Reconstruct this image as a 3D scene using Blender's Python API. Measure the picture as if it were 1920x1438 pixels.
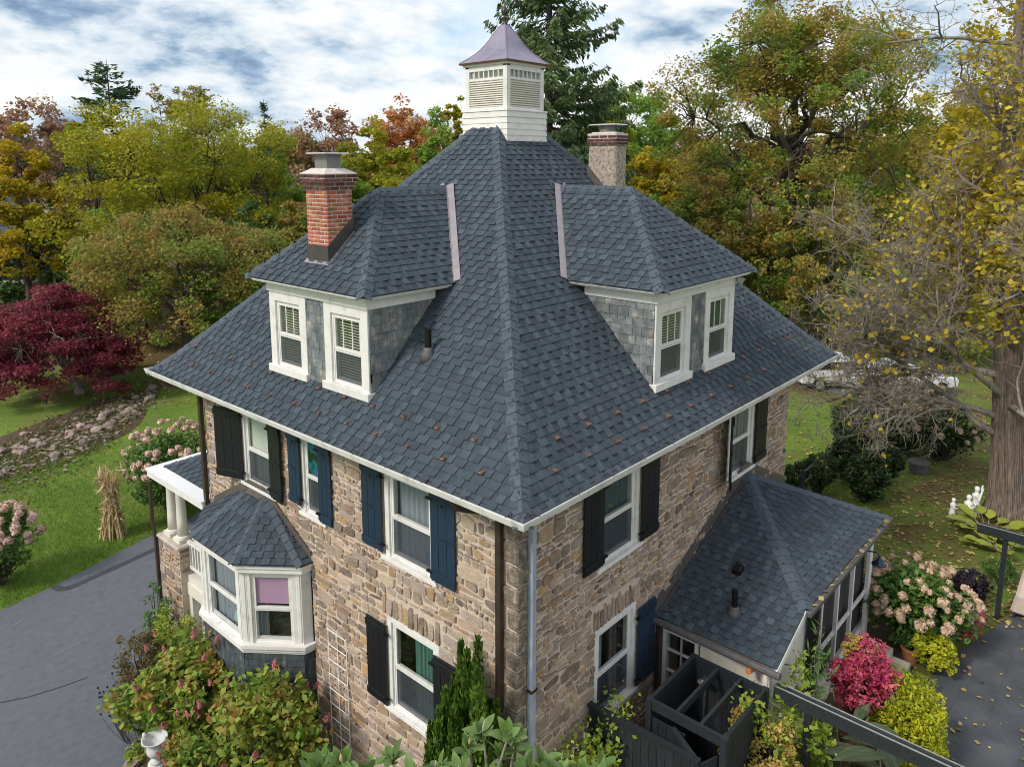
import bpy, bmesh, math, random
import numpy as np
from mathutils import Vector, Matrix, Euler
R = math.radians
for _o in list(bpy.data.objects): bpy.data.objects.remove(_o)
scene = bpy.context.scene
COL = scene.collection
# ------------------------------------------------------------------ camera
F_PX, CX_PX, CY_PX, PITCH, YAW = 1425.7, 960.0, 538.3, .16312, .72504
CAM = np.array([-7.317, -6.390, 4.40])
cam_d = bpy.data.cameras.new('camera'); cam_o = bpy.data.objects.new('camera', cam_d); COL.objects.link(cam_o)
cam_o.location = CAM
cam_o.rotation_euler = (math.pi/2 - PITCH, 0, YAW - math.pi/2)
cam_d.sensor_width = 36; cam_d.lens = F_PX*36/1920; cam_d.shift_y = -(719-CY_PX)/1920
cam_d.clip_start = .1; cam_d.clip_end = 3000
scene.camera = cam_o
# ------------------------------------------------------------------ light
SUN_EL, SUN_AZ = R(42), R(168)           # direction the light comes from (azimuth from +X, counter-clockwise)
world = bpy.data.worlds.new('World'); scene.world = world; world.use_nodes = True
CLOUD_OFF, CLOUD_H, CLOUD_S = (3.3, 1.9, 9), .45, .95
def build_world():
    nt = world.node_tree; N = nt.nodes; L = nt.links; N.clear()
    out = N.new('ShaderNodeOutputWorld')
    sky = N.new('ShaderNodeTexSky'); sky.sky_type = 'NISHITA'; sky.sun_disc = False
    sky.sun_elevation = SUN_EL; sky.sun_rotation = math.pi/2 - SUN_AZ
    b1 = N.new('ShaderNodeBackground'); b1.inputs[1].default_value = .14; L.new(sky.outputs[0], b1.inputs[0])
    tc = N.new('ShaderNodeTexCoord'); sep = N.new('ShaderNodeSeparateXYZ'); L.new(tc.outputs['Generated'], sep.inputs[0])
    def mth(op, a, b=None, c=False):
        m = N.new('ShaderNodeMath'); m.operation = op; m.use_clamp = c
        for k, v in enumerate((a, b)):
            if v is None: continue
            if isinstance(v, (int, float)): m.inputs[k].default_value = v
            else: L.new(v, m.inputs[k])
        return m.outputs[0]
    den = mth('ADD', mth('MAXIMUM', sep.outputs[2], 0.0), CLOUD_H)
    cb = N.new('ShaderNodeCombineXYZ')
    L.new(mth('DIVIDE', sep.outputs[0], den), cb.inputs[0]); L.new(mth('DIVIDE', sep.outputs[1], den), cb.inputs[1]); L.new(mth('MULTIPLY', sep.outputs[2], 2.6), cb.inputs[2])
    def ramp(inp, stops):
        r = N.new('ShaderNodeValToRGB'); e = r.color_ramp.elements
        while len(e) < len(stops): e.new(.5)
        for k, (p, c) in enumerate(stops): e[k].position = p; e[k].color = (*c, 1)
        L.new(inp, r.inputs[0]); return r.outputs[0]
    def noise_at(dz, sc, det, rough, off):
        mp = N.new('ShaderNodeMapping'); mp.inputs['Location'].default_value = (off[0], off[1], off[2]+dz); L.new(cb.outputs[0], mp.inputs[0])
        n = N.new('ShaderNodeTexNoise'); n.inputs['Scale'].default_value = sc; n.inputs['Detail'].default_value = det; n.inputs['Roughness'].default_value = rough; L.new(mp.outputs[0], n.inputs[0]); return n.outputs[0]
    def dens(dz):     # banks, broken into puffs by a billowed (folded) noise
        n = noise_at(dz, CLOUD_S, 6, .5, CLOUD_OFF); n2 = noise_at(dz, CLOUD_S*3.2, 8, .58, (3.1, 5.2, 1.7))
        bil = mth('ABSOLUTE', mth('SUBTRACT', n2, .5)); return mth('ADD', n, mth('MULTIPLY', mth('SUBTRACT', bil, .08), .75))
    d0 = dens(0); d1 = dens(.17)
    # lit tops and shaded undersides: compare the density here with the density a little higher up
    light = mth('ADD', mth('MULTIPLY', mth('SUBTRACT', d0, d1), 3.2), mth('SUBTRACT', 1.33, mth('MULTIPLY', d0, 1.15)), True)
    ccol = ramp(light, [(.22, (.13, .22, .36)), (.42, (.29, .41, .56)), (.58, (.58, .68, .77)), (.76, (.80, .84, .87)), (.96, (.93, .94, .94))])
    cov = ramp(d0, [(.38, (.55, .55, .55)), (.48, (1, 1, 1))])
    b2 = N.new('ShaderNodeBackground'); b2.inputs[1].default_value = .80; L.new(ccol, b2.inputs[0])
    mx = N.new('ShaderNodeMixShader'); L.new(cov, mx.inputs[0]); L.new(b1.outputs[0], mx.inputs[1]); L.new(b2.outputs[0], mx.inputs[2])
    L.new(mx.outputs[0], out.inputs[0])
build_world()
sun_d = bpy.data.lights.new('sun', 'SUN'); sun_d.energy = 2.0; sun_d.angle = R(12); sun_d.color = (1, .93, .83)
sun_o = bpy.data.objects.new('sun', sun_d); COL.objects.link(sun_o)
_sd = Vector((math.cos(SUN_EL)*math.cos(SUN_AZ), math.cos(SUN_EL)*math.sin(SUN_AZ), math.sin(SUN_EL)))
sun_o.rotation_euler = _sd.to_track_quat('Z', 'Y').to_euler(); sun_o.location = (-20, 10, 30)
vs = scene.view_settings; vs.view_transform = 'Standard'; vs.look = 'None'; vs.exposure = 0.52; vs.gamma = 1; vs.use_curve_mapping = False
scene.render.engine = 'CYCLES'
scene.cycles.filter_width = 1.0; scene.cycles.diffuse_bounces = 5; scene.cycles.max_bounces = 12; scene.cycles.transparent_max_bounces = 12
scene.cycles.denoising_prefilter = 'ACCURATE'; scene.cycles.denoising_input_passes = 'RGB_ALBEDO_NORMAL'
# ------------------------------------------------------------------ pixel -> place helpers
_cp, _sp = math.cos(PITCH), math.sin(PITCH)
FW = np.array([math.cos(YAW)*_cp, math.sin(YAW)*_cp, -_sp]); RT = np.array([math.sin(YAW), -math.cos(YAW), 0.]); UP = np.cross(RT, FW)
FH = np.array([math.cos(YAW), math.sin(YAW), 0.])
def ray(x, y): return RT*(x-CX_PX)/F_PX - UP*(y-CY_PX)/F_PX + FW
def proj(P):
    d = np.asarray(P, float)-CAM; z = d@FW
    return CX_PX+F_PX*(d@RT)/z, CY_PX-F_PX*(d@UP)/z, z
def at_z(x, y, z): r = ray(x, y); return CAM+r*(z-CAM[2])/r[2]
def at_d(x, y, d): r = ray(x, y); return CAM+r*d/(r@FH)
def sstep(t): t = min(1., max(0., t)); return t*t*(3-2*t)
def gh(x, y):
    """height of the ground"""
    q = y-.8*x
    h = -6.05-1.75*sstep((q+1.5)/10.5)
    far = math.hypot(x-5, y-5)
    h += .25*math.sin(x*.045+1)*math.sin(y*.05)*sstep((far-25)/40)
    return h
def at_g(x, y):
    p = at_z(x, y, -7)
    for _ in range(12): p = at_z(x, y, gh(p[0], p[1]))
    return p
# ------------------------------------------------------------------ mesh helpers
def V3(v): return (float(v[0]), float(v[1]), float(v[2]))
ROOT = {}
def _root_loc(parent):
    p = parent
    while p.parent: p = p.parent
    return np.array(p.location)
def link(o, parent=None):
    COL.objects.link(o)
    if parent: o.parent = parent
    return o
class MB:
    def __init__(s): s.v = []; s.f = []
    def add(s, vs, fs):
        n = len(s.v); s.v += [V3(p) for p in vs]; s.f += [tuple(i+n for i in f) for f in fs]; return s
    def box(s, x0, x1, y0, y1, z0, z1):
        return s.add([(x0,y0,z0),(x1,y0,z0),(x1,y1,z0),(x0,y1,z0),(x0,y0,z1),(x1,y0,z1),(x1,y1,z1),(x0,y1,z1)],
                     [(3,2,1,0),(4,5,6,7),(0,1,5,4),(1,2,6,5),(2,3,7,6),(3,0,4,7)])
    def hexa(s, p):  # 8 points, bottom 4 ccw then top 4
        return s.add(p, [(3,2,1,0),(4,5,6,7),(0,1,5,4),(1,2,6,5),(2,3,7,6),(3,0,4,7)])
    def prism(s, poly, d):  # polygon (ccw seen from +d) extruded by vector d
        n = len(poly); d = np.asarray(d, float); a = [np.asarray(p, float) for p in poly]
        return s.add(a+[p+d for p in a], [tuple(range(n-1,-1,-1)), tuple(range(n,2*n))]+[(i,(i+1)%n,n+(i+1)%n,n+i) for i in range(n)])
    def tube(s, pts, rad, n=8, cap=True):
        pts = [np.asarray(p, float) for p in pts]
        if isinstance(rad, (int, float)): rad = [rad]*len(pts)
        rings = []; ref = None
        for i, p in enumerate(pts):
            t = pts[min(i+1, len(pts)-1)]-pts[max(i-1, 0)]; t = t/(np.linalg.norm(t)+1e-12)
            if ref is None: ref = np.array([0,0,1.]) if abs(t[2]) < .9 else np.array([1.,0,0])
            a = np.cross(t, ref); a /= np.linalg.norm(a)+1e-12; b = np.cross(t, a); ref = np.cross(a, t)*1.0
            rings.append([p+rad[i]*(math.cos(2*math.pi*k/n)*a+math.sin(2*math.pi*k/n)*b) for k in range(n)])
        base = len(s.v)
        for r in rings: s.v += [V3(q) for q in r]
        for i in range(len(rings)-1):
            for k in range(n):
                k2 = (k+1) % n; s.f.append((base+i*n+k, base+i*n+k2, base+(i+1)*n+k2, base+(i+1)*n+k))
        if cap: s.f.append(tuple(base+k for k in range(n-1,-1,-1))); s.f.append(tuple(base+(len(rings)-1)*n+k for k in range(n)))
        return s
    def bar(s, a, b, w, h, up=(0,0,1)):  # rectangular bar from a to b, w wide, h high, centred
        a = np.asarray(a, float); b = np.asarray(b, float); t = (b-a)/np.linalg.norm(b-a)
        u = np.cross(np.asarray(up, float), t); u /= np.linalg.norm(u); v = np.cross(t, u)
        c = [(-1,-1),(1,-1),(1,1),(-1,1)]
        return s.hexa([a+u*w/2*i+v*h/2*j for i, j in c]+[b+u*w/2*i+v*h/2*j for i, j in c])
    def lathe(s, prof, c, n=16, cap=True):
        c = np.asarray(c, float); base = len(s.v)
        for r, z in prof: s.v += [V3(c+np.array([r*math.cos(2*math.pi*k/n), r*math.sin(2*math.pi*k/n), z])) for k in range(n)]
        for i in range(len(prof)-1):
            for k in range(n):
                k2 = (k+1) % n; s.f.append((base+i*n+k, base+i*n+k2, base+(i+1)*n+k2, base+(i+1)*n+k))
        if cap: s.f.append(tuple(base+k for k in range(n-1,-1,-1))); s.f.append(tuple(base+(len(prof)-1)*n+k for k in range(n)))
        return s
    def mesh(s, name, m, off=(0,0,0), smooth=False, bevel=0):
        me = bpy.data.meshes.new(name)
        me.from_pydata([(v[0]-off[0], v[1]-off[1], v[2]-off[2]) for v in s.v], [], s.f)
        if bevel:
            bm = bmesh.new(); bm.from_mesh(me)
            es = [e for e in bm.edges if len(e.link_faces) == 2 and e.calc_face_angle(0) > .6]
            bmesh.ops.bevel(bm, geom=es, offset=bevel, segments=1, affect='EDGES'); bm.to_mesh(me); bm.free()
        me.materials.append(MAT[m])
        if smooth: me.polygons.foreach_set('use_smooth', [True]*len(me.polygons))
        return me
    def part(s, name, m, parent, smooth=False, bevel=0, kind=None, label=None):
        o = bpy.data.objects.new(name, s.mesh(name, m, _root_loc(parent), smooth, bevel)); link(o, parent)
        if kind: o['kind'] = kind
        if label: o['label'] = label
        return o
    def thing(s, name, m, base, label, cat, group=None, kind=None, smooth=False, bevel=0):
        o = bpy.data.objects.new(name, s.mesh(name, m, base, smooth, bevel)); o.location = V3(base); link(o)
        tag(o, label, cat, group, kind); return o
def tag(o, label=None, cat=None, group=None, kind=None):
    if label: o['label'] = label
    if cat: o['category'] = cat
    if group: o['group'] = group
    if kind: o['kind'] = kind
    return o
def thing(name, label, cat, loc=(0,0,0), group=None):
    o = bpy.data.objects.new(name, None); o.location = V3(loc); o.empty_display_size = .2; link(o); tag(o, label, cat, group); return o
def struct(name, mb, m, base=(0,0,0), smooth=False):
    o = bpy.data.objects.new(name, mb.mesh(name, m, base, smooth)); o.location = V3(base); link(o); o['kind'] = 'structure'; return o
def npmesh(name, V, Q, m, smooth=False):
    """V (n,3) array, Q (k,4) or (k,3) int array -> mesh"""
    me = bpy.data.meshes.new(name); k = Q.shape[1]
    me.vertices.add(len(V)); me.vertices.foreach_set('co', np.ascontiguousarray(V, dtype=np.float32).ravel())
    me.loops.add(Q.size); me.loops.foreach_set('vertex_index', np.ascontiguousarray(Q, dtype=np.int32).ravel())
    me.polygons.add(len(Q)); me.polygons.foreach_set('loop_start', np.arange(0, Q.size, k, dtype=np.int32))
    me.update(calc_edges=True); me.validate()
    if smooth: me.polygons.foreach_set('use_smooth', [True]*len(me.polygons))
    me.materials.append(MAT[m]); return me
def nppart(name, V, Q, m, parent, kind=None, smooth=False):
    o = bpy.data.objects.new(name, npmesh(name, np.asarray(V)-_root_loc(parent), Q, m, smooth)); link(o, parent)
    if kind: o['kind'] = kind
    return o
def piece(name, me, M4, parent):
    """an object on shared mesh data placed by a world matrix"""
    o = bpy.data.objects.new(name, me); link(o, parent); rl = _root_loc(parent)
    o.matrix_parent_inverse = Matrix.Identity(4)
    M4 = M4.copy(); M4.translation = M4.translation-Vector(rl); o.matrix_basis = M4; return o
def basis(o, x, y, z):
    return Matrix(((x[0],y[0],z[0],o[0]),(x[1],y[1],z[1],o[1]),(x[2],y[2],z[2],o[2]),(0,0,0,1)))
# ------------------------------------------------------------------ materials
MAT = {}
def mat(name, cols, scale=4., detail=5., rough=.7, bump=0., bscale=30., island=0., objrand=0., metal=0., spec=.4, warp=1., contrast=(.3, .7), trans=0., tint=False, coat=0., islandhue=False, stretch=None, isl_ramp=None, smear=None):
    m = bpy.data.materials.new(name); m.use_nodes = True; nt = m.node_tree; N = nt.nodes; L = nt.links
    bs = N['Principled BSDF']; out = N['Material Output']
    tc = N.new('ShaderNodeTexCoord'); vec = tc.outputs['Object']
    if stretch:
        mp = N.new('ShaderNodeMapping'); mp.inputs['Scale'].default_value = stretch; L.new(vec, mp.inputs[0]); vec = mp.outputs[0]
    n = N.new('ShaderNodeTexNoise'); n.inputs['Scale'].default_value = scale; n.inputs['Detail'].default_value = detail; n.inputs['Roughness'].default_value = .6
    L.new(vec, n.inputs[0])
    def mkramp(inp, cs, lo, hi):
        r = N.new('ShaderNodeValToRGB'); e = r.color_ramp.elements
        while len(e) < len(cs): e.new(.5)
        for k, c in enumerate(cs): e[k].position = lo+(hi-lo)*k/max(1, len(cs)-1); e[k].color = (*c, 1)
        L.new(inp, r.inputs[0]); return r.outputs[0]
    col = mkramp(n.outputs[0], cols, *contrast) if len(cols) > 1 else None
    if col is None:
        rgb = N.new('ShaderNodeRGB'); rgb.outputs[0].default_value = (*cols[0], 1); col = rgb.outputs[0]
    def rnd():
        g = N.new('ShaderNodeNewGeometry'); oi = N.new('ShaderNodeObjectInfo')
        a = N.new('ShaderNodeMath'); a.operation = 'ADD'; L.new(g.outputs['Random Per Island'], a.inputs[0]); L.new(oi.outputs['Random'], a.inputs[1])
        f = N.new('ShaderNodeMath'); f.operation = 'FRACT'; L.new(a.outputs[0], f.inputs[0]); return f.outputs[0]
    if isl_ramp:
        c2 = mkramp(rnd(), isl_ramp, .03, .97)
        mx = N.new('ShaderNodeMixRGB'); mx.inputs[0].default_value = .72; L.new(col, mx.inputs[1]); L.new(c2, mx.inputs[2]); col = mx.outputs[0]
    if island or objrand:
        h = N.new('ShaderNodeHueSaturation'); L.new(col, h.inputs['Color'])
        mr = N.new('ShaderNodeMapRange'); mr.inputs['To Min'].default_value = 1-island-objrand; mr.inputs['To Max'].default_value = 1+island+objrand
        r0 = rnd(); L.new(r0, mr.inputs['Value']); L.new(mr.outputs[0], h.inputs['Value'])
        if islandhue:
            m2 = N.new('ShaderNodeMath'); m2.operation = 'MULTIPLY'; m2.inputs[1].default_value = 17.3; L.new(r0, m2.inputs[0])
            f2 = N.new('ShaderNodeMath'); f2.operation = 'FRACT'; L.new(m2.outputs[0], f2.inputs[0])
            m3 = N.new('ShaderNodeMapRange'); m3.inputs['To Min'].default_value = .48; m3.inputs['To Max'].default_value = .52; L.new(f2.outputs[0], m3.inputs['Value']); L.new(m3.outputs[0], h.inputs['Hue'])
        col = h.outputs[0]
    if smear:
        n3 = N.new('ShaderNodeTexNoise'); n3.inputs['Scale'].default_value = 2.6; n3.inputs['Detail'].default_value = 9; n3.inputs['Roughness'].default_value = .68; L.new(vec, n3.inputs[0])
        r3 = N.new('ShaderNodeValToRGB'); r3.color_ramp.elements[0].position = .47; r3.color_ramp.elements[0].color = (0,0,0,1); r3.color_ramp.elements[1].position = .68; r3.color_ramp.elements[1].color = (.55,.55,.55,1); L.new(n3.outputs[0], r3.inputs[0])
        m4 = N.new('ShaderNodeMixRGB'); m4.inputs[2].default_value = (*smear, 1); L.new(r3.outputs[0], m4.inputs[0]); L.new(col, m4.inputs[1]); col = m4.outputs[0]
    if tint:
        oi = N.new('ShaderNodeObjectInfo'); mx = N.new('ShaderNodeMixRGB'); mx.blend_type = 'MULTIPLY'; mx.inputs[0].default_value = 1
        L.new(col, mx.inputs[1]); L.new(oi.outputs['Color'], mx.inputs[2]); col = mx.outputs[0]
    L.new(col, bs.inputs['Base Color']); bs.inputs['Roughness'].default_value = rough; bs.inputs['Metallic'].default_value = metal
    bs.inputs['Specular IOR Level'].default_value = spec
    if coat: bs.inputs['Coat Weight'].default_value = coat; bs.inputs['Coat Roughness'].default_value = .15
    if bump:
        n2 = N.new('ShaderNodeTexNoise'); n2.inputs['Scale'].default_value = bscale; n2.inputs['Detail'].default_value = 4; L.new(vec, n2.inputs[0])
        b = N.new('ShaderNodeBump'); b.inputs['Strength'].default_value = bump; b.inputs['Distance'].default_value = .02; L.new(n2.outputs[0], b.inputs['Height']); L.new(b.outputs[0], bs.inputs['Normal'])
    if trans:
        t = N.new('ShaderNodeBsdfTranslucent'); L.new(col, t.inputs[0]); mx = N.new('ShaderNodeMixShader'); mx.inputs[0].default_value = trans
        L.new(bs.outputs[0], mx.inputs[1]); L.new(t.outputs[0], mx.inputs[2]); L.new(mx.outputs[0], out.inputs[0])
    MAT[name] = m; return m
def leafmat(name, cols, scale=.25, island=.28, trans=.32, rough=.55, tint=False, contrast=(.32, .68), isl_ramp=None):
    return mat(name, cols, scale=scale, detail=4, rough=rough, island=island, trans=trans, tint=tint, spec=.25, contrast=contrast, islandhue=True, isl_ramp=isl_ramp)
def glassmat(name, tint, refl=1.0, grey=0.):
    m = bpy.data.materials.new(name); m.use_nodes = True; nt = m.node_tree; N = nt.nodes; L = nt.links; N.clear()
    out = N.new('ShaderNodeOutputMaterial'); tr = N.new('ShaderNodeBsdfTransparent'); tr.inputs[0].default_value = (*tint, 1)
    gl = N.new('ShaderNodeBsdfGlossy'); gl.inputs['Roughness'].default_value = .03; gl.inputs[0].default_value = (.9*refl, .93*refl, .95*refl, 1)
    fr = N.new('ShaderNodeFresnel'); fr.inputs[0].default_value = 1.65
    nz = N.new('ShaderNodeTexNoise'); nz.inputs['Scale'].default_value = 2.5; b = N.new('ShaderNodeBump'); b.inputs['Strength'].default_value = .03; L.new(nz.outputs[0], b.inputs['Height'])
    L.new(b.outputs[0], gl.inputs['Normal'])
    ge = N.new('ShaderNodeNewGeometry'); iv = N.new('ShaderNodeMath'); iv.operation = 'SUBTRACT'; iv.inputs[0].default_value = 1; L.new(ge.outputs['Backfacing'], iv.inputs[1])
    fm = N.new('ShaderNodeMath'); fm.operation = 'MULTIPLY'; L.new(fr.outputs[0], fm.inputs[0]); L.new(iv.outputs[0], fm.inputs[1])
    mx = N.new('ShaderNodeMixShader'); L.new(fm.outputs[0], mx.inputs[0]); L.new(tr.outputs[0], mx.inputs[1]); L.new(gl.outputs[0], mx.inputs[2]); last = mx
    if grey:
        df = N.new('ShaderNodeBsdfDiffuse'); df.inputs[0].default_value = (.10, .11, .13, 1); m2 = N.new('ShaderNodeMixShader'); m2.inputs[0].default_value = grey
        L.new(mx.outputs[0], m2.inputs[1]); L.new(df.outputs[0], m2.inputs[2]); last = m2
    L.new(last.outputs[0], out.inputs[0]); MAT[name] = m
# building
SH = [(.048,.061,.078), (.066,.083,.104), (.084,.104,.127)]
mat('shingle', SH, scale=5, rough=.92, bump=.5, bscale=160, island=.20, objrand=0, spec=.2, islandhue=True)
mat('shingle_base', SH[:2], scale=9, rough=.92, bump=.5, bscale=160, island=.16, spec=.2)
mat('ridge_shingle', [(.074,.090,.115), (.102,.122,.152)], scale=14, rough=.92, bump=.5, bscale=160, island=.10, spec=.2)
mat('mortar', [(.46,.36,.295), (.60,.485,.405), (.54,.44,.37)], scale=6, rough=.95, bump=.6, bscale=40)
STN = [(0.118, 0.085, 0.07), (0.296, 0.211, 0.149), (0.434, 0.316, 0.221), (0.198, 0.156, 0.137), (0.493, 0.375, 0.271), (0.352, 0.191, 0.068), (0.148, 0.12, 0.113), (0.395, 0.291, 0.211), (0.449, 0.265, 0.085), (0.237, 0.176, 0.143), (0.514, 0.401, 0.297), (0.196, 0.106, 0.071), (0.169, 0.145, 0.136), (0.309, 0.232, 0.209), (0.244, 0.214, 0.202)]
mat('stone', [(.17,.13,.11), (.38,.30,.24), (.54,.44,.36)], scale=9, detail=8, rough=.9, bump=1., bscale=24, island=.22, isl_ramp=STN, smear=(.50,.40,.325))
mat('quoin_stone', [(.085,.068,.058), (.18,.145,.12), (.34,.28,.225)], scale=11, detail=8, rough=.9, bump=.9, bscale=30, island=.22)
mat('white_paint', [(.54,.515,.485), (.69,.67,.65), (.75,.735,.72)], scale=5, detail=9, rough=.55, bump=.08, bscale=40, island=.04, contrast=(.25,.55))
mat('cream_paint', [(.66,.63,.56), (.74,.71,.64)], scale=6, rough=.5, island=.03)
mat('worn_white', [(.34,.33,.32), (.66,.67,.70), (.76,.77,.80)], scale=5, detail=8, rough=.6, bump=.2, bscale=30, contrast=(.25,.42))
mat('gutter_white', [(.46,.45,.43), (.65,.64,.63), (.72,.715,.705)], scale=4, detail=9, contrast=(.28,.6), rough=.4, bump=.03, bscale=60)
mat('navy_paint', [(.010,.025,.052), (.018,.040,.075)], scale=7, rough=.45, bump=.1, bscale=50, island=.15, stretch=(6,6,1))
mat('black_paint', [(.006,.007,.010), (.014,.015,.019)], scale=7, rough=.42, bump=.1, bscale=50, island=.15, stretch=(6,6,1))
mat('dark_timber', [(.012,.016,.020), (.026,.032,.038)], scale=9, rough=.6, bump=.2, bscale=40, island=.2, stretch=(4,4,1))
mat('brown_metal', [(.030,.020,.015), (.055,.038,.028)], scale=5, rough=.4, spec=.5)
mat('blue_grey_metal', [(.30,.34,.44), (.42,.46,.57)], scale=5, rough=.45, bump=.05)
mat('flashing_grey', [(.10,.088,.080), (.15,.13,.12)], scale=6, rough=.45, metal=.2)
mat('dark_flashing', [(.045,.042,.040), (.075,.068,.064)], scale=5, rough=.5)
mat('valley_metal', [(.30,.27,.29), (.38,.345,.37)], scale=5, rough=.35, metal=.5)
mat('lead_grey', [(.085,.078,.082), (.135,.125,.13)], scale=8, rough=.55, metal=.2)
mat('copper_roof', [(.20,.185,.255), (.26,.24,.325), (.31,.28,.36)], scale=3, rough=.42, metal=.35, bump=.05, bscale=5)
mat('copper_edge', [(.18,.085,.055), (.26,.13,.09)], scale=12, rough=.4, metal=.6)
mat('copper', [(.30,.14,.09), (.52,.28,.20)], scale=30, rough=.4, metal=.7, objrand=.35)
mat('brick', [(.20,.06,.035), (.40,.13,.075), (.50,.19,.11)], scale=5, detail=8, rough=.85, bump=.4, bscale=60, island=.35, islandhue=True)
mat('brick_dark', [(.075,.03,.028), (.16,.06,.05)], scale=9, rough=.85, bump=.4, bscale=60, island=.35)
mat('white_mortar', [(.50,.45,.42), (.66,.62,.59)], scale=12, rough=.95, bump=.4, bscale=50)
mat('cement', [(.52,.46,.42), (.66,.62,.58)], scale=8, rough=.9, bump=.2, bscale=40)
mat('stucco', [(.20,.155,.125), (.38,.32,.27), (.50,.43,.37)], scale=14, detail=9, rough=.95, bump=1.0, bscale=45, contrast=(.36,.62))
mat('galvanised', [(.42,.42,.42), (.60,.60,.60)], scale=12, rough=.4, metal=.6)
mat('mesh_metal', [(.16,.16,.15), (.30,.29,.28)], scale=60, rough=.6, metal=.4)
mat('pvc_black', [(.006,.006,.008)], rough=.4)
mat('slate', [(.09,.105,.118), (.15,.168,.178), (.21,.222,.22), (.46,.43,.38)], scale=4.5, detail=9, rough=.75, bump=.5, bscale=30, island=.25, contrast=(.32,.72))
mat('dark_slate', [(.040,.050,.062), (.07,.083,.095), (.28,.28,.26)], scale=9, detail=9, rough=.7, bump=.4, bscale=30, island=.25, contrast=(.35,.8), stretch=(1,1,.35))
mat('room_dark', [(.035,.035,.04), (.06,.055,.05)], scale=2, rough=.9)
mat('curtain_grey', [(.30,.33,.37), (.42,.45,.50)], scale=3, rough=.9, stretch=(14,14,.3), trans=.2)
mat('curtain_teal', [(.06,.16,.14), (.16,.32,.29)], scale=3, rough=.9, stretch=(12,12,.3), trans=.2)
mat('shade_white', [(.55,.56,.52), (.66,.67,.63)], scale=2, rough=.9)
mat('shade_pink', [(.56,.31,.50), (.60,.35,.54)], scale=2, rough=.9)
mat('blind_slat', [(.62,.60,.50), (.70,.68,.58)], scale=5, rough=.6)
mat('dark_curtain', [(.03,.07,.06), (.05,.11,.10)], scale=3, rough=.9, stretch=(12,12,.3))
mat('blue_plastic', [(.01,.16,.52)], rough=.4)
mat('teal_ceramic', [(.30,.50,.50)], rough=.4)
mat('stained_glass', [(.01,.03,.02), (.01,.16,.20), (.02,.05,.25), (.35,.30,.04)], scale=3.5, detail=1, rough=.2, contrast=(.35,.7))
glassmat('glass', (.93,.95,.94)); glassmat('screened_glass', (.86,.88,.90), .9, .30)
mat('garage_paint', [(.66,.66,.63), (.74,.74,.71)], scale=3, rough=.5)
mat('deck_grey', [(.20,.19,.18), (.28,.27,.26)], scale=6, rough=.8)
mat('steel', [(.5,.5,.52)], rough=.25, metal=.9)
mat('terracotta', [(.33,.13,.06), (.45,.19,.09)], scale=7, rough=.8, bump=.2)
mat('urn_stone', [(.48,.49,.48), (.64,.65,.64)], scale=9, rough=.8, bump=.3, bscale=30)
mat('white_marble', [(.72,.72,.71), (.80,.80,.79)], scale=6, rough=.6)
mat('cover_fabric', [(.46,.38,.33), (.56,.47,.41)], scale=3, rough=.85, bump=.2, bscale=12)
mat('white_metal', [(.78,.78,.78)], rough=.4)
mat('blue_lamp', [(.015,.03,.07)], rough=.3)
# outdoors
mat('asphalt', [(.085,.093,.112), (.115,.125,.147), (.135,.146,.168), (.165,.175,.195)], scale=6, detail=14, rough=.85, bump=.7, bscale=90, contrast=(.18,.92))
mat('asphalt_seam', [(.045,.047,.055), (.06,.062,.07)], scale=8, rough=.8)
mat('scuff', [(.21,.225,.25)], rough=.9)
mat('patio_slate', [(.045,.050,.060), (.068,.074,.086), (.10,.106,.118)], scale=1.6, detail=10, rough=.75, bump=.25, bscale=60, island=.05)
mat('patio_joint', [(.050,.055,.064), (.075,.08,.092)], scale=2, rough=.9)
mat('soil', [(.055,.035,.022), (.11,.075,.05)], scale=5, rough=.95, bump=.8, bscale=25)
mat('rock', [(.15,.115,.10), (.27,.21,.18), (.36,.29,.25)], scale=6, detail=8, rough=.9, bump=.7, bscale=14, island=.25, objrand=0)
mat('step_stone', [(.42,.38,.32), (.56,.51,.44)], scale=5, rough=.85, bump=.2)
mat('bark', [(.085,.065,.05), (.18,.14,.11), (.28,.23,.19)], scale=3, detail=8, rough=.95, bump=1., bscale=9, stretch=(5,5,.9))
mat('bark_dark', [(.045,.036,.030), (.10,.08,.065)], scale=3, rough=.95, bump=.6, bscale=9, stretch=(4,4,1))
mat('bark_grey', [(.11,.095,.08), (.25,.22,.185), (.38,.345,.295)], scale=5, detail=8, rough=.95, bump=.6, bscale=14)
mat('straw', [(.36,.25,.12), (.56,.42,.23), (.64,.50,.30)], scale=6, rough=.8, island=.3, trans=.1)
mat('car_white', [(.72,.73,.74)], rough=.25, coat=.6)
mat('tyre', [(.012,.012,.012)], rough=.8)
mat('car_glass', [(.01,.012,.014)], rough=.08, spec=.8)
mat('copper_pipe', [(.45,.17,.05)], rough=.5)
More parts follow.
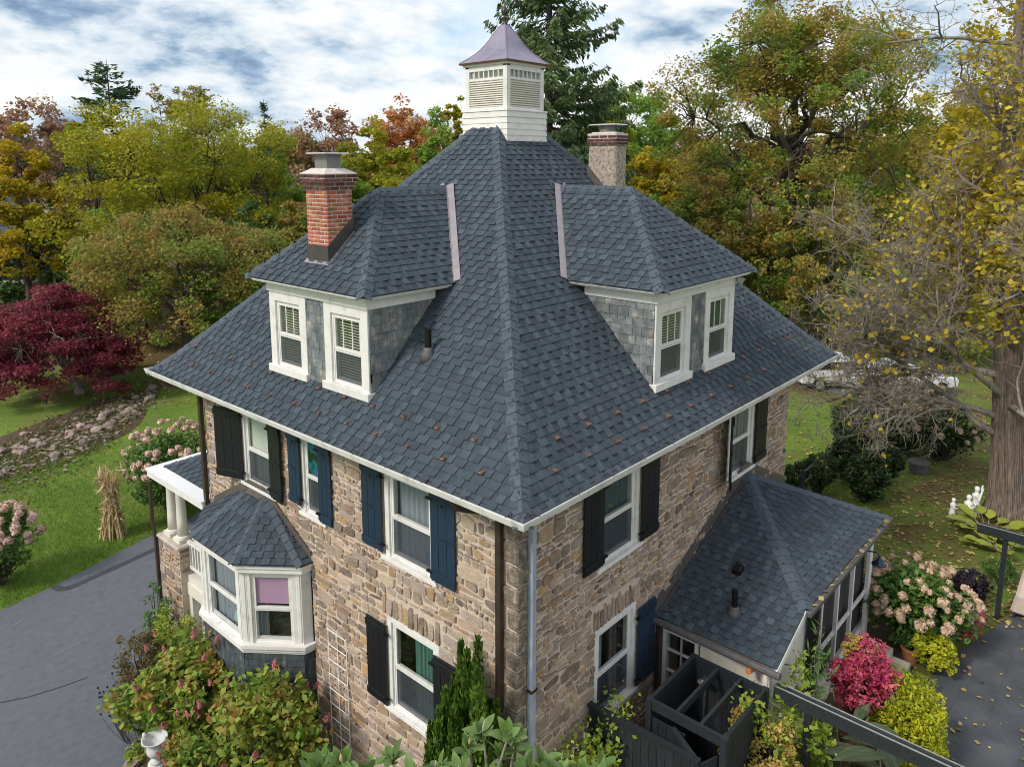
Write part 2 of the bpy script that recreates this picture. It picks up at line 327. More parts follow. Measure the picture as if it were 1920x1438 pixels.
# ================================================================== the house
W, D, OV = 9.465, 8.88, .84
ZB = -6.05
house = thing('stone_house', 'stone house with dark blue-grey shingle roof, two hipped dormers and white cupola', 'house', (W/2, D/2, ZB))
PI_, PZ_ = [-.3, 0, .12, .48, .8, 1.2, 1.85, 3.84, 4.92, 6.2], [-.25, -.015, .085, .40, .73, 1.145, 1.83, 3.89, 5.06, 6.42]
def prof(i): return float(np.interp(i, PI_, PZ_))
class Frame:
    def __init__(s, O, U, N): s.O = np.asarray(O, float); s.U = np.asarray(U, float); s.N = np.asarray(N, float)
    def p(s, u, d, z): return s.O+s.U*u+s.N*d+np.array([0,0,z])
    def box(s, mb, u0, u1, d0, d1, z0, z1):
        a = [s.p(u0,d0,z0), s.p(u1,d0,z0), s.p(u1,d1,z0), s.p(u0,d1,z0), s.p(u0,d0,z1), s.p(u1,d0,z1), s.p(u1,d1,z1), s.p(u0,d1,z1)]
        if np.cross(s.U, s.N)[2] < 0: a = [a[0],a[3],a[2],a[1],a[4],a[7],a[6],a[5]]
        return mb.hexa(a)
FL = Frame((0,0,0), (0,1,0), (-1,0,0))     # left wall, u = y
FR = Frame((0,0,0), (1,0,0), (0,-1,0))     # right wall, u = x
FB = Frame((0,D,0), (1,0,0), (0,1,0)); FX = Frame((W,0,0), (0,1,0), (1,0,0))
# ---------------------------------------------------------------- windows and shutters
def rect_ring(F, mb, u0, u1, z0, z1, w, d0, d1, wb=None):
    wb = w if wb is None else wb
    F.box(mb, u0, u0+w, d0, d1, z0, z1); F.box(mb, u1-w, u1, d0, d1, z0, z1)
    F.box(mb, u0+w, u1-w, d0, d1, z1-w, z1); F.box(mb, u0+w, u1-w, d0, d1, z0, z0+wb)
def window(F, u0, u1, z0, z1, dp=0., cas=.085, sill=.07, blind=None, room=.75, sillw=.06, upper='glass', lower='screened_glass', muntin=0, paint='white_paint', headw=None):
    """double-hung window: u0..u1, z0..z1 is the outer casing; dp = plane of the casing's face"""
    mb = MB(); F.box(mb, u0, u0+cas, dp-.16, dp, z0, z1); F.box(mb, u1-cas, u1, dp-.16, dp, z0, z1)
    hw = headw or cas
    F.box(mb, u0+cas, u1-cas, dp-.16, dp, z1-hw, z1)
    rect_ring(F, mb, u0+cas, u1-cas, z0, z1-hw, .035, dp-.17, dp-.035, .03)
    w = mb.part('window', paint, house, bevel=.004)
    a0, a1, b0, b1 = u0+cas+.035, u1-cas-.035, z0+.03, z1-hw-.035; zm = (b0+b1)/2
    mb = MB(); rect_ring(F, mb, a0, a1, zm-.02, b1, .045, dp-.078, dp-.042, .05); mb.part('upper_sash', paint, w)
    mb = MB(); rect_ring(F, mb, a0, a1, b0, zm+.02, .045, dp-.116, dp-.08, .065); mb.part('lower_sash', paint, w)
    # insect-screen frame over the lower half
    mb = MB(); rect_ring(F, mb, a0+.004, a1-.004, b0+.004, zm-.03, .022, dp-.066, dp-.045); mb.part('screen_frame', paint, w)
    mb = MB(); F.box(mb, a0+.045, a1-.045, dp-.064, dp-.060, zm+.03, b1-.045); mb.part('pane', upper, w)
    mb = MB(); F.box(mb, a0+.022, a1-.022, dp-.058, dp-.054, b0+.03, zm-.04); mb.part('pane', lower, w)
    if muntin:
        for k in range(1, muntin+1):
            mb = MB(); uu = a0+(a1-a0)*k/(muntin+1); F.box(mb, uu-.009, uu+.009, dp-.059, dp-.049, zm+.03, b1-.045); mb.part('muntin', paint, w)
    if sill:
        mb = MB(); F.box(mb, u0-sillw, u1+sillw, dp-.17, dp+.055, z0-sill, z0); mb.part('sill', paint, w, bevel=.006)
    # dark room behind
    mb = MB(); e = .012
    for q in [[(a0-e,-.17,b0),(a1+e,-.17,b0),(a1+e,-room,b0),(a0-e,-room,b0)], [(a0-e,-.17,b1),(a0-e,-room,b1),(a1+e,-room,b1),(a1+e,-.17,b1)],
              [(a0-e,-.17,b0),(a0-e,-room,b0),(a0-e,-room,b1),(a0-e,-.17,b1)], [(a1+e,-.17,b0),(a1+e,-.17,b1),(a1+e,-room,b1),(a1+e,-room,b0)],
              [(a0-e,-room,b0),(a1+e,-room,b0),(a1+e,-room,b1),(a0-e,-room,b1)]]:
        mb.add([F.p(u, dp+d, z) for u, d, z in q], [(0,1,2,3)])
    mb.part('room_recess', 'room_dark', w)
    def drape(ua, ub, za, zb, m, amp=.02, n=24, d=-.17):
        mb = MB(); vs = []
        for k in range(n+1):
            u = ua+(ub-ua)*k/n; dd = dp+d+amp*math.sin(k*1.7)+amp*.5*math.sin(k*.9+1)
            vs += [F.p(u, dd, za), F.p(u, dd, zb)]
        mb.add(vs, [(2*k, 2*k+2, 2*k+3, 2*k+1) for k in range(n)]); mb.part('curtain', m, w)
    bw = a1-a0
    for b in (blind or []):
        if b == 'blinds':
            mb = MB(); n = 22
            for k in range(n):
                z = b0+.05+(b1-b0-.1)*k/n; F.box(mb, a0+.03, a1-.03, dp-.150, dp-.122, z, z+.012)
            mb.part('blind', 'blind_slat', w)
        elif b == 'sheer': drape(a0+.02, a1-.02, b0, b1, 'curtain_grey', d=-.2)
        elif b == 'teal': drape(a0+bw*.0, a0+bw*.62, b0, b1, 'curtain_teal')
        elif b == 'shade': mb = MB(); F.box(mb, a0+.02, a1-.02, dp-.125, dp-.12, zm+.02, b1); mb.part('shade', 'shade_white', w)
        elif b == 'pink': mb = MB(); F.box(mb, a0+.02, a1-.02, dp-.10, dp-.09, zm+.075, b1); mb.part('shade', 'shade_pink', w)
        elif b == 'left': drape(a1-bw*.32, a1, b0, b1, 'curtain_grey')
        elif b == 'right': drape(a0, a0+bw*.3, b0, b1, 'curtain_grey')
        elif b == 'dark': drape(a0, a1, b0, b1, 'dark_curtain')
        elif b == 'jug':
            mb = MB(); mb.lathe([(.02,0),(.13,.03),(.17,.12),(.15,.2),(.06,.26)], F.p(a0+.16, dp-.3, b0+.04), 12); mb.part('jug', 'blue_plastic', w, smooth=True)
        elif b == 'dish':
            mb = MB(); mb.lathe([(.02,0),(.16,.02),(.2,.1),(.17,.24),(.05,.36)], F.p(a0+.3, dp-.32, b0+.04), 12); mb.part('jug', 'teal_ceramic', w, smooth=True)
    return w
def shutter(F, hinge, side, wd, z0, z1, m, ang=0., d0=.035):
    """hinge: u of the hinge edge, side +1 opens towards +u; ang: how far it stands off the wall"""
    ca, sa = math.cos(ang), math.sin(ang)
    G = Frame(F.p(hinge, d0, 0), F.U*side*ca+F.N*sa, F.N*ca-F.U*side*sa)
    mb = MB(); n = 3; bw = wd/n
    for k in range(n): G.box(mb, k*bw+.003, (k+1)*bw-.003, 0, .028, z0, z1)
    G.box(mb, .01, wd-.01, .004, .02, z0+.01, z1-.01)
    s = mb.part('shutter', m, house, bevel=.003)
    h = z1-z0
    for f in (.07, .93):
        mb = MB(); G.box(mb, .0, wd, .0285, .05, z0+h*f-.06, z0+h*f+.06); mb.part('batten', m, s, bevel=.003)
    mb = MB(); G.box(mb, wd*.45, wd, .0285, .042, z0+h*.5-.012, z0+h*.5+.012); mb.part('shutter_bar', m, s)
    mb = MB(); mb.tube([G.p(wd*.5,.030,z1-.2), G.p(wd*.5,.034,z1-.2)], .028, 8); mb.part('cut_out', 'pvc_black', s)
    for f in (.1, .9):
        mb = MB(); G.box(mb, -.07, .06, .01, .06, z0+h*f-.015, z0+h*f+.015); mb.part('hinge', 'pvc_black', s)
    mb = MB(); a = F.p(hinge+side*.02, .06, z0-.06); mb.tube([F.p(hinge-side*.08,.02,z0-.10), F.p(hinge+side*.10,.05,z0-.03), F.p(hinge+side*.10,.09,z0+.03)], .008, 5); mb.part('shutter_stay', 'white_metal', s)
    return s
Z2a, Z2b, Z1a, Z1b = -1.96, -.42, -4.70, -3.04
# left wall
window(FL, 1.66, 2.86, Z2a, Z2b, .0, .10, blind=['sheer', 'jug']); shutter(FL, 1.70, -1, .53, -1.93, -.45, 'navy_paint'); shutter(FL, 2.88, 1, .51, -1.90, -.45, 'navy_paint')
wB = window(FL, 4.54, 5.26, -1.95, Z2b, .0, .09, upper='stained_glass', sillw=.06); shutter(FL, 4.64, -1, .38, -1.95, -.45, 'navy_paint'); shutter(FL, 5.22, 1, .37, -1.84, -.45, 'navy_paint')
window(FL, 6.14, 7.34, Z2a, Z2b, .0, .10, blind=['shade', 'sheer']); shutter(FL, 6.26, -1, .47, -1.98, -.45, 'black_paint', .10); shutter(FL, 7.30, 1, .66, -1.92, -.45, 'black_paint', .35)
window(FL, 1.62, 2.88, Z1a, Z1b, .0, .10, blind=['teal']); shutter(FL, 1.70, -1, .52, -4.73, -3.2, 'black_paint'); shutter(FL, 2.86, 1, .52, -4.70, -3.21, 'black_paint')
# right wall
window(FR, 1.95, 3.14, Z2a, Z2b, .0, .10, blind=['dark']); shutter(FR, 2.02, -1, .53, -1.91, -.45, 'black_paint'); shutter(FR, 3.13, 1, .55, -1.95, -.45, 'black_paint')
window(FR, 6.42, 7.62, Z2a, Z2b, .0, .10, blind=['sheer', 'left']); shutter(FR, 6.44, -1, .55, -1.95, -.45, 'black_paint', .47); shutter(FR, 7.62, 1, .55, -1.95, -.45, 'black_paint')
window(FR, 1.90, 3.12, Z1a, Z1b, .0, .10, blind=['right']); shutter(FR, 3.12, 1, .56, -4.66, -3.2, 'navy_paint')
# stained glass star in the small window
mb = MB(); c = FL.p(4.9, -.085, -.86)
pts = [c+FL.U*(.13 if k % 2 == 0 else .05)*math.sin(k*math.pi/4)+np.array([0,0,1])*(.17 if k % 2 == 0 else .06)*math.cos(k*math.pi/4) for k in range(8)]
mb.prism(pts, FL.N*.006); mb.part('star_lead', 'pvc_black', wB)
# ---------------------------------------------------------------- walls
HOLES_L = [(1.62,2.90,-2.03,-.3,0), (4.5,5.3,-2.02,-.3,0), (6.1,7.38,-2.03,-.3,0), (1.62,2.88,-4.77,-3.04,1), (5.05,8.6,-8,-2.9,0)]
HOLES_R = [(1.91,3.18,-2.03,-.3,0), (6.38,7.66,-2.03,-.3,0), (1.90,3.12,-4.77,-3.04,1)]
def wall_sheet(F, u0, u1, z0, z1, holes, d=0.):
    us = sorted({u0, u1, *[min(max(h[0],u0),u1) for h in holes], *[min(max(h[1],u0),u1) for h in holes]})
    zs = sorted({z0, z1, *[min(max(h[2],z0),z1) for h in holes], *[min(max(h[3],z0),z1) for h in holes]})
    mb = MB(); fl = np.cross(F.U, [0,0,1])@F.N > 0
    for a, b in zip(us[:-1], us[1:]):
        for c, e in zip(zs[:-1], zs[1:]):
            um, zm = (a+b)/2, (c+e)/2
            if any(h[0] < um < h[1] and h[2] < zm < h[3] for h in holes): continue
            q = [F.p(a,d,c), F.p(b,d,c), F.p(b,d,e), F.p(a,d,e)]
            mb.add(q if fl else q[::-1], [(0,1,2,3)])
    for h in holes:   # plastered reveals
        if h[2] <= z0: continue
        a, b, c, e = h[:4]
        for q in ([(a,0,c),(a,-.3,c),(a,-.3,e),(a,0,e)], [(b,0,c),(b,0,e),(b,-.3,e),(b,-.3,c)], [(a,0,c),(b,0,c),(b,-.3,c),(a,-.3,c)], [(a,0,e),(a,-.3,e),(b,-.3,e),(b,0,e)]):
            mb.add([F.p(u, d+dd, z) for u, dd, z in q], [(0,1,2,3)])
    return mb
def lerp(a, b, t): return a+(b-a)*t
def stones_for(F, u0, u1, z0, z1, holes, seed, skip=None, umin=0., rmin=.075, rmax=.185):
    rg = random.Random(seed); out = []
    ph = [rg.uniform(0, 6) for _ in range(4)]
    wob = lambda u, k: .028*math.sin(u*2.1+ph[0]+k*1.7)+.014*math.sin(u*5.3+ph[1]+k*2.9)
    z = z0; k = 0; lint = []
    for h in holes:
        if h[4]:
            u = h[0]-.06
            while u < h[1]+.06:
                w = rg.uniform(.085, .16); hh = rg.uniform(.30, .42)
                lint.append(([(u+.008,h[3]+.02),(u+w-.008,h[3]+.02+rg.uniform(-.01,.01)),(u+w-.008+rg.uniform(-.02,.02),h[3]+hh),(u+.008+rg.uniform(-.02,.02),h[3]+hh+rg.uniform(-.04,.02))], rg)); u += w
    hs = list(holes)+[(h[0]-.1, h[1]+.1, h[3], h[3]+.40, 0) for h in holes if h[4]]
    while z < z1:
        hrow = rg.choice((rmin, rmin*1.3, rmin*1.6, rmax*.85, rmax*1.1))*rg.uniform(.9,1.1); zt = z+hrow
        segs = [(u0, u1)]
        for h in hs:
            if h[2] < zt-.03 and h[3] > z+.03:
                ns = []
                for a, b in segs:
                    if h[1] <= a or h[0] >= b: ns.append((a, b)); continue
                    if h[0] > a: ns.append((a, h[0]))
                    if h[1] < b: ns.append((h[1], b))
                segs = ns
        for a, b in segs:
            u = a; sl = 0.
            while u < b-.02:
                w = rg.choice((.9,1.2,1.5,1.9,2.5))*rg.uniform(.8,1.2)*hrow+.025; 
                if b-u-w < .10: w = b-u
                sn = 0. if u+w >= b-1e-6 else rg.uniform(-.035, .035)
                g = rg.uniform(.008, .019); um = u+w/2
                parts = [(0., 1.)]
                if hrow > .15 and rg.random() < .35: t = rg.uniform(.4,.6); parts = [(0., t), (t, 1.)]
                for (t0, t1) in parts:
                    def zz(uu, t): return lerp(z+wob(uu, k), zt+wob(uu, k+1), t)
                    jj = lambda: rg.uniform(-.019, .019)
                    q = [(lerp(u, u+sl, t0)+g+jj()*.5, zz(u, t0)+g+jj()), (lerp(u+w, u+w+sn, t0)-g+jj()*.5, zz(u+w, t0)+g+jj()), (lerp(u+w, u+w+sn, t1)-g+jj()*.5, zz(u+w, t1)-g+jj()), (lerp(u, u+sl, t1)+g+jj()*.5, zz(u, t1)-g+jj())]
                    if not (skip and skip(um, z)): out.append((q, rg))
                sl = sn; u += w
        z = zt; k += 1
    res = []
    for q, rg in out+lint:
        # cut the corners and pillow the face
        pts = []
        for i in range(4):
            p = np.array(q[i]); a = np.array(q[i-1]); b = np.array(q[(i+1) % 4]); c1, c2 = rg.uniform(.08,.38), rg.uniform(.08,.38)
            pts += [p+(a-p)*c1*.8+np.array([rg.uniform(-.007,.007), rg.uniform(-.007,.007)]), p+(b-p)*c2*.8+np.array([rg.uniform(-.007,.007), rg.uniform(-.007,.007)])]
        c = sum(pts)/8; ht = rg.uniform(.008, .034); tilt = np.array([rg.uniform(-.09,.09), rg.uniform(-.09,.09)])
        in_ = [p+(c-p)/(np.linalg.norm(p-c)+1e-6)*min(.014, .25*np.linalg.norm(p-c)) for p in pts]
        mb = MB()
        vs = [F.p(p[0], -.004, p[1]) for p in pts]+[F.p(p[0], max(.006, ht+float(tilt@(p-c))+rg.uniform(-.004,.004)), p[1]) for p in in_]
        fs = [(i, (i+1) % 8, 8+(i+1) % 8, 8+i) for i in range(8)]+[tuple(range(8, 16))]
        if np.cross(F.U, [0,0,1])@F.N < 0: fs = [f[::-1] for f in fs]
        mb.add(vs, fs); P = F.p(c[0], 0, c[1]); sx, sy, dz = proj(P)
        vis = -60 < sx < 1980 and -60 < sy < 1500
        ar = np.linalg.norm(np.array(q[1])-np.array(q[0]))*np.linalg.norm(np.array(q[3])-np.array(q[0]))
        res.append((ar/dz**2*(1 if vis else 1e-3), mb))
    return res
def add_zs(x): return -3.6+.43*(x-3.72)
wl = wall_sheet(FL, 0, D, -8.2, -.036, HOLES_L).part('stone_wall', 'mortar', house)
wr = wall_sheet(FR, 0, W, -6.6, -.036, HOLES_R).part('stone_wall', 'mortar', house)
wall_sheet(FB, 0, W, -8.2, -.036, []).part('stone_wall', 'mortar', house); wall_sheet(FX, 0, D, -6.6, -.036, []).part('stone_wall', 'mortar', house)
SL = stones_for(FL, .24, D-.02, -7.3, -.06, HOLES_L, 5)
SR = stones_for(FR, .24, W-.02, -6.5, -.06, HOLES_R, 9, skip=lambda u, z: (3.75 < u < 7.3 and z < add_zs(u)-.1) or (u >= 7.3 and z < -2.06-.45*(u-7.3)-.1))
allst = sorted([(a, m, wl) for a, m in SL]+[(a, m, wr) for a, m in SR], key=lambda t: -t[0])
for a, m, par in allst[:300]: m.part('stone', 'stone', par)
for par in (wl, wr):
    mb = MB()
    for a, m, p in allst[300:]:
        if p is par: mb.add(m.v, m.f)
    mb.part('small_stones', 'stone', par, kind='stuff')
# quoins on the near corner
rg = random.Random(3); z = -6.6; k = 0
while z < -.2:
    h = rg.uniform(.24, .36); lx, ly = ((.30,.20) if k % 2 else (.20,.34)); e = rg.uniform(.03,.045)
    mb = MB(); mb.box(-e, lx*rg.uniform(.85,1), -e, ly*rg.uniform(.85,1), z+.012, min(z+h, -.05)-.012)
    for i, v in enumerate(mb.v): mb.v[i] = (v[0]+rg.uniform(-.012,.012), v[1]+rg.uniform(-.012,.012), v[2]+rg.uniform(-.012,.012))
    mb.part('quoin', 'quoin_stone', house, bevel=.03); z += h; k += 1
# ---------------------------------------------------------------- shingled roof faces
ROW, PER = .130, .245
TEETH = []      # (px size, matrix basis, width class, parent)
def face_rows(F, umin, umax, pf, i0, i1, seed, parent_name='roof', skip=None, row=ROW, teeth=True):
    """F: frame with N pointing outward; inset i = distance inward from the eave (d = -i); pf(i) = height"""
    ii = np.linspace(i0, i1, 600); zz = np.array([pf(i) for i in ii]); ss = np.concatenate([[0], np.cumsum(np.hypot(np.diff(ii), np.diff(zz)))])
    S = ss[-1]; inv = lambda s: float(np.interp(s, ss, ii)); rg = random.Random(seed); k = 0; s = 0.
    mb = MB(); shift = rg.uniform(0, PER); flip = np.cross(F.U, [0,0,1])@F.N < 0
    while s < S-1e-4:
        s2 = min(s+row, S); a, b = inv(s), inv(s2); za, zb = pf(a), pf(b)
        t = np.array([b-a, zb-za]); t /= np.linalg.norm(t); nrm = np.array([-t[1], t[0]])   # (inset, z)
        def P(u, sa, lift, a=a, t=t, nrm=nrm, za=za):
            i = a+t[0]*sa+nrm[0]*lift; z = za+t[1]*sa+nrm[1]*lift; return F.p(u, -i, z)
        L = s2-s
        q = [P(umin(a),0,.010), P(umax(a),0,.010), P(umax(b),L,.001), P(umin(b),L,.001), P(umin(a),0,-.01), P(umax(a),0,-.01)]
        if umax(a)-umin(a) > .02:
            fs = [(0,1,2,3),(4,5,1,0)]; mb.add(q, [f[::-1] for f in fs] if flip else fs)
        if teeth:
            u = umin(a)-shift; shift = (shift+PER*.5+rg.uniform(-.03,.03)) % PER
            while u < umax(a):
                per = PER*rg.uniform(.85,1.18); w = per*rg.uniform(.42,.62); uc = u+w/2; lo = max(u, umin(a)+.02); hi = min(u+w, umax(a)-.02)
                if hi-lo > .05 and not (skip and skip((lo+hi)/2, (a+b)/2)): 
                    TEETH.append((F, lo, hi, P, a, t, nrm, L, za, parent_name))
                u += per
        s = s2; k += 1
    return mb
roof_mb = MB()
def dormer_skip(uc):
    def f(u, i):
        if abs(u-uc) < 1.40 and OV-.11 < i < 2.6: return True
        # under the dormer roof
        d = i-OV
        if abs(u-uc) < 1.70 and d > 1.0:
            return prof(i) < 2.38+.906*(1.70-abs(u-uc))-.02
        return False
    return f
lin = lambda z0, sl: (lambda i: z0+sl*i)
def mainface(F, Lw, uc, seed, teeth=True):
    Fo = Frame(F.p(0, OV, 0), F.U, F.N)
    return face_rows(Fo, lambda i: -OV+i, lambda i: Lw+OV-i, prof, .085, min(W, D)/2+OV-.02, seed, skip=(lambda u, i: dormer_skip(uc)(u, i)) if uc else None, teeth=teeth)
parts_mb = [mainface(FL, D, D/2, 1), mainface(FR, W, W/2, 2), mainface(FB, W, None, 3, False), mainface(FX, D, None, 4, False)]
rb = MB()
for m in parts_mb: rb.add(m.v, m.f)
roof = rb.part('roof', 'shingle_base', house)
# soffit and fascia
mb = MB()
for F, Lw in ((FL, D), (FR, W), (FB, W), (FX, D)):
    F.box(mb, -OV+.09, Lw+OV-.09, -.02, OV-.09, -.035, -.012); 
soff = mb.part('soffit', 'dark_flashing', house)
for F, Lw in ((FL, D), (FR, W), (FB, W), (FX, D)):
    mb = MB(); e = OV
    prf = [(e-.115,-.005),(e-.03,-.005),(e-.022,.02),(e-.006,.075),(e,.082),(e,.108),(e-.014,.108),(e-.014,.088),(e-.022,.08),(e-.036,.012),(e-.115,.012)]
    # K-style gutter with mitred ends
    n = len(prf); vs = []
    for sgn, uu in ((-1, 0), (1, Lw)):
        for dd, zz in prf: vs.append(F.p(uu+sgn*dd, dd, zz))
    fs = [(i, (i+1) % n, n+(i+1) % n, n+i) for i in range(n)]
    mb.add(vs, fs)
    g = mb.part('gutter', 'gutter_white', house)
    mb = MB(); F.box(mb, -OV+.13, Lw+OV-.13, OV-.14, OV-.118, -.011, .10); mb.part('fascia', 'brown_metal', house)
    for kk in range(14):
        mb = MB(); uu = -OV+.3+(Lw+2*OV-.6)*kk/13; F.box(mb, uu-.008, uu+.008, OV-.13, OV+.004, .112, .118); mb.part('gutter_strap', 'dark_flashing', g)
# ---------------------------------------------------------------- ridge caps
def caps_along(A, B, nl, nr, parent, step=.19, wd=.155, mat_='ridge_shingle', path=None):
    """caps laid from A (low) to B (high); nl, nr: unit vectors lying in the two roof faces, pointing away from the ridge line"""
    A = np.asarray(A, float); B = np.asarray(B, float)
    if path is None: path = lambda s, L=np.linalg.norm(B-A): A+(B-A)*min(s/L, 1.)
    L = np.linalg.norm(B-A); s = 0.
    while s < L-.03:
        p0, p1 = path(s), path(min(s+step*1.12, L)); t = (p1-p0)/(np.linalg.norm(p1-p0)+1e-9)
        up = -(nl+nr); up = up-t*(up@t); up /= np.linalg.norm(up)
        mb = MB(); lo, hi = .036, .020; th = .013
        def row(p, l): return [p+nl*wd+up*(l-.012), p+nl*wd*.35+up*(l-.002), p+up*(l+.004), p+nr*wd*.35+up*(l-.002), p+nr*wd+up*(l-.012)]
        a = row(p0, lo); b = row(p1, hi); a2 = [q-up*th for q in a]; b2 = [q-up*th for q in b]
        fs = [(i, i+1, 5+i+1, 5+i) for i in range(4)]+[(10+i+1, 10+i, 15+i, 15+i+1) for i in range(4)]+[(10+i, 10+i+1, i+1, i) for i in range(4)]+[(10,0,5,15),(4,14,19,9)]
        mb.add(a+b+a2+b2, [f[::-1] for f in fs]); mb.part('ridge_cap', mat_, parent); s += step
def hip_path(cx, cy, sx, sy, imax):
    ii = np.linspace(.06, imax, 400); P = np.array([[cx+sx*i, cy+sy*i, prof(i)] for i in ii]); ss = np.concatenate([[0], np.cumsum(np.linalg.norm(np.diff(P, axis=0), axis=1))])
    return (lambda s: np.array([np.interp(s, ss, P[:,k]) for k in range(3)])), ss[-1], P[0], P[-1]
for (cx, cy, sx, sy) in ((-OV,-OV,1,1), (-OV,D+OV,1,-1), (W+OV,-OV,-1,1), (W+OV,D+OV,-1,-1)):
    pth, L, A, B = hip_path(cx, cy, sx, sy, 4.95)
    # directions in the faces away from the hip: along each eave, dropped onto the hip's normal plane
    t = (B-A)/np.linalg.norm(B-A)
    def away(v): v = np.array(v, float); v = v-t*(v@t); return v/np.linalg.norm(v)
    n1 = away([sx,0,0]); n2 = away([0,sy,0])
    ii = np.linalg.norm(B-A)
    caps_along(A, A+t*L, n1, n2, roof, path=pth)
# ---------------------------------------------------------------- dormers
def dormer(F, uc, seed, blinds, lamp=False):
    hw, dp = 1.42, .11
    mb = MB(); ends = OV-np.interp(2.6, PZ_, PI_)
    # cheeks and front sheets
    for s in (-1, 1):
        q = [F.p(uc+s*hw, dp-.03, .3), F.p(uc+s*hw, dp-.03, 2.36), F.p(uc+s*hw, ends, 2.36), F.p(uc+s*hw, ends, 2.0)]
        mb.add(q, [(0,1,2,3)])
    z0 = .60
    for a, b in ((-hw, -1.30), (-.30, .33), (1.30, hw)): F.box(mb, uc+a, uc+b, dp-.05, dp-.03, z0-.1, 2.2)
    F.box(mb, uc-hw, uc+hw, dp-.05, dp-.03, 2.14, 2.36); F.box(mb, uc-hw, uc+hw, dp-.05, dp-.03, z0-.15, z0+.04)
    dm = mb.part('dormer', 'dark_flashing', house)
    # white cornice: frieze + moulding on three sides
    e = np.interp(2.3, PZ_, PI_)
    for lo, hi, out in ((2.12, 2.30, .03), (2.30, 2.335, .20), (2.335, 2.372, .25)):
        mb = MB(); F.box(mb, uc-hw-out, uc+hw+out, dp-.04, dp+out, lo, hi); mb.part('cornice', 'white_paint', dm, bevel=.006)
        for s in (-1, 1):
            mb = MB(); ua, ub = sorted((uc+s*(hw-.02), uc+s*(hw+out))); F.box(mb, ua, ub, -1.50 if lo > 2.29 else -1.32, dp-.041, lo, hi); mb.part('cornice', 'white_paint', dm, bevel=.006)
    # roof of the dormer
    he, zr, ez = 1.70, 3.92, 2.378; de = .38; sl = (zr-ez)/he; sf = .905
    rl = 1.0
    dmb = MB()
    Ff = Frame(F.p(0, de, 0), F.U, F.N)
    m = face_rows(Ff, lambda i: uc-he+i*(sf/sl), lambda i: uc+he-i*(sf/sl), lin(ez, sf), 0, (zr-ez)/sf, seed, 'dormer%d' % seed); dmb.add(m.v, m.f)
    for s in (-1, 1):
        G = Frame(F.p(uc+s*he, 0, 0), -F.N, F.U*s)       # u runs inward (away from the front), N outward sideways
        rise = lambda i: ez+sl*i
        def umx(i, s=s):
            z = ez+sl*i; return float(np.interp(z, PZ_, PI_))-OV+.03
        m = face_rows(G, lambda i: -de+i*(sl/sf), umx, lin(ez, sl), 0, he, seed+10+s, 'dormer%d' % seed); dmb.add(m.v, m.f)
    # underside
    F.box(dmb, uc-he+.01, uc+he-.01, -.9, de-.01, ez-.012, ez-.004)
    dr = dmb.part('dormer_roof', 'shingle_base', house); DROOF['dormer%d' % seed] = dr
    xr = -(float(np.interp(zr, PZ_, PI_))-OV)      # d where ridge meets the main roof
    df = de-(zr-ez)/sf
    rp = F.p(uc, df, zr); nz = np.array([0,0,1.])
    for s in (-1, 1):
        A = F.p(uc+s*he, de, ez); B = rp; t = (B-A)/np.linalg.norm(B-A)
        def away(v): v = np.asarray(v, float); v = v-t*(v@t); return v/np.linalg.norm(v)
        caps_along(A, B, away(-F.U*s), away(-F.N), dr, wd=.14)
    t2 = -F.N; nl = F.U*1.-nz*sl; nl /= np.linalg.norm(nl); nr = -F.U*1.-nz*sl; nr /= np.linalg.norm(nr)
    caps_along(rp, F.p(uc, xr-.02, zr), nl, nr, dr, wd=.14)
    # valley flashing
    for s in (-1, 1):
        A = F.p(uc+s*he, OV-np.interp(ez, PZ_, PI_), ez); B = F.p(uc+s*.04, xr+.02, zr)
        t = (B-A)/np.linalg.norm(B-A); out = F.U*s+F.N*.2; out = out-t*(out@t); out /= np.linalg.norm(out)
        mb = MB(); up = np.cross(t, out); up = up if up[2] > 0 else -up
        q = lambda P: [P+up*.005+out*.13, P+up*.05+out*.02, P+up*.05-out*.02, P+up*.012-out*.07]
        mb.add(q(A)+q(B), [(0,1,5,4),(1,2,6,5),(2,3,7,6),(0,3,2,1)]); mb.part('valley_flashing', 'valley_metal', dm)
    # slates: cheek and between the windows
    rg = random.Random(seed+40)
    G = Frame(F.p(uc-hw, 0, 0), F.N, -F.U); G2 = Frame(F.p(uc+hw, 0, 0), F.N, F.U)   # u = d
    def slates(Fr, a, b, za, zb, rows, wmin, wmax, base_d):
        k = 0; z = za
        while z < zb-.02:
            h = rows; u = a-(rg.uniform(0, wmin))
            while u < b-.02:
                w = rg.uniform(wmin, wmax); l, r = max(u, a), min(u+w, b)
                if r-l > .035:
                    mb = MB(); zt = min(z+h+.03, zb); j = rg.uniform(-.008,.008); t1 = rg.uniform(.012,.02)
                    q = [Fr.p(l+.003,base_d,z+j), Fr.p(r-.003,base_d,z+j), Fr.p(r-.003,base_d-.004,zt), Fr.p(l+.003,base_d-.004,zt), Fr.p(l+.003,base_d+t1,z+j+rg.uniform(-.006,.006)), Fr.p(r-.003,base_d+t1,z+j+rg.uniform(-.006,.006)), Fr.p(r-.003,base_d+.006,zt), Fr.p(l+.003,base_d+.006,zt)]
                    mb.hexa(q); mb.part('slate', 'slate', dm)
                u += w
            z += h; k += 1
    for Fr in (G, G2):
        dstart = OV-np.interp(2.12, PZ_, PI_)
        for kz in range(10):
            z = .62+kz*.155
            if z > 2.1: break
            back = OV-np.interp(min(z+.1, 2.12), PZ_, PI_)-.25
            slates(Fr, back, dp-.03, z, min(z+.155, 2.12), .155, .13, .25, .004)
    slates(F, uc-.25, uc+.28, .63, 2.13, .155, .09, .2, dp-.028)
    slates(F, uc-hw, uc-1.385, .63, 2.13, .155, .2, .3, dp-.028)
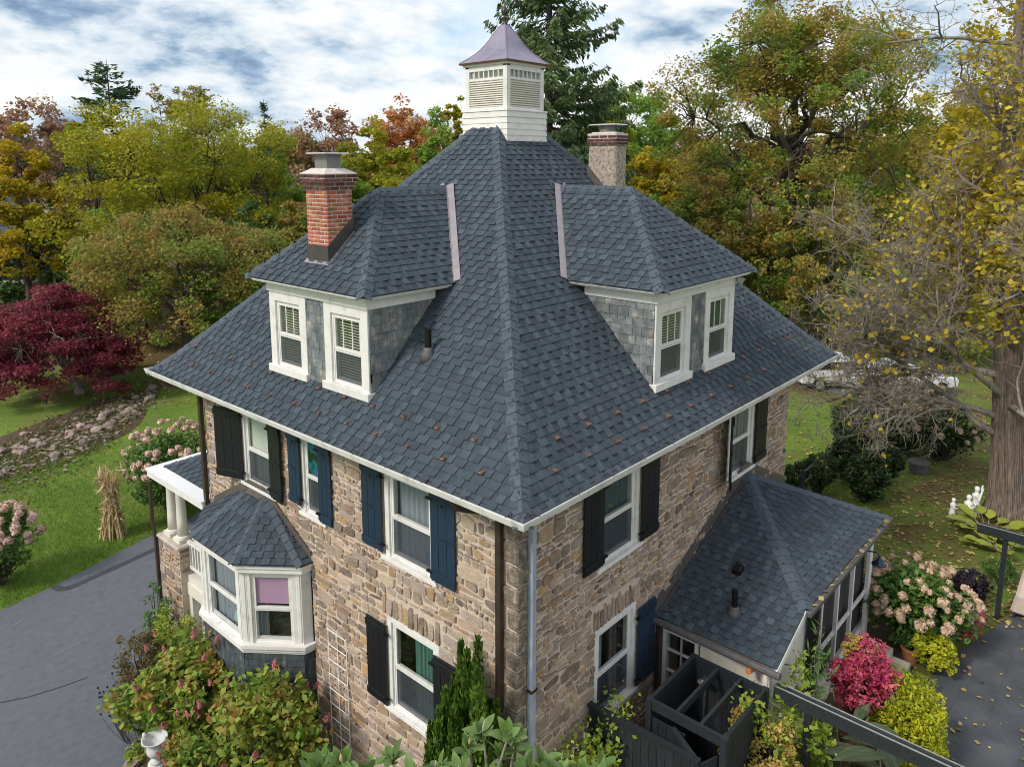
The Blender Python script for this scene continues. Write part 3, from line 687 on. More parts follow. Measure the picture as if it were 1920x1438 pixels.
    # windows
    for (a, b), bl in zip(((uc-1.42, uc-.25), (uc+.28, uc+1.42)), blinds):
        window(F, a+.0, b-.0, .77, 2.125, dp, cas=.20 if False else .185, sill=.13, sillw=.035, blind=bl, muntin=2, room=.55, headw=.17)
    # apron flashing under the sills
    mb = MB(); F.box(mb, uc-hw-.02, uc+hw+.02, dp-.05, dp+.02, .52, .64); F.box(mb, uc-hw-.05, uc+hw+.05, dp+.02, dp+.10, .545, .56); mb.part('apron_flashing', 'flashing_grey', dm)
    if lamp:
        mb = MB(); mb.tube([F.p(uc+1.40,dp+.06,2.23), F.p(uc+1.42,dp+.16,2.17)], [.05,.075], 10); mb.part('floodlight', 'galvanised', dm)
    return dm, dr
DROOF = {}
dmL, drL = dormer(FL, D/2, 21, (['blinds'], ['blinds']))
dmR, drR = dormer(FR, W/2, 22, (['blinds'], ['dark']), lamp=True)
# ---------------------------------------------------------------- cupola
cq = np.array([W/2-.03, D/2+.02])
def sq(mb, k0, z0, k1, z1, c=cq):
    a = [(c[0]-k0,c[1]-k0,z0),(c[0]+k0,c[1]-k0,z0),(c[0]+k0,c[1]+k0,z0),(c[0]-k0,c[1]+k0,z0),(c[0]-k1,c[1]-k1,z1),(c[0]+k1,c[1]-k1,z1),(c[0]+k1,c[1]+k1,z1),(c[0]-k1,c[1]+k1,z1)]
    return mb.hexa(a)
mb = MB(); kb = .575
for sx in (-1, 1):
    for sy in (-1, 1):
        x, y = cq[0]+sx*(kb-.055), cq[1]+sy*(kb-.055); mb.box(x-.055, x+.055, y-.055, y+.055, 5.44, 6.30)
sq(mb, kb-.14, 4.3, kb-.14, 6.3); cup = mb.part('cupola', 'white_paint', house, bevel=.005)
mb = MB(); sq(mb, kb+.0, 6.27, kb+.0, 6.30); sq(mb, kb+.03, 6.30, kb+.03, 6.345); mb.part('cornice', 'white_paint', cup)
z = 4.45
for k in range(9):
    zt = z+.119; kk = .608+(.024 if zt < 5.40 else .03)-.012*(z-4.45)/1.0
    if zt > 5.50: break
    mb = MB(); sq(mb, kk, z, kk-.014, zt+.01); mb.part('clapboard', 'white_paint', cup); z = zt
mb = MB(); sq(mb, .635, z, .63, z+.03); mb.part('cap_board', 'white_paint', cup); ztop = z+.03
for ax in range(4):
    U = [(1,0,0),(0,1,0),(-1,0,0),(0,-1,0)][ax]; Nn = [(0,-1,0),(1,0,0),(0,1,0),(-1,0,0)][ax]
    Fc = Frame((cq[0], cq[1], 0), U, Nn)
    for za, zb in ((ztop, ztop+.05), (6.01, 6.06), (6.20, 6.27)):
        mb = MB(); Fc.box(mb, -kb+.11, kb-.11, kb-.05, kb-.004, za, zb); mb.part('rail', 'white_paint', cup)
    n = 12
    for k in range(n):
        zc = ztop+.055+(6.005-ztop-.06)*(k+.5)/n; h = (6.005-ztop-.06)/n
        mb = MB(); mb.hexa([Fc.p(-kb+.11,kb-.012,zc-h*.52), Fc.p(kb-.11,kb-.012,zc-h*.52), Fc.p(kb-.11,kb-.052,zc+h*.38), Fc.p(-kb+.11,kb-.052,zc+h*.38), Fc.p(-kb+.11,kb-.006,zc-h*.34), Fc.p(kb-.11,kb-.006,zc-h*.34), Fc.p(kb-.11,kb-.046,zc+h*.52), Fc.p(-kb+.11,kb-.046,zc+h*.52)])
        mb.part('louver_slat', 'cream_paint', cup)
    for k in range(7):
        a = -kb+.11+(2*kb-.22)*k/7; b = -kb+.11+(2*kb-.22)*(k+1)/7
        mb = MB(); Fc.box(mb, a+.012, b-.012, kb-.045, kb-.04, 6.06, 6.20); mb.part('pane', 'glass', cup)
        if k: mb = MB(); Fc.box(mb, a-.012, a+.012, kb-.05, kb-.012, 6.06, 6.20); mb.part('muntin', 'white_paint', cup)
mb = MB(); prev = None; n = 9; kE = .665
for j in range(n):
    t = j/n; t2 = (j+1)/n
    fk = lambda t: kE*(1-t)**1.0*(1-.24*math.sin(math.pi*t)*(1-t*.2))+.035*t
    sq(mb, fk(t), 6.375+.80*t, fk(t2), 6.375+.80*t2)
mb.part('copper_roof', 'copper_roof', cup)
mb = MB(); sq(mb, kE, 6.345, kE+.008, 6.374); mb.part('drip_edge', 'copper_edge', cup)
for sx, sy in ((-1,-1),(1,-1),(-1,1),(1,1)):
    mb = MB(); mb.tube([(cq[0]+sx*fk(j/n), cq[1]+sy*fk(j/n), 6.375+.80*j/n+.006) for j in range(n+1)], .010, 6); mb.part('hip_seam', 'copper_roof', cup)
mb = MB(); mb.lathe([(.06,7.13),(.045,7.2),(.03,7.26),(.055,7.28),(.055,7.30),(.03,7.32),(.06,7.36),(.075,7.41),(.06,7.46),(.03,7.50),(.018,7.55),(.003,7.62)], (cq[0],cq[1],0), 12); mb.part('finial', 'brown_metal', cup, smooth=True)
# ---------------------------------------------------------------- chimneys
x0, x1, y0, y1 = .03, .55, 4.18, 4.76
mb = MB(); mb.box(x0+.006, x1-.006, y0+.006, y1-.006, 2.3, 4.17); ch = mb.part('chimney', 'white_mortar', house)
rg = random.Random(8); ck = .0675; z = 2.72; row = 0
def brick_row(z, e, row, m, nx, ny):
    hb = ck-.017
    def run(F2, L, n, off):
        bl = L/n; u = -off*bl
        while u < L-.01:
            a, b = max(u, 0), min(u+bl, L)
            if b-a > .04:
                mb = MB(); j = rg.uniform(-.004,.004); F2.box(mb, a+.009, b-.009, -.05, .004+j+rg.uniform(0,.004), z+.006, z+.006+hb); mb.part('brick', m, ch, bevel=.006)
            u += bl
    run(Frame((x0-e, y0-e, 0), (0,1,0), (-1,0,0)), y1-y0+2*e, ny, .5*(row % 2)); run(Frame((x0-e, y0-e, 0), (1,0,0), (0,-1,0)), x1-x0+2*e, nx, .5*((row+1) % 2))
while z < 3.90: brick_row(z, 0, row, 'brick', 2.5, 2.8); z += ck; row += 1
for e in (.02, .04, .075, .075):
    mb = MB(); mb.box(x0-e+.01, x1+e-.01, y0-e+.01, y1+e-.01, z, z+ck); mb.part('corbel_core', 'white_mortar', ch)
    brick_row(z, e, row, 'brick_dark', 3, 3.3); z += ck; row += 1
mb = MB(); e = .07; mb.hexa([(x0-e,y0-e,z),(x1+e,y0-e,z),(x1+e,y1+e,z),(x0-e,y1+e,z),(x0+.08,y0+.08,z+.09),(x1-.08,y0+.08,z+.09),(x1-.08,y1-.08,z+.09),(x0+.08,y1-.08,z+.09)]); mb.part('cement_crown', 'cement', ch)
mb = MB(); mb.box(x0+.12,x1-.12,y0+.12,y1-.12,z+.08,z+.32); mb.part('spark_screen', 'mesh_metal', ch)
mb = MB(); mb.hexa([(x0+.01,y0+.01,z+.325),(x1-.01,y0+.01,z+.325),(x1-.01,y1-.01,z+.325),(x0+.01,y1-.01,z+.325),(x0+.03,y0+.03,z+.345),(x1-.03,y0+.03,z+.345),(x1-.03,y1-.03,z+.345),(x0+.03,y1-.03,z+.345)]); mb.part('chimney_cap', 'galvanised', ch)
dz = lambda x: 2.378+.905*(x+.38)
e = .012
mb = MB(); mb.hexa([(x0-e,y0-e,dz(x0)-.1),(x1+e,y0-e,dz(x1)-.1),(x1+e,y1+e,dz(x1)-.1),(x0-e,y1+e,dz(x0)-.1),(x0-e,y0-e,dz(x0)+.27),(x1+e,y0-e,dz(x1)+.27),(x1+e,y1+e,dz(x1)+.27),(x0-e,y1+e,dz(x0)+.27)]); mb.part('step_flashing', 'dark_flashing', ch)
mb = MB(); mb.hexa([(x0-.06,y0-.06,dz(x0-.06)+.016),(x1,y0-.06,dz(x1)+.016),(x1,y1+.06,dz(x1)+.016),(x0-.06,y1+.06,dz(x0-.06)+.016),(x0-.06,y0-.06,dz(x0-.06)+.024),(x1,y0-.06,dz(x1)+.024),(x1,y1+.06,dz(x1)+.024),(x0-.06,y1+.06,dz(x0-.06)+.024)]); mb.part('flashing_skirt', 'valley_metal', ch)
# stucco chimney
x0, x1, y0, y1 = 5.95, 6.36, 2.52, 3.22
mb = MB(); mb.box(x0,x1,y0,y1,3.0,4.74); c2 = mb.part('chimney', 'stucco', house, bevel=.03, label='rendered chimney with brick band at the top')
mb = MB(); mb.box(x0-.01,x1+.01,y0-.01,y1+.01,4.741,4.98); mb.part('brick_band_core', 'white_mortar', c2)
ch = c2; z = 4.745
for e in (.025, .03, .015): brick_row(z, e, row, 'brick_dark', 2, 3.4); z += ck; row += 1
mb = MB(); e = .0; mb.hexa([(x0-e,y0-e,z),(x1+e,y0-e,z),(x1+e,y1+e,z),(x0-e,y1+e,z),(x0+.04,y0+.08,z+.06),(x1-.04,y0+.08,z+.06),(x1-.04,y1-.08,z+.06),(x0+.04,y1-.08,z+.06)]); mb.part('cement_crown', 'cement', c2)
mb = MB(); mb.lathe([(.17,z+.05),(.17,z+.11),(.155,z+.11),(.155,z+.2)], ((x0+x1)/2,(y0+y1)/2,0), 14); mb.part('flue', 'mesh_metal', c2)
mb = MB(); mb.hexa([(x0-.04,y0+.0,z+.2),(x1+.04,y0+.0,z+.2),(x1+.04,y1,z+.2),(x0-.04,y1,z+.2),(x0,y0+.05,z+.225),(x1,y0+.05,z+.225),(x1,y1-.05,z+.225),(x0,y1-.05,z+.225)]); mb.part('chimney_cap', 'galvanised', c2)
mb = MB(); zf = lambda y: prof(y+OV)
mb.hexa([(x0-.012,y0-.01,zf(y0)-.1),(x1+.012,y0-.01,zf(y0)-.1),(x1+.012,y1+.01,zf(y1)-.1),(x0-.012,y1+.01,zf(y1)-.1),(x0-.012,y0-.01,zf(y0)+.22),(x1+.012,y0-.01,zf(y0)+.22),(x1+.012,y1+.01,zf(y1)+.22),(x0-.012,y1+.01,zf(y1)+.22)]); mb.part('step_flashing', 'flashing_grey', c2)
# ---------------------------------------------------------------- vent pipe and snow guards
def pipe(x, y, z, slope_dir, h=.42):
    mb = MB(); mb.tube([(x,y,z-.1),(x,y,z+h)], .055, 14, cap=False); mb.tube([(x,y,z+h-.02),(x,y,z+h)], .048, 14); pp = mb.part('vent_pipe', 'pvc_black', house)
    mb = MB(); mb.lathe([(.12,z-.12),(.11,z+.03),(.085,z+.07),(.085,z+.10),(.062,z+.13)], (x,y,0), 14); mb.part('pipe_boot', 'lead_grey', pp, smooth=True)
pipe(.57, 2.37, 1.38, None)
def snow_guard(P, F, t):
    nrm = np.array([0,0,1.])*t[0]+F.N*t[1]; upd = -F.N*t[0]+np.array([0,0,1.])*t[1]; P = np.asarray(P)+nrm*.022; k_ = .62
    mb = MB()
    a = P+F.U*.0
    for s in (-1, 1):
        mb.hexa([a+F.U*(s*.03-.011), a+F.U*(s*.03+.011), a+F.U*(s*.03+.011)+upd*.10, a+F.U*(s*.03-.011)+upd*.10, a+F.U*(s*.03-.011)+nrm*.07, a+F.U*(s*.03+.011)+nrm*.07, a+F.U*(s*.03+.011)+nrm*.02+upd*.10, a+F.U*(s*.03-.011)+nrm*.02+upd*.10])
    mb.hexa([a-F.U*.055-upd*.0+nrm*.008, a+F.U*.055+nrm*.008, a+F.U*.055+upd*.014+nrm*.008, a-F.U*.055+upd*.014+nrm*.008, a-F.U*.055+nrm*.075, a+F.U*.055+nrm*.075, a+F.U*.055+upd*.014+nrm*.075, a-F.U*.055+upd*.014+nrm*.075])
    mb.v = [V3(P+(np.array(v)-P)*k_) for v in mb.v]
    mb.part('snow_guard', 'copper', house)
for F, Lw in ((FL, D), (FR, W)):
    for i, st in ((.375, -.12), (.66, .28)):
        u = st-.40+.02*(F is FR)
        while u < Lw+OV-i-.25:
            t = np.array([.1, prof(i+.1)-prof(i)]); t /= np.linalg.norm(t)
            if u > -OV+i+.2 and not (abs(u-Lw/2) < 1.5 and i > OV-.12): snow_guard(F.p(u, OV-i, prof(i)), F, t)
            u += .735
# ---------------------------------------------------------------- rear addition on the right wall
AXW, AXM, AXE, AYS = 3.72, 4.87, 9.45, -2.28
amb = MB()
Fa = Frame((0, AYS, 0), (1,0,0), (0,-1,0))
m = face_rows(Fa, lambda i: AXM+i*(7.3-AXM)/2.28, lambda i: AXE-i*(AXE-7.3)/2.28, lin(-3.1, 1.04/2.28), 0, 2.27, 61, 'add'); amb.add(m.v, m.f)
Fb = Frame((AXW, 0, 0), (0,1,0), (-1,0,0))
m = face_rows(Fb, lambda i: AYS+.01 if i < 1.15 else AYS+.01+(i-1.15)*2.28/2.43, lambda i: 0., lin(-3.6, .43), 0, 3.57, 62, 'add', row=.142); amb.add(m.v, m.f)
Fc_ = Frame((AXE, 0, 0), (0,1,0), (1,0,0))
m = face_rows(Fc_, lambda i: AYS+i*2.28/2.15, lambda i: 0., lin(-3.1, 1.04/2.15), 0, 2.13, 63, 'add', teeth=False); amb.add(m.v, m.f)
amb.box(AXM, AXE-.02, AYS+.02, -.02, -3.14, -3.115); aroof = amb.part('addition_roof', 'shingle_base', house); DROOF['add'] = aroof
ap = np.array([7.3, -.03, -2.055])
for A in ((AXM, AYS, -3.1), (AXE, AYS, -3.1)):
    A = np.array(A); t = (ap-A)/np.linalg.norm(ap-A); sx = 1 if A[0] < 7 else -1
    def away(v): v = np.array(v, float); v = v-t*(v@t); return v/np.linalg.norm(v)
    caps_along(A, ap, away([sx,0,0]), away([0,1,0]), aroof, step=.20, wd=.15)
mb = MB()
for (xa, za), (xb, zb) in (((AXW-.02,-3.61),(7.3,-2.06)), ((7.3,-2.06),(W-.0,-3.09))):
    mb.add([(xa,-.028,za),(xb,-.028,zb),(xb,-.028,zb+.26),(xa,-.028,za+.26),(xa,-.12,za+.028),(xb,-.12,zb+.028)], [(0,1,2,3),(4,5,1,0)])
    mb.add([(xa,-.028,za+.26),(xb,-.028,zb+.26),(xb,-.0,zb+.262),(xa,-.0,za+.262)], [(0,1,2,3)])
mb.part('wall_flashing', 'flashing_grey', aroof)
# its walls
mb = MB(); mb.box(3.92, 9.28, -2.08, -.045, -6.1, -5.55); add = mb.part('addition', 'cream_paint', house)
def lap(F, u0, u1, z0, z1, holes=(), m='cream_paint', h=.13, ztop=None):
    z = z0
    while z < z1-.01:
        segs = [(u0, u1)]
        for a, b, c, e in holes:
            if c < z+h*.6 and e > z+h*.4: segs = [s for s in ([(u0, a), (b, u1)]) if s[1]-s[0] > .02]
        for a, b in segs:
            if ztop: a = max(a, ztop(z+h))
            if b-a < .03: continue
            mb = MB(); mb.hexa([F.p(a,-.02,z),F.p(b,-.02,z),F.p(b,.016,z),F.p(a,.016,z),F.p(a,-.02,z+h+.005),F.p(b,-.02,z+h+.005),F.p(b,.002,z+h+.005),F.p(a,.002,z+h+.005)]) if True else None
            mb.part('clapboard', m, add)
        z += h
FW_ = Frame((3.90, 0, 0), (0,-1,0), (-1,0,0))      # west wall of the addition, u = -y
lap(FW_, .03, 2.12, -5.6, -3.68, [(.10, .85, -5.6, -3.85)])
FS_ = Frame((0, -2.12, 0), (1,0,0), (0,-1,0))
lap(FS_, 3.92, 5.25, -5.6, -3.15, ztop=lambda z: max(3.92, AXW+(z+3.6+.06)/.43))
# french window on the west wall
mb = MB(); rect_ring(FW_, mb, .12, .82, -5.6, -3.85, .07, -.1, .03); fw = mb.part('window', 'white_paint', add)
for k in range(4):
    for j in range(2):
        a = .19+j*.285; z = -5.5+k*.41; mb = MB(); FW_.box(mb, a, a+.27, -.05, -.045, z, z+.39); mb.part('pane', 'glass', fw)
mb = MB(); FW_.box(mb, .1, .84, -.6, -.58, -5.6, -3.85); mb.part('room_recess', 'room_dark', fw)
for k in range(1, 4): mb = MB(); FW_.box(mb, .19, .75, -.06, .0, -5.5+k*.41-.02, -5.5+k*.41); mb.part('muntin', 'white_paint', fw)
mb = MB(); FW_.box(mb, .46, .475, -.06, .0, -5.5, -3.92); mb.part('muntin', 'white_paint', fw)
# dark weathered post between wall and window
mb = MB(); mb.box(3.74, 3.86, -.12, -.05, -6.1, -3.72); mb.part('corner_post', 'brown_metal', add)
# screened front of the addition
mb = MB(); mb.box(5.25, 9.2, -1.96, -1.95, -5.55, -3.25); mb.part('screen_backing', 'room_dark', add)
for x, w in ((5.32,.10),(6.2,.06),(7.1,.06),(8.0,.06),(9.12,.18)):
    mb = MB(); mb.box(x-w/2, x+w/2, -2.12, -2.04, -6.0, -3.16); mb.part('post', 'white_paint', add, bevel=.006)
for z, h in ((-3.30,.14),(-4.75,.08),(-5.60,.12)):
    mb = MB(); mb.box(5.3, 9.2, -2.09, -2.05, z, z+h); mb.part('rail', 'white_paint', add)
mb = MB(); mb.box(5.28, 5.42, -2.34, -2.16, -4.9, -3.2); mb.part('dark_post', 'black_paint', add, bevel=.01)
# eave gutters of the addition
mb = MB(); mb.tube([(AXW-.05,-.03,-3.66),(AXW-.05,AYS-.06,-3.67)], .062, 10); mb.part('gutter', 'lead_grey', add)
mb = MB(); mb.box(AXM-.05, AXE+.06, AYS-.10, AYS+.0, -3.20, -3.105); mb.part('gutter', 'lead_grey', add, bevel=.012)
mb = MB(); mb.hexa([(AXW-.02,AYS+.0,-3.74),(AXM,AYS+.0,-3.245),(AXM,AYS+.03,-3.245),(AXW-.02,AYS+.03,-3.74),(AXW-.02,AYS,-3.615),(AXM,AYS,-3.12),(AXM,AYS+.03,-3.12),(AXW-.02,AYS+.03,-3.615)]); mb.part('rake_board', 'white_paint', add)
mb = MB(); mb.tube([(AXW-.02,-2.10,-3.72),(AXW-.02,-2.10,-4.3),(AXW+.05,-2.14,-5.9)], .045, 10); mb.part('downspout', 'cream_paint', add)
mb = MB(); mb.tube([(AXW-.16,-1.86,-3.74),(AXW+.1,-1.86,-3.80)], .05, 10); mb.part('overflow_pipe', 'copper_pipe', add)
pipe(4.32, -1.24, -3.33, None, .42)
mb = MB(); mb.hexa([(5.0,-1.02,-3.03),(5.2,-1.02,-2.95),(5.2,-.84,-2.95),(5.0,-.84,-3.03),(4.98,-1.0,-2.93),(5.16,-1.0,-2.87),(5.16,-.86,-2.87),(4.98,-.86,-2.93)]); mb.part('roof_vent', 'pvc_black', add, bevel=.01)
mb = MB(); L0 = at_z(1605,1083,-3.75); L0 = np.array([8.55,-2.42,-3.72])
mb.lathe([(.03,.12),(.05,.06),(.13,-.02),(.15,-.04)], L0, 14); mb.tube([L0+[0,.0,.1],L0+[0,.06,.2],L0+[0,.28,.16]], .014, 6); mb.part('barn_lamp', 'blue_lamp', add, smooth=True)
# steps
for k in range(2):
    mb = MB(); mb.box(7.5-.0, 8.9, -2.75-.35*k, -2.30-.35*k if k else -2.15, -6.1, -5.68-.18*k); mb.part('step', 'step_stone', add, bevel=.015)
# ---------------------------------------------------------------- bay window on the left wall
BZ, BT = -2.85, -2.03
PA = [np.array(p, float) for p in ((0,4.96),(-.25,4.98),(-1.05,5.97),(-1.05,7.63),(-.25,8.62),(0,8.64))]
bmb = MB()
Fbf = Frame((-1.05,0,0), (0,1,0), (-1,0,0))
m = face_rows(Fbf, lambda i: 5.97+.53*i/1.05, lambda i: 7.63-.53*i/1.05, lin(BZ, (BT-BZ)/1.05), 0, 1.04, 71, 'bay'); bmb.add(m.v, m.f)
def angled(Pp, Qq, Tt, seed, teeth=True):
    U = (Qq-Pp)/np.linalg.norm(Qq-Pp); Nn = np.array([U[1], -U[0]]); 
    if Nn@((Pp+Qq)/2-np.array([0,6.8])) < 0: Nn = -Nn
    Ln = np.linalg.norm(Qq-Pp); r = Tt-Pp; ut = r@U; it = -(r@Nn)
    F = Frame((*Pp, 0), (*U, 0), (*Nn, 0))
    return face_rows(F, lambda i: ut*i/it, lambda i: Ln-(Ln-ut)*i/it, lin(BZ, (BT-BZ)/it), 0, it-.01, seed, 'bay', teeth=teeth)
T1, T2 = np.array([0,6.5]), np.array([0,7.1])
for a, b, T, sd in ((PA[2],PA[1],T1,72),(PA[1],PA[0],T1,73),(PA[3],PA[4],T2,74),(PA[4],PA[5],T2,75)):
    m = angled(a, b, T, sd); bmb.add(m.v, m.f)
bmb.prism([(*p, BZ-.03) for p in PA], (0,0,.02)); broof = bmb.part('bay_roof', 'shingle_base', house); DROOF['bay'] = broof
for A, T in ((PA[2],T1),(PA[3],T2),(PA[1],T1)):
    A3 = np.array([*A, BZ]); B3 = np.array([*T, BT]); t = (B3-A3)/np.linalg.norm(B3-A3)
    s1 = np.array([-t[1], t[0], 0]); s1 /= np.linalg.norm(s1); nl = s1-np.array([0,0,.35]); nr = -s1-np.array([0,0,.35])
    caps_along(A3, B3, nl/np.linalg.norm(nl), nr/np.linalg.norm(nr), broof, step=.2, wd=.12)
mb = MB(); pts = [(5.0,-2.84),(6.5,-2.03),(7.1,-2.03),(8.6,-2.84)]
for (ya, za), (yb, zb) in zip(pts[:-1], pts[1:]):
    mb.add([(-.045,ya,za+.0),(-.045,yb,zb+.0),(-.045,yb,zb+.17),(-.045,ya,za+.17),(-.16,ya,za-.04),(-.16,yb,zb-.055)], [(0,1,2,3),(4,5,1,0)])
mb.part('wall_flashing', 'flashing_grey', broof)
ins = lambda e: [np.array(p, float) for p in ((0,4.96+e),(-.25+.4*e,4.98+e),(-1.05+e,5.97+.4*e),(-1.05+e,7.63-.4*e),(-.25+.4*e,8.62-e),(0,8.64-e))]
PW = ins(.14)
mb = MB(); PI2 = ins(.30); mb.prism([(*p, -5.75) for p in PI2], (0,0,1.05)); bay = mb.part('bay_window', 'dark_flashing', house)
for e, za, zb in ((.03,-2.95,-2.885),(.06,-3.05,-2.951),(.05,-4.585,-4.52),(.085,-4.65,-4.586),(.11,-4.70,-4.651)):
    mb = MB(); outer = ins(e); inner = ins(.24)
    for i in range(5):
        mb.hexa([(*outer[i],za),(*outer[i+1],za),(*inner[i+1],za),(*inner[i],za),(*outer[i],zb),(*outer[i+1],zb),(*inner[i+1],zb),(*inner[i],zb)])
    mb.part('moulding', 'white_paint', bay)
for i in range(5):
    a, b = PW[i], PW[i+1]; Ln = np.linalg.norm(b-a); U = (b-a)/Ln; Nn = np.array([U[1], -U[0]])
    if Nn@((a+b)/2-np.array([.5,6.8])) < 0: Nn = -Nn
    F = Frame((*a, 0), (*U, 0), (*Nn, 0))
    if Ln > .8:
        e = .115; window(F, e, Ln-e, -4.52, -3.05, .0, cas=.07, sill=0, room=.30, blind=['pink','left'] if i == 1 else (['sheer','dish'] if i == 2 else ['sheer']), lower='glass')
        for ua, ub in ((0, e), (Ln-e, Ln)):
            mb = MB(); F.box(mb, ua+.002, ub-.002, -.12, .004, -4.52, -3.05); F.box(mb, ua+.03, ub-.03, .004, .016, -4.46, -3.11); mb.part('pilaster', 'white_paint', bay)
    else:
        mb = MB(); F.box(mb, 0, Ln, -.12, .0, -4.52, -3.05); mb.part('pilaster', 'white_paint', bay)
    # slates below
    rg = random.Random(80+i); z = -5.75; k = 0
    while z < -4.72:
        u = -rg.uniform(0, .1)
        while u < Ln-.01:
            w = rg.uniform(.13,.24); l, r = max(u, 0), min(u+w, Ln)
            if r-l > .02:
                mb = MB(); mb.hexa([F.p(l+.002,-.05,z),F.p(r-.002,-.05,z),F.p(r-.002,.018,z+rg.uniform(-.004,.004)),F.p(l+.002,.018,z+rg.uniform(-.004,.004)),F.p(l+.002,-.05,z+.145),F.p(r-.002,-.05,z+.145),F.p(r-.002,.004,z+.145),F.p(l+.002,.004,z+.145)])
                mb.part('slate', 'dark_slate', bay)
            u += w
        z += .13; k += 1
# ---------------------------------------------------------------- front porch beyond the far corner
pmb = MB(); Fp = Frame((.16,0,0), (0,1,0), (-1,0,0))
m = face_rows(Fp, lambda i: D+.02, lambda i: 11.45-i, lin(-2.86, .42), 0, 2.5, 91, 'porch'); pmb.add(m.v, m.f)
Fq = Frame((0,11.45,0), (1,0,0), (0,1,0)); m = face_rows(Fq, lambda i: .16+i, lambda i: W, lin(-2.86, .42), 0, 2.5, 92, 'porch', teeth=False); pmb.add(m.v, m.f)
proof = pmb.part('porch_roof', 'shingle_base', house); DROOF['porch'] = proof
caps_along((.16,11.45,-2.86), (2.6,9.0,-1.82), np.array([.62,.62,-.2])/np.linalg.norm([.62,.62,-.2]), -np.array([.62,.62,.5])/np.linalg.norm([.62,.62,.5]), proof, wd=.12)
mb = MB(); mb.box(-.20, .15, D+.03, 11.72, -2.90, -2.865); mb.box(.15, W, 11.46, 11.72, -2.90, -2.865); pg = mb.part('box_gutter', 'worn_white', proof)
mb = MB(); mb.box(-.17, .12, D+.03, 11.69, -3.06, -2.901); mb.part('cornice', 'white_paint', proof)
def px_y(px, py, X): r = ray(px, py); return float(CAM[1]+r[1]*(X-CAM[0])/r[0])
mb = MB(); mb.box(-.02, W, D+.02, 11.4, -5.30, -5.12); porch = mb.part('porch', 'cream_paint', house)
PX = .06
colys = [px_y(323, 960, PX), px_y(341, 975, PX)]
for yy in colys+[9.15]:
    for xx in ((PX,) if yy != 9.15 else (PX+.5,)):
        mb = MB(); mb.lathe([(.125,-4.24),(.115,-3.9),(.10,-3.2),(.12,-3.16),(.13,-3.10),(.13,-3.06)], (xx,yy,0), 18); mb.part('column', 'cream_paint', porch, smooth=True)
        mb = MB(); mb.box(xx-.17,xx+.17,yy-.17,yy+.17,-4.38,-4.30); mb.lathe([(.16,-4.30),(.165,-4.27),(.13,-4.24)], (xx,yy,0), 16); mb.part('column_base', 'cream_paint', porch)
y0, y1 = colys[1]-.27, colys[0]+.30
mb = MB(); mb.box(-.18, .36, y0, y1, -8.1, -4.47); pier = mb.part('stone_pier', 'mortar', porch)
mb = MB(); mb.box(-.23, .41, y0-.05, y1+.05, -4.47, -4.385); mb.part('pier_cap', 'step_stone', porch, bevel=.02)
FP_ = Frame((-.18, 0, 0), (0,1,0), (-1,0,0)); st = stones_for(FP_, y0+.01, y1-.01, -8.0, -4.49, [], 17)
mb = MB(); [mb.add(m.v, m.f) for a, m in st]
st = stones_for(Frame((0,y0,0), (1,0,0), (0,-1,0)), -.17, .35, -5.1, -4.49, [], 18); [mb.add(m.v, m.f) for a, m in st]; mb.part('pier_stones', 'stone', porch, kind='stuff')
# balustrade
mb = MB(); mb.box(PX-.04,PX+.04,D+.05,y0,-4.36,-4.30); mb.part('handrail', 'white_paint', porch)
mb = MB(); mb.box(PX-.03,PX+.03,D+.05,y0,-4.98,-4.92); mb.part('bottom_rail', 'white_paint', porch)
n = 10
for k in range(n):
    yy = D+.1+(y0-D-.15)*k/(n-1); mb = MB(); mb.box(PX-.02,PX+.02,yy-.02,yy+.02,-4.92,-4.36); mb.part('baluster', 'white_paint', porch)
# garage under the porch
mb = MB(); mb.box(-.05,.12,D+.05,y0-.0,-5.60,-5.305); mb.part('garage_header', 'cream_paint', porch)
mb = MB(); mb.box(-.03,.15,y0-.18,y0-.002,-8.0,-5.60); mb.part('garage_jamb', 'cream_paint', porch)
mb = MB(); mb.box(.14,.20,D+.05,y0-.18,-8.0,-5.60); gd = mb.part('garage_door', 'garage_paint', porch)
for k in range(5):
    yy = D+.12+k*.22
    if yy+.17 < y0-.2: mb = MB(); mb.box(.125,.141,yy,yy+.17,-5.95,-5.78); mb.part('pane', 'car_glass', gd)
for k in range(4): mb = MB(); mb.box(.13,.142,D+.1,y0-.22,-6.1-.5*k,-6.06-.5*k); mb.part('panel_rib', 'garage_paint', gd)
# ---------------------------------------------------------------- downspouts
def downspout(pts, m, w=.09, par=house, name='downspout'):
    mb = MB()
    for a, b in zip(pts[:-1], pts[1:]): 
        up = (1,0,0) if abs(np.array(b)-np.array(a))[2] > .3 else (0,0,1)
        mb.bar(a, b, w, w*.8, up)
    return mb.part(name, m, par)
downspout([(-.07,.27,-.32),(-.07,.27,-6.5)], 'brown_metal', .095)
mb = MB(); mb.tube([(-.60,.62,.0),(-.60,.62,-.14),(-.56,.60,-.22),(-.45,.53,-.27),(-.10,.30,-.36)], .05, 10); mb.part('gutter_elbow', 'brown_metal', house)
ds2 = downspout([(.24,-.065,-.30),(.24,-.065,-6.3)], 'blue_grey_metal', .10)
for z in (-3.1,-5.2): mb = MB(); mb.box(.17,.31,-.125,-.03,z,z+.035); mb.part('strap', 'brown_metal', ds2)
downspout([(-.07,D+.02,-.32),(-.07,D+.02,-7.8)], 'brown_metal', .10)
mb = MB(); mb.tube([(-.66,D+.6,.0),(-.6,D+.55,-.2),(-.08,D+.05,-.38)], .055, 8); mb.part('gutter_elbow', 'brown_metal', house)
downspout([(-.26,y1+.05,-3.05),(-.28,y1+.04,-4.0),(-.23,y1+.04,-4.5),(-.23,y1+.04,-7.8)], 'brown_metal', .085)
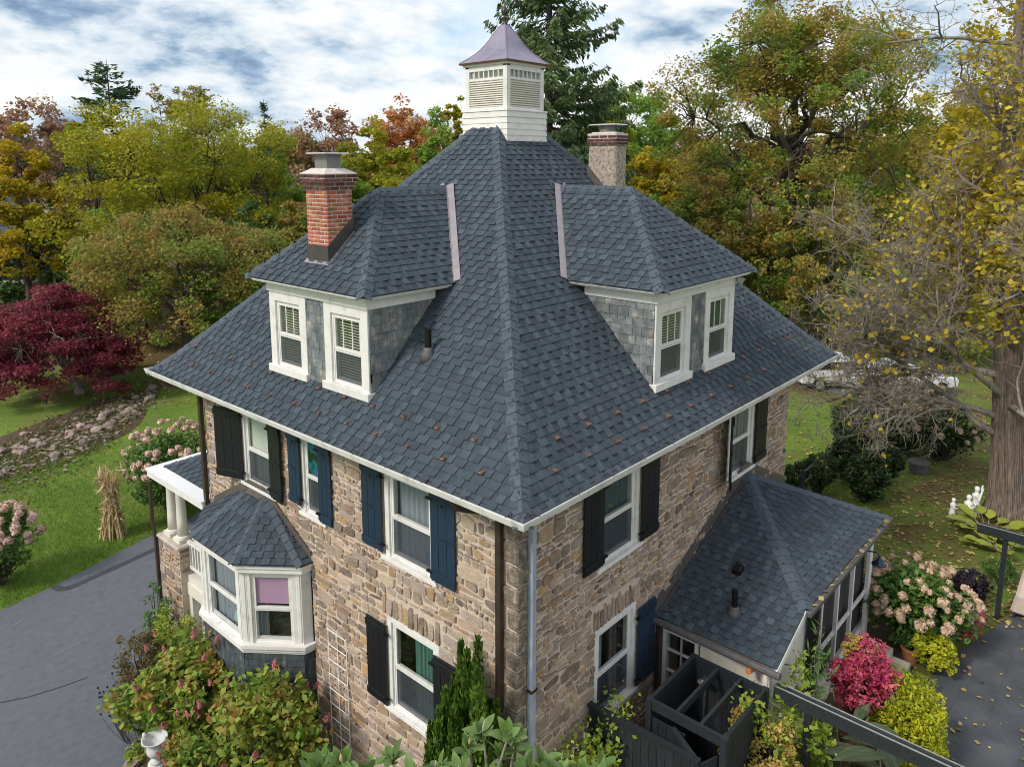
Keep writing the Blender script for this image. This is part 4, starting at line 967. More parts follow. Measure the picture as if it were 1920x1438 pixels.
# ---------------------------------------------------------------- lay the shingle tabs
DROOF['roof'] = roof
def tooth_pts(T):
    F, lo, hi, P, a, t, nrm, L, za, pn = T
    l2 = L*1.03
    return [P(lo,-.004,.004), P(hi,-.004,.004), P(hi,l2,.002), P(lo,l2,.002), P(lo,-.004,.027), P(hi,-.004,.027), P(hi,l2,.0115), P(lo,l2,.0115)]
sizes = []
for T in TEETH:
    F, lo, hi, P, a, t, nrm, L, za, pn = T
    c = P((lo+hi)/2, L/2, .02); n3 = np.array([0,0,1.])*t[0]+F.N*t[1]; v = CAM-c; dd = np.linalg.norm(v); sx, sy, z = proj(c)
    sizes.append((hi-lo)*L*max(0, n3@v/dd)/dd**2 if 0 < sx < 1920 and 0 < sy < 1438 else 0)
order = np.argsort(-np.array(sizes)); top = set(order[:300].tolist())
joined = {}
unit = {}
for k, T in enumerate(TEETH):
    pts = tooth_pts(T); par = DROOF[T[9]]; flip = np.cross(T[0].U, [0,0,1])@T[0].N < 0
    if flip: pts = [pts[1],pts[0],pts[3],pts[2],pts[5],pts[4],pts[7],pts[6]]
    if k in top:
        wq = round((T[2]-T[1])/.02)*.02; key = (wq, round(T[7], 3))
        if key not in unit:
            m = MB(); L = T[7]; l2 = L*1.03
            m.hexa([(-.5*wq,-.004,.004),(.5*wq,-.004,.004),(.5*wq,l2,.002),(-.5*wq,l2,.002),(-.5*wq,-.004,.027),(.5*wq,-.004,.027),(.5*wq,l2,.0115),(-.5*wq,l2,.0115)]); unit[key] = m.mesh('shingle', 'shingle')
        F, lo, hi, P, a, t, nrm, L, za, pn = T
        o = P((lo+hi)/2, 0, 0); sl = P((lo+hi)/2, 1, 0)-o; n3 = P((lo+hi)/2, 0, 1)-o; xx = np.cross(sl, n3)
        piece('shingle', unit[key], basis(o, xx, sl, n3), par)
    else:
        j = joined.setdefault(T[9], MB()); j.add(pts, [(4,5,6,7),(0,1,5,4),(1,2,6,5),(3,0,4,7)])
for pn, j in joined.items(): j.part('shingle_tabs', 'shingle', DROOF[pn], kind='stuff')
# ================================================================== ground
def ground_mat():
    m = bpy.data.materials.new('lawn'); m.use_nodes = True; nt = m.node_tree; N = nt.nodes; L = nt.links; bs = N['Principled BSDF']
    tc = N.new('ShaderNodeTexCoord')
    def noise(s, d=5, r=.6):
        n = N.new('ShaderNodeTexNoise'); n.inputs['Scale'].default_value = s; n.inputs['Detail'].default_value = d; n.inputs['Roughness'].default_value = r; L.new(tc.outputs['Object'], n.inputs[0]); return n.outputs[0]
    def ramp(i, st):
        r = N.new('ShaderNodeValToRGB'); e = r.color_ramp.elements
        while len(e) < len(st): e.new(.5)
        for k, (p, c) in enumerate(st): e[k].position = p; e[k].color = (*c, 1)
        L.new(i, r.inputs[0]); return r.outputs[0]
    def mix(f, a, b, t='MIX'):
        x = N.new('ShaderNodeMixRGB'); x.blend_type = t
        for k, v in ((0, f), (1, a), (2, b)):
            if isinstance(v, (int, float)): x.inputs[k].default_value = v
            else: L.new(v, x.inputs[k])
        return x.outputs[0]
    grass = ramp(noise(.35), [(.32, (.10,.165,.028)), (.5, (.14,.215,.038)), (.66, (.19,.24,.055))])
    fine = ramp(noise(9, 8, .75), [(.3, (.55,.55,.5)), (.7, (1.35,1.35,1.3))]); grass = mix(1, grass, fine, 'MULTIPLY')
    worn = ramp(noise(.55, 6), [(.55, (0,0,0)), (.68, (.55,.55,.55))]); grass = mix(worn, grass, ramp(noise(5), [(.3, (.12,.13,.045)), (.7, (.20,.19,.08))]))
    litter = ramp(noise(6, 8, .8), [(.3, (.055,.040,.018)), (.5, (.13,.095,.04)), (.7, (.23,.17,.07))])
    # leaf litter below the trees: mask from the 'litter' vertex attribute broken up by noise
    at = N.new('ShaderNodeAttribute'); at.attribute_name = 'litter'
    a = N.new('ShaderNodeMath'); a.operation = 'ADD'; L.new(at.outputs['Fac'], a.inputs[0]); L.new(noise(.6, 7, .7), a.inputs[1])
    f = ramp(a.outputs[0], [(.78, (0,0,0)), (1.0, (1,1,1))])
    col = mix(f, grass, litter)
    L.new(col, bs.inputs['Base Color']); bs.inputs['Roughness'].default_value = .9; bs.inputs['Specular IOR Level'].default_value = .15
    b = N.new('ShaderNodeBump'); b.inputs['Strength'].default_value = .8; b.inputs['Distance'].default_value = .05; L.new(noise(14, 6, .8), b.inputs['Height']); L.new(b.outputs[0], bs.inputs['Normal'])
    MAT['lawn'] = m
ground_mat()
def litter_at(x, y):
    q = y-.8*x
    v = 0.
    if q < 4: v = .385*sstep((3-q)/8)          # right-hand garden
    d = math.hypot(x-5, y-5)
    # woods edge on the left
    fwd = (x-CAM[0])*FH[0]+(y-CAM[1])*FH[1]
    v = max(v, .62*sstep((fwd-38)/10))
    # lawn strip beside the far corner of the house
    e = math.hypot((x-15)/9, (y-5)/5); v *= sstep((e-.75)/.5)
    return v
def ground_sheet():
    xs = np.unique(np.concatenate([np.arange(-30, 61, 1.), np.arange(-120, -30, 6.), np.arange(60, 160, 6.), np.arange(-700, -120, 40.), np.arange(160, 900, 40.)]))
    ys = np.unique(np.concatenate([np.arange(-30, 61, 1.), np.arange(-120, -30, 6.), np.arange(60, 160, 6.), np.arange(-700, -120, 40.), np.arange(160, 900, 40.)]))
    V = np.array([[x, y, gh(x, y)] for y in ys for x in xs]); nx = len(xs)
    idx = np.arange(len(V)).reshape(len(ys), nx)
    Q = np.stack([idx[:-1,:-1], idx[:-1,1:], idx[1:,1:], idx[1:,:-1]], -1).reshape(-1, 4)
    me = npmesh('ground', V, Q, 'lawn', True); a = me.attributes.new('litter', 'FLOAT', 'POINT'); a.data.foreach_set('value', np.array([litter_at(v[0], v[1]) for v in V], dtype=np.float32))
    o = bpy.data.objects.new('ground', me); link(o); o['kind'] = 'structure'
ground_sheet()
def sheet_poly(name, poly, m, lift, step=.5):
    """a thin sheet that follows the ground inside a plan polygon (subdivided fan-free grid clipped by bmesh)"""
    bm = bmesh.new(); vs = [bm.verts.new((p[0], p[1], 0)) for p in poly]; bm.faces.new(vs); bmesh.ops.recalc_face_normals(bm, faces=bm.faces)
    xs = [p[0] for p in poly]; ys = [p[1] for p in poly]
    for ax, lo, hi in ((0, min(xs), max(xs)), (1, min(ys), max(ys))):
        c = math.floor(lo)+step
        while c < hi:
            n = (1,0,0) if ax == 0 else (0,1,0); co = (c,0,0) if ax == 0 else (0,c,0)
            bmesh.ops.bisect_plane(bm, geom=bm.verts[:]+bm.edges[:]+bm.faces[:], plane_co=co, plane_no=n); c += step
    for v in bm.verts: v.co.z = gh_lin(v.co.x, v.co.y)+lift
    for f in bm.faces:
        if f.normal.z < 0: f.normal_flip()
    me = bpy.data.meshes.new(name); bm.to_mesh(me); bm.free(); me.materials.append(MAT[m])
    o = bpy.data.objects.new(name, me); link(o); o['kind'] = 'structure'; return o
def gh_lin(x, y):
    """height of the ground mesh itself (1 m grid, bilinear)"""
    x0, y0 = math.floor(x), math.floor(y); fx, fy = x-x0, y-y0
    return (gh(x0,y0)*(1-fx)+gh(x0+1,y0)*fx)*(1-fy)+(gh(x0,y0+1)*(1-fx)+gh(x0+1,y0+1)*fx)*fy
G2 = lambda px, py: tuple(at_g(px, py)[:2])
# driveway
edge = [G2(*p) for p in ((-160,1225),(0,1145),(60,1118),(99,1099),(160,1068),(210,1042),(260,1016),(304,995),(340,980))]
drive = edge+[(6, edge[-1][1]+1.0), (6, 12.5), (.15, 12.2), (.15, 9.0), (-1.2, 9.4), (-2.0, 9.0), (-2.55, 8.2), (-3.6, 6.6), (-5, 3.5), (-12, 3), (-12, edge[0][1])]
sheet_poly('driveway', drive, 'asphalt', .012)
def strip(name, pts, w, m, lift):
    P = [np.array(p) for p in pts]; L_, R_ = [], []
    for i, p in enumerate(P):
        t = P[min(i+1, len(P)-1)]-P[max(i-1, 0)]; t /= np.linalg.norm(t); n = np.array([-t[1], t[0]]); ww = w*(.5 if i in (0, len(P)-1) else 1)
        L_.append(p+n*ww/2); R_.append(p-n*ww/2)
    mb = MB(); vs = [(q[0], q[1], gh_lin(q[0], q[1])+lift) for pr in zip(L_, R_) for q in pr]
    mb.add(vs, [(2*i, 2*i+1, 2*i+3, 2*i+2) for i in range(len(P)-1)]); return struct(name, mb, m)
def dens(pts, n=10):
    out = []
    for a, b in zip(pts[:-1], pts[1:]):
        for k in range(n): out.append(tuple(np.array(a)+(np.array(b)-np.array(a))*k/n))
    return out+[pts[-1]]
strip('driveway_seam', dens([G2(*p) for p in ((101,1100),(113,1105),(130,1103),(170,1085),(230,1058),(300,1026),(320,1016))]), .22, 'asphalt_seam', .020)
strip('driveway_crack', dens([G2(*p) for p in ((0,1318),(50,1308),(110,1290),(165,1270))]), .035, 'asphalt_seam', .020)
for pts in (((90,1235),(130,1215),(165,1195)), ((20,1175),(45,1160)), ((88,1192),(103,1189)), ((100,1245),(85,1250))):
    strip('driveway_scuff', dens([G2(*p) for p in pts], 5), .03, 'scuff', .020)
# soil beds against the house
sheet_poly('planting_bed', [(-.0,-.3),(-.0,8.9),(-1.2,9.35),(-1.95,8.9),(-2.45,8.1),(-3.4,6.4),(-4.6,3.4),(-4.4,-.5),(-1.5,-3.4),(1.2,-4.5),(4.4,-4.2),(6.5,-3.0),(9.3,-2.9),(11.2,-3.4),(12.2,-2.6),(11.5,-1.0),(9.5,-1.4),(9.3,-2.1),(3.9,-2.1),(3.9,-.02),(0,-.02)], 'soil', .03)
# patio
pat = [G2(*p) for p in ((1790,1438),(1740,1345),(1725,1300),(1770,1240),(1815,1210),(1860,1180),(1880,1165),(1930,1140),(2000,1110))]
sheet_poly('patio', pat+[(pat[-1][0]+4, pat[-1][1]-3), (14, -12), (3, -12), (2.5,-7)], 'patio_joint', .012)
rg = random.Random(12); pv = thing('patio_paving', 'dark slate paving slabs of the rear patio', 'paving', (9,-6,gh(9,-6)))
def inside(poly, x, y):
    c = False; n = len(poly)
    for i in range(n):
        (x1, y1), (x2, y2) = poly[i], poly[i-1]
        if (y1 > y) != (y2 > y) and x < (x2-x1)*(y-y1)/(y2-y1)+x1: c = not c
    return c
patp = pat+[(pat[-1][0]+4, pat[-1][1]-3), (14, -12), (3, -12), (2.5,-7)]
yy = -11.8
while yy < -3:
    xx = 2.6+rg.uniform(0,.4)
    while xx < 18:
        w = rg.choice((.6,.6,.9,.45)); 
        if all(inside(patp, a, b) for a, b in ((xx,yy),(xx+w,yy),(xx+w,yy+.6),(xx,yy+.6))):
            z = gh_lin(xx,yy)+.012; mb = MB(); mb.box(xx+.003, xx+w-.003, yy+.003, yy+.597, z, z+.004+rg.uniform(0,.001)); mb.part('paving_slab', 'patio_slate', pv)
        xx += w
    yy += .6
# parking court beyond the house on the right
sheet_poly('parking_court', [G2(*p) for p in ((1440,705),(1560,738),(1760,762),(1800,735),(1600,690),(1470,670))], 'asphalt', .02, 1.)
# ================================================================== foliage makers
def rot_leaf(n, rng, up=.5):
    """n random orthonormal leaf frames, normals biased upwards"""
    nr = rng.normal(size=(n,3)); nr[:,2] = np.abs(nr[:,2])+up; nr /= np.linalg.norm(nr, axis=1)[:,None]
    a = rng.normal(size=(n,3)); a -= nr*np.sum(a*nr, 1)[:,None]; a /= np.linalg.norm(a, axis=1)[:,None]
    return a, np.cross(nr, a), nr
def leaf_quads(C, size, rng, up=.5, aspect=.55, axis=None, fold=.0):
    """kite-shaped leaves at centres C"""
    n = len(C); a, b, nr = rot_leaf(n, rng, up)
    if axis is not None:
        a = axis/np.linalg.norm(axis, axis=1)[:,None]; b = np.cross(nr, a); b /= np.linalg.norm(b, axis=1)[:,None]+1e-9
    s = size*rng.uniform(.42, 1.38, (n,1)) if np.isscalar(size) else size[:,None]
    V = np.stack([C-a*s*.5, C+b*s*aspect*.5+a*s*.05, C+a*s*.5, C-b*s*aspect*.5+a*s*.05], 1).reshape(-1, 3)
    return V, np.arange(4*n).reshape(n, 4)
def join(parts):
    Vs, Qs, o = [], [], 0
    for V, Q in parts: Vs.append(V); Qs.append(Q+o); o += len(V)
    return np.concatenate(Vs), np.concatenate(Qs)
class Tubes:
    """fast collector of tapering branch segments (n-sided)"""
    def __init__(s): s.P = []
    def seg(s, a, b, ra, rb, n=5): s.P.append((a, b, ra, rb, n))
    def path(s, pts, r0, r1, n=5):
        for i in range(len(pts)-1):
            t0, t1 = i/(len(pts)-1), (i+1)/(len(pts)-1); s.seg(pts[i], pts[i+1], r0+(r1-r0)*t0, r0+(r1-r0)*t1, n)
    def arrays(s):
        out = []
        for n in sorted({p[4] for p in s.P}):
            ps = [p for p in s.P if p[4] == n]
            A = np.array([p[0] for p in ps]); B = np.array([p[1] for p in ps]); ra = np.array([p[2] for p in ps]); rb = np.array([p[3] for p in ps])
            t = B-A; t /= np.linalg.norm(t, axis=1)[:,None]+1e-9; ref = np.where(np.abs(t[:,2:3]) < .9, np.array([[0,0,1.]]), np.array([[1.,0,0]]))
            u = np.cross(t, ref); u /= np.linalg.norm(u, axis=1)[:,None]; v = np.cross(t, u)
            ang = np.arange(n)*2*np.pi/n; ring = u[:,None,:]*np.cos(ang)[None,:,None]+v[:,None,:]*np.sin(ang)[None,:,None]
            V = np.concatenate([A[:,None,:]+ring*ra[:,None,None], B[:,None,:]+ring*rb[:,None,None]], 1).reshape(-1,3)
            k = np.arange(n); q = np.stack([k, (k+1) % n, n+(k+1) % n, n+k], -1); Q = (np.arange(len(ps))*2*n)[:,None,None]+q[None]
            out.append((V, Q.reshape(-1,4)))
        return join(out)
def wob_path(a, b, n, amp, rng, sag=0.):
    a = np.asarray(a, float); b = np.asarray(b, float); L = np.linalg.norm(b-a); pts = []
    for k in range(n+1):
        t = k/n; p = a+(b-a)*t; w = math.sin(math.pi*t)
        p = p+rng.normal(size=3)*amp*L*w*.5; p[2] += sag*L*w; pts.append(p)
    return pts
def blob(rng, n, c, r):
    d = rng.normal(size=(n,3)); d /= np.linalg.norm(d, axis=1)[:,None]; rad = rng.uniform(0,1,(n,1))**(1/3.)
    return np.asarray(c)+d*rad*np.asarray(r)
def tree_meshes(seed, H, Rr, zc, rz, trunk_r, nclump, nleaf, leaf, leafm, barkm, limbs=7, shell=.45, clump_r=.16, up=.5, zsplit=.3, flat=.7, aspect=.62, lean=(0,0), hang=0.):
    """broad-leaved tree standing at the origin; crown = lumpy ellipsoid centred at height zc, half-height rz, radius Rr"""
    rng = np.random.default_rng(seed); T = Tubes(); base = np.zeros(3); hs = H*zsplit
    top = np.array([lean[0], lean[1], zc+rz*.55]); fork = np.array([lean[0]*.3, lean[1]*.3, hs])
    T.seg(np.array([0,0,-.15]), np.array([0,0,.35]), trunk_r*1.5, trunk_r*1.05, 9)
    T.path(wob_path([0,0,.35], fork, 4, .04, rng), trunk_r*1.05, trunk_r*.85, 9); main = wob_path(fork, top, 7, .08, rng); T.path(main, trunk_r*.8, trunk_r*.12, 7)
    nodes = [p for p in main]; 
    for k in range(limbs):
        az = 2*math.pi*(k+rng.uniform(-.3,.3))/limbs; el = rng.uniform(-.25, .95); st = main[int(rng.integers(0, 4))]
        d = np.array([math.cos(az)*math.cos(el), math.sin(az)*math.cos(el), math.sin(el)]); e = np.array([lean[0]*.6, lean[1]*.6, zc])+d*np.array([Rr, Rr, rz])*rng.uniform(.6,.82)
        p = wob_path(st, e, 7, .10, rng, .06); T.path(p, trunk_r*rng.uniform(.34,.5), trunk_r*.07, 6); nodes += p[1:]
    nodes = np.array(nodes)
    dirs = rng.normal(size=(nclump,3)); dirs /= np.linalg.norm(dirs, axis=1)[:,None]; dirs[:,2] = np.where(dirs[:,2] < -.55, -dirs[:,2], dirs[:,2])
    lump = 1+.16*np.sin(dirs[:,0]*4+seed)*np.sin(dirs[:,1]*5+seed*2)+.10*np.sin(dirs[:,2]*7+seed)+rng.normal(size=nclump)*.05
    rad = (shell+(1-shell)*rng.uniform(0,1,nclump)**.6)*lump
    C = np.array([lean[0]*.6, lean[1]*.6, zc])+dirs*rad[:,None]*np.array([Rr, Rr, rz])
    Vs = []
    per = rng.multinomial(nleaf, rng.dirichlet(np.ones(nclump)*4))
    pts = []
    for c, m in zip(C, per):
        j = int(np.argmin(np.linalg.norm(nodes-c, axis=1))); p = wob_path(nodes[j], c, 4, .12, rng, .03); T.path(p, max(.02, trunk_r*.10), max(.008, trunk_r*.02), 4)
        r = clump_r*Rr*rng.uniform(.7,1.4); q = blob(rng, m, c, (r, r, r*flat))
        if hang: q[:,2] -= rng.uniform(0,1,m)**2*hang
        pts.append(q)
        for _ in range(3):
            e = c+rng.normal(size=3)*r*.6; T.seg(c, e, max(.008, trunk_r*.02), .005, 3)
    P = np.concatenate(pts); V, Q = leaf_quads(P, leaf, rng, up, aspect)
    tv, tq = T.arrays()
    return npmesh('trunk', tv, tq, barkm, True), npmesh('crown', V, Q, leafm)
def put_tree(meshes, name, label, cat, loc, group=None, rz=0., sc=(1,1,1), color=(1,1,1)):
    t = thing(name, label, cat, loc, group); t.rotation_euler = (0,0,rz); t.scale = sc
    for nm, me in zip(('trunk', 'crown'), meshes):
        o = bpy.data.objects.new(nm, me); link(o, t)
        if nm == 'crown': o['kind'] = 'stuff'; o.color = (*color, 1)
    return t
def ground_at_d(px, d): p = at_d(px, 303.6, d); return np.array([p[0], p[1], gh(p[0], p[1])])
def tree_px(px, ytop, wpx, d):
    """base point, height and radius in metres of a tree whose crown spans wpx pixels and tops out at ytop, d metres away"""
    b = ground_at_d(px, d); top = at_d(px, ytop, d)[2]; return b, top-b[2], wpx/2*d/F_PX
# leaf colours
leafmat('leaf_yellowgreen', [(0.192,0.248,0.022), (0.336,0.352,0.027), (0.496,0.416,0.032)], scale=.22, trans=.5)
leafmat('leaf_brown', [(.16,.24,.045), (.25,.30,.06), (.40,.26,.075), (.22,.30,.055)], scale=.35, trans=.48)
leafmat('leaf_oak', [(.13,.24,.04), (.24,.33,.055), (.46,.32,.075), (.20,.30,.05)], scale=.3, trans=.5)
leafmat('leaf_green', [(.13,.26,.045), (.24,.38,.065), (.36,.46,.09)], scale=.25, trans=.5)
leafmat('leaf_dark', [(0.056,0.112,0.040), (0.096,0.168,0.051), (0.160,0.224,0.072)], scale=.3, trans=.3)
leafmat('leaf_orange', [(0.247,0.124,0.020), (0.429,0.223,0.023), (0.396,0.297,0.026)], scale=.22)
leafmat('leaf_red', [(.38,.14,.07), (.56,.24,.09), (.48,.34,.09)], scale=.22, trans=.45)
leafmat('leaf_rust', [(0.276,0.172,0.115), (0.391,0.230,0.149), (0.380,0.287,0.127)], scale=.25, trans=.42)
leafmat('leaf_maple', [(0.135,0.022,0.043), (0.234,0.038,0.068), (0.342,0.081,0.108)], scale=.6, island=.35, trans=.45)
leafmat('leaf_pod', [(.35,.32,.09), (.45,.42,.16)], scale=2)
leafmat('leaf_yellow', [(.40,.32,.025), (.55,.44,.04)], scale=.5)
leafmat('leaf_golden', [(0.265,0.265,0.023), (0.468,0.367,0.027), (0.577,0.421,0.031)], scale=.3, trans=.5)
leafmat('needle', [(0.049,0.094,0.043), (0.098,0.155,0.059), (0.171,0.227,0.090)], scale=.4, trans=.12, rough=.6)
leafmat('needle_pine', [(0.045,0.095,0.045), (0.099,0.164,0.069)], scale=.4, trans=.12)
# ================================================================== background trees
bt = []
def bg(px, ytop, wpx, d, m, label, name='tree', seed=0, **kw):
    b, H, Rr = tree_px(px, ytop, wpx, d); low = kw.pop('low', .28); zc = H*(1+low)/2; rz = H*(1-low)/2
    a = dict(trunk_r=max(.12, H*.018), nclump=110, nleaf=14000, leaf=max(.16, d*.0052), barkm='bark_dark', limbs=8, zsplit=.28); a.update(kw)
    me = tree_meshes(seed or int(px), H, Rr, zc, rz, a.pop('trunk_r'), a.pop('nclump'), a.pop('nleaf'), a.pop('leaf'), m, a.pop('barkm'), **a)
    return put_tree(me, name, label, 'tree', b)
bg(350, 196, 440, 56, 'leaf_yellowgreen', 'broad yellow-green tree with dark spreading limbs beyond the lawn', 'shade_tree', 3, nclump=260, nleaf=60000, low=.05, zsplit=.25, trunk_r=.5, limbs=11, clump_r=.13, leaf=.22)
bg(325, 392, 400, 43, 'leaf_brown', 'brown-leaved tree with a slim trunk in front of the yellow-green tree', 'shade_tree', 5, nclump=220, nleaf=46000, low=.12, clump_r=.14, leaf=.18, trunk_r=.3, barkm='bark_dark')
bg(30, 285, 190, 52, 'leaf_golden', 'golden-orange tree in front of the white house', 'shade_tree', 7, nclump=110, nleaf=18000, low=.15)
bg(60, 212, 250, 95, 'leaf_rust', 'purplish-brown tree above the golden-orange tree', 'shade_tree', 8, nleaf=12000, low=.1)
bg(170, 218, 120, 82, 'leaf_yellowgreen', 'small lime-green tree below the tall pine', 'shade_tree', 9, nleaf=8000, low=.1, nclump=70)
bg(345, 150, 120, 92, 'leaf_brown', 'thin brown oak crown rising behind the yellow-green tree', 'shade_tree', 10, nleaf=6500, nclump=150, low=.35, clump_r=.16, leaf=.36)
bg(230, 352, 150, 66, 'leaf_green', 'green tree filling the gap behind the lawn', 'shade_tree', 11, nleaf=9000, low=.02)
bg(105, 392, 110, 55, 'leaf_dark', 'dark evergreen shrub mass beside the golden-orange tree', 'evergreen', 12, nleaf=9000, low=0.02, nclump=60)
bg(500, 300, 190, 62, 'leaf_green', 'green tree behind the brick chimney', 'shade_tree', 13, nleaf=14000, low=.05)
bg(470, 400, 160, 50, 'leaf_dark', 'dark green understorey tree beside the left eave', 'shade_tree', 14, nleaf=12000, low=.02)
bg(610, 215, 170, 88, 'leaf_rust', 'reddish-brown bare-twigged tree above the brick chimney', 'shade_tree', 15, nleaf=7000, low=.1, nclump=100, clump_r=.2)
bg(535, 228, 100, 100, 'leaf_brown', 'grey-brown tree on the skyline beside the chimney', 'shade_tree', 16, nleaf=3500, low=.1, nclump=70)
bg(770, 185, 200, 78, 'leaf_red', 'orange-red maple to the left of the cupola', 'shade_tree', 17, nleaf=14000, low=.05)
bg(700, 232, 190, 64, 'leaf_yellowgreen', 'yellow-green tree below the orange-red maple', 'shade_tree', 18, nleaf=16000, low=.02, nclump=140)
bg(820, 232, 150, 58, 'leaf_green', 'bright green tree touching the left roof slope', 'shade_tree', 19, nleaf=14000, low=.02)
bg(860, 180, 70, 62, 'leaf_yellowgreen', 'narrow green-gold tree beside the cupola louvers', 'shade_tree', 20, nleaf=6000, low=.02)
bg(1180, 170, 230, 84, 'leaf_green', 'fresh green tree behind the rendered chimney', 'shade_tree', 21, nleaf=16000, low=.02)
bg(1130, 205, 120, 70, 'leaf_yellowgreen', 'yellow-green tree between the spruce and the rendered chimney', 'shade_tree', 22, nleaf=9000, low=.02)
bg(1235, 270, 150, 52, 'leaf_golden', 'golden-yellow tree to the right of the rendered chimney', 'shade_tree', 23, nleaf=15000, low=.02)
bg(1480, -45, 470, 47, 'leaf_oak', 'large russet and green oak towering over the right dormer', 'oak_tree', 24, nclump=360, nleaf=80000, low=.12, trunk_r=.55, limbs=14, clump_r=.12, leaf=.21, zsplit=.33, shell=.35)
bg(1330, 330, 200, 42, 'leaf_brown', 'tan-tipped tree leaning over the right dormer roof', 'shade_tree', 25, nclump=120, nleaf=17000, low=.25, leaf=.2)
bg(1545, 330, 230, 40, 'leaf_oak', 'low olive-green oak crown hanging over the leaf litter', 'oak_tree', 26, nclump=150, nleaf=24000, low=.06, leaf=.2)
bg(1330, 455, 170, 46, 'leaf_dark', 'dark yew thicket behind the right dormer', 'evergreen', 27, nleaf=12000, low=0., nclump=80)
bg(1800, 180, 330, 62, 'leaf_yellowgreen', 'yellowing tree behind the bare catalpa', 'shade_tree', 28, nleaf=24000, low=.05, nclump=170)
bg(1700, 380, 260, 48, 'leaf_brown', 'olive-brown tree behind the bare branches', 'shade_tree', 29, nleaf=18000, low=.05)
bg(1880, 470, 200, 44, 'leaf_green', 'green tree behind the catalpa trunk', 'shade_tree', 30, nleaf=14000, low=.02)
for k, (px, yt, w, d, m, lb) in enumerate(((420,470,190,46,'leaf_green','low green thicket under the brown-leaved tree'),(250,500,200,50,'leaf_brown','brown thicket closing the lawn behind the maple'),(560,380,150,52,'leaf_brown','russet thicket below the green tree by the brick chimney'),(150,430,150,60,'leaf_green','mid-green tree above the crimson maple'),(30,440,150,58,'leaf_dark','dark thicket left of the crimson maple'),(1200,350,160,50,'leaf_green','green thicket behind the right dormer ridge'),(1290,390,180,48,'leaf_oak','olive thicket beside the dark yew'),(1450,420,180,44,'leaf_oak','olive-green thicket over the woodpile'),(1640,480,220,42,'leaf_green','green thicket behind the parked cars'),(1780,560,240,40,'leaf_oak','olive thicket behind the hydrangeas'),(1640,250,220,58,'leaf_oak','green-brown tree between the oak and the catalpa'),(1880,60,260,56,'leaf_golden','tall golden-leaved tree behind the catalpa crown'),(1120,300,140,60,'leaf_green','green tree showing beside the rendered chimney'),(760,300,160,56,'leaf_yellowgreen','yellow-green thicket behind the left roof slope'),(640,300,150,58,'leaf_green','green thicket between chimney and left dormer'))):
    bg(px, yt, w, d, m, lb, 'shade_tree', 300+k, nleaf=15000, low=0., nclump=120, clump_r=.19)
# far wood closing the horizon, individual crowns too small to part
protos = [tree_meshes(200+k, 12., 5.2, 7., 5.2, .25, 60, 4500, .75, m, 'bark_dark', limbs=5) for k, m in enumerate(('leaf_green', 'leaf_brown', 'leaf_rust', 'leaf_yellowgreen', 'leaf_dark'))]
rg = random.Random(77)
FARL = ['green', 'brown', 'rust-coloured', 'yellow-green', 'dark evergreen']
for k in range(64):
    px = -150+2250*(k+rg.random()*.8)/64; d = rg.uniform(105, 170); q = rg.randrange(5); b = ground_at_d(px, d); s = rg.uniform(.85, 1.3)
    put_tree(protos[q], 'far_tree', '%s tree in the far wood along the horizon' % FARL[q], 'tree', b, '%s trees of the far wood' % FARL[q], rg.uniform(0,6), (s*1.2, s*1.2, s*1.05))
# ---------------------------------------------------------------- conifers
def conifer(seed, H, Rr, n_whorl, per, droop, leafm, spray, dens_, low=.05, powr=1., tip=.0):
    rng = np.random.default_rng(seed); T = Tubes(); T.path([np.array([0,0,z]) for z in np.linspace(-.2, H, 14)], H*.016, .02, 7); pts = []; ax = []
    for k in range(n_whorl):
        t = low+(1-low)*(k+rng.uniform(0,.6))/n_whorl; z = H*t; L = Rr*(1-t)**powr*rng.uniform(.75,1.15)+.25
        for j in range(per):
            az = rng.uniform(0, 2*math.pi); Lb = L*rng.uniform(.7,1.15); d = np.array([math.cos(az), math.sin(az), 0])
            n = 7; path = [np.array([0,0,z])+d*Lb*s+np.array([0,0,1])*(-droop*Lb*s*(1.15-s*.65)+tip*Lb*s*s) for s in np.linspace(0,1,n)]
            T.path(path, max(.02, Lb*.014), .006, 4)
            m = int(dens_*Lb*Lb+10); s = rng.uniform(.12,1,m)**.75; base = np.array([0,0,z])+d[None]*(Lb*s)[:,None]; base[:,2] += -droop*Lb*s*(1.15-s*.65)+tip*Lb*s*s
            side = np.array([-d[1], d[0], 0]); wdt = Lb*.26*(1.05-s)+.12
            off = side[None]*(rng.uniform(-1,1,m)*wdt)[:,None]; p = base+off; p[:,2] -= np.abs(rng.normal(size=m))*spray*.5
            pts.append(p); a = d[None]*rng.uniform(.1,.8,(m,1))+off/(np.linalg.norm(off, axis=1)[:,None]+1e-6)*.7+np.array([0,0,-1.])*rng.uniform(.3 if droop > .2 else -.6,1.0 if droop > .2 else .2,(m,1)); ax.append(a)
    P = np.concatenate(pts); V, Q = leaf_quads(P, spray, rng, .3, .30, np.concatenate(ax)); tv, tq = T.arrays()
    return npmesh('trunk', tv, tq, 'bark_dark', True), npmesh('crown', V, Q, leafm)
b, H, Rr = tree_px(1028, -300, 330, 36); put_tree(conifer(1, H, Rr*1.45, 40, 6, .40, 'needle', .36, 15, .35, .75, .24), 'spruce_tree', 'tall dark spruce with drooping boughs behind the cupola', 'tree', b)
b, H, Rr = tree_px(215, 112, 130, 84); put_tree(conifer(2, H, Rr*2.0, 16, 5, -.06, 'needle_pine', .75, 4.5, .45, .55, .10), 'pine_tree', 'tall dark green pine standing against the clouds', 'tree', b)
b, H, Rr = tree_px(500, 186, 60, 96); put_tree(conifer(3, H, Rr*1.2, 18, 4, .1, 'needle_pine', .7, 5, .3, .8), 'pine_tree', 'small distant conifer top on the skyline left of the brick chimney', 'tree', b)
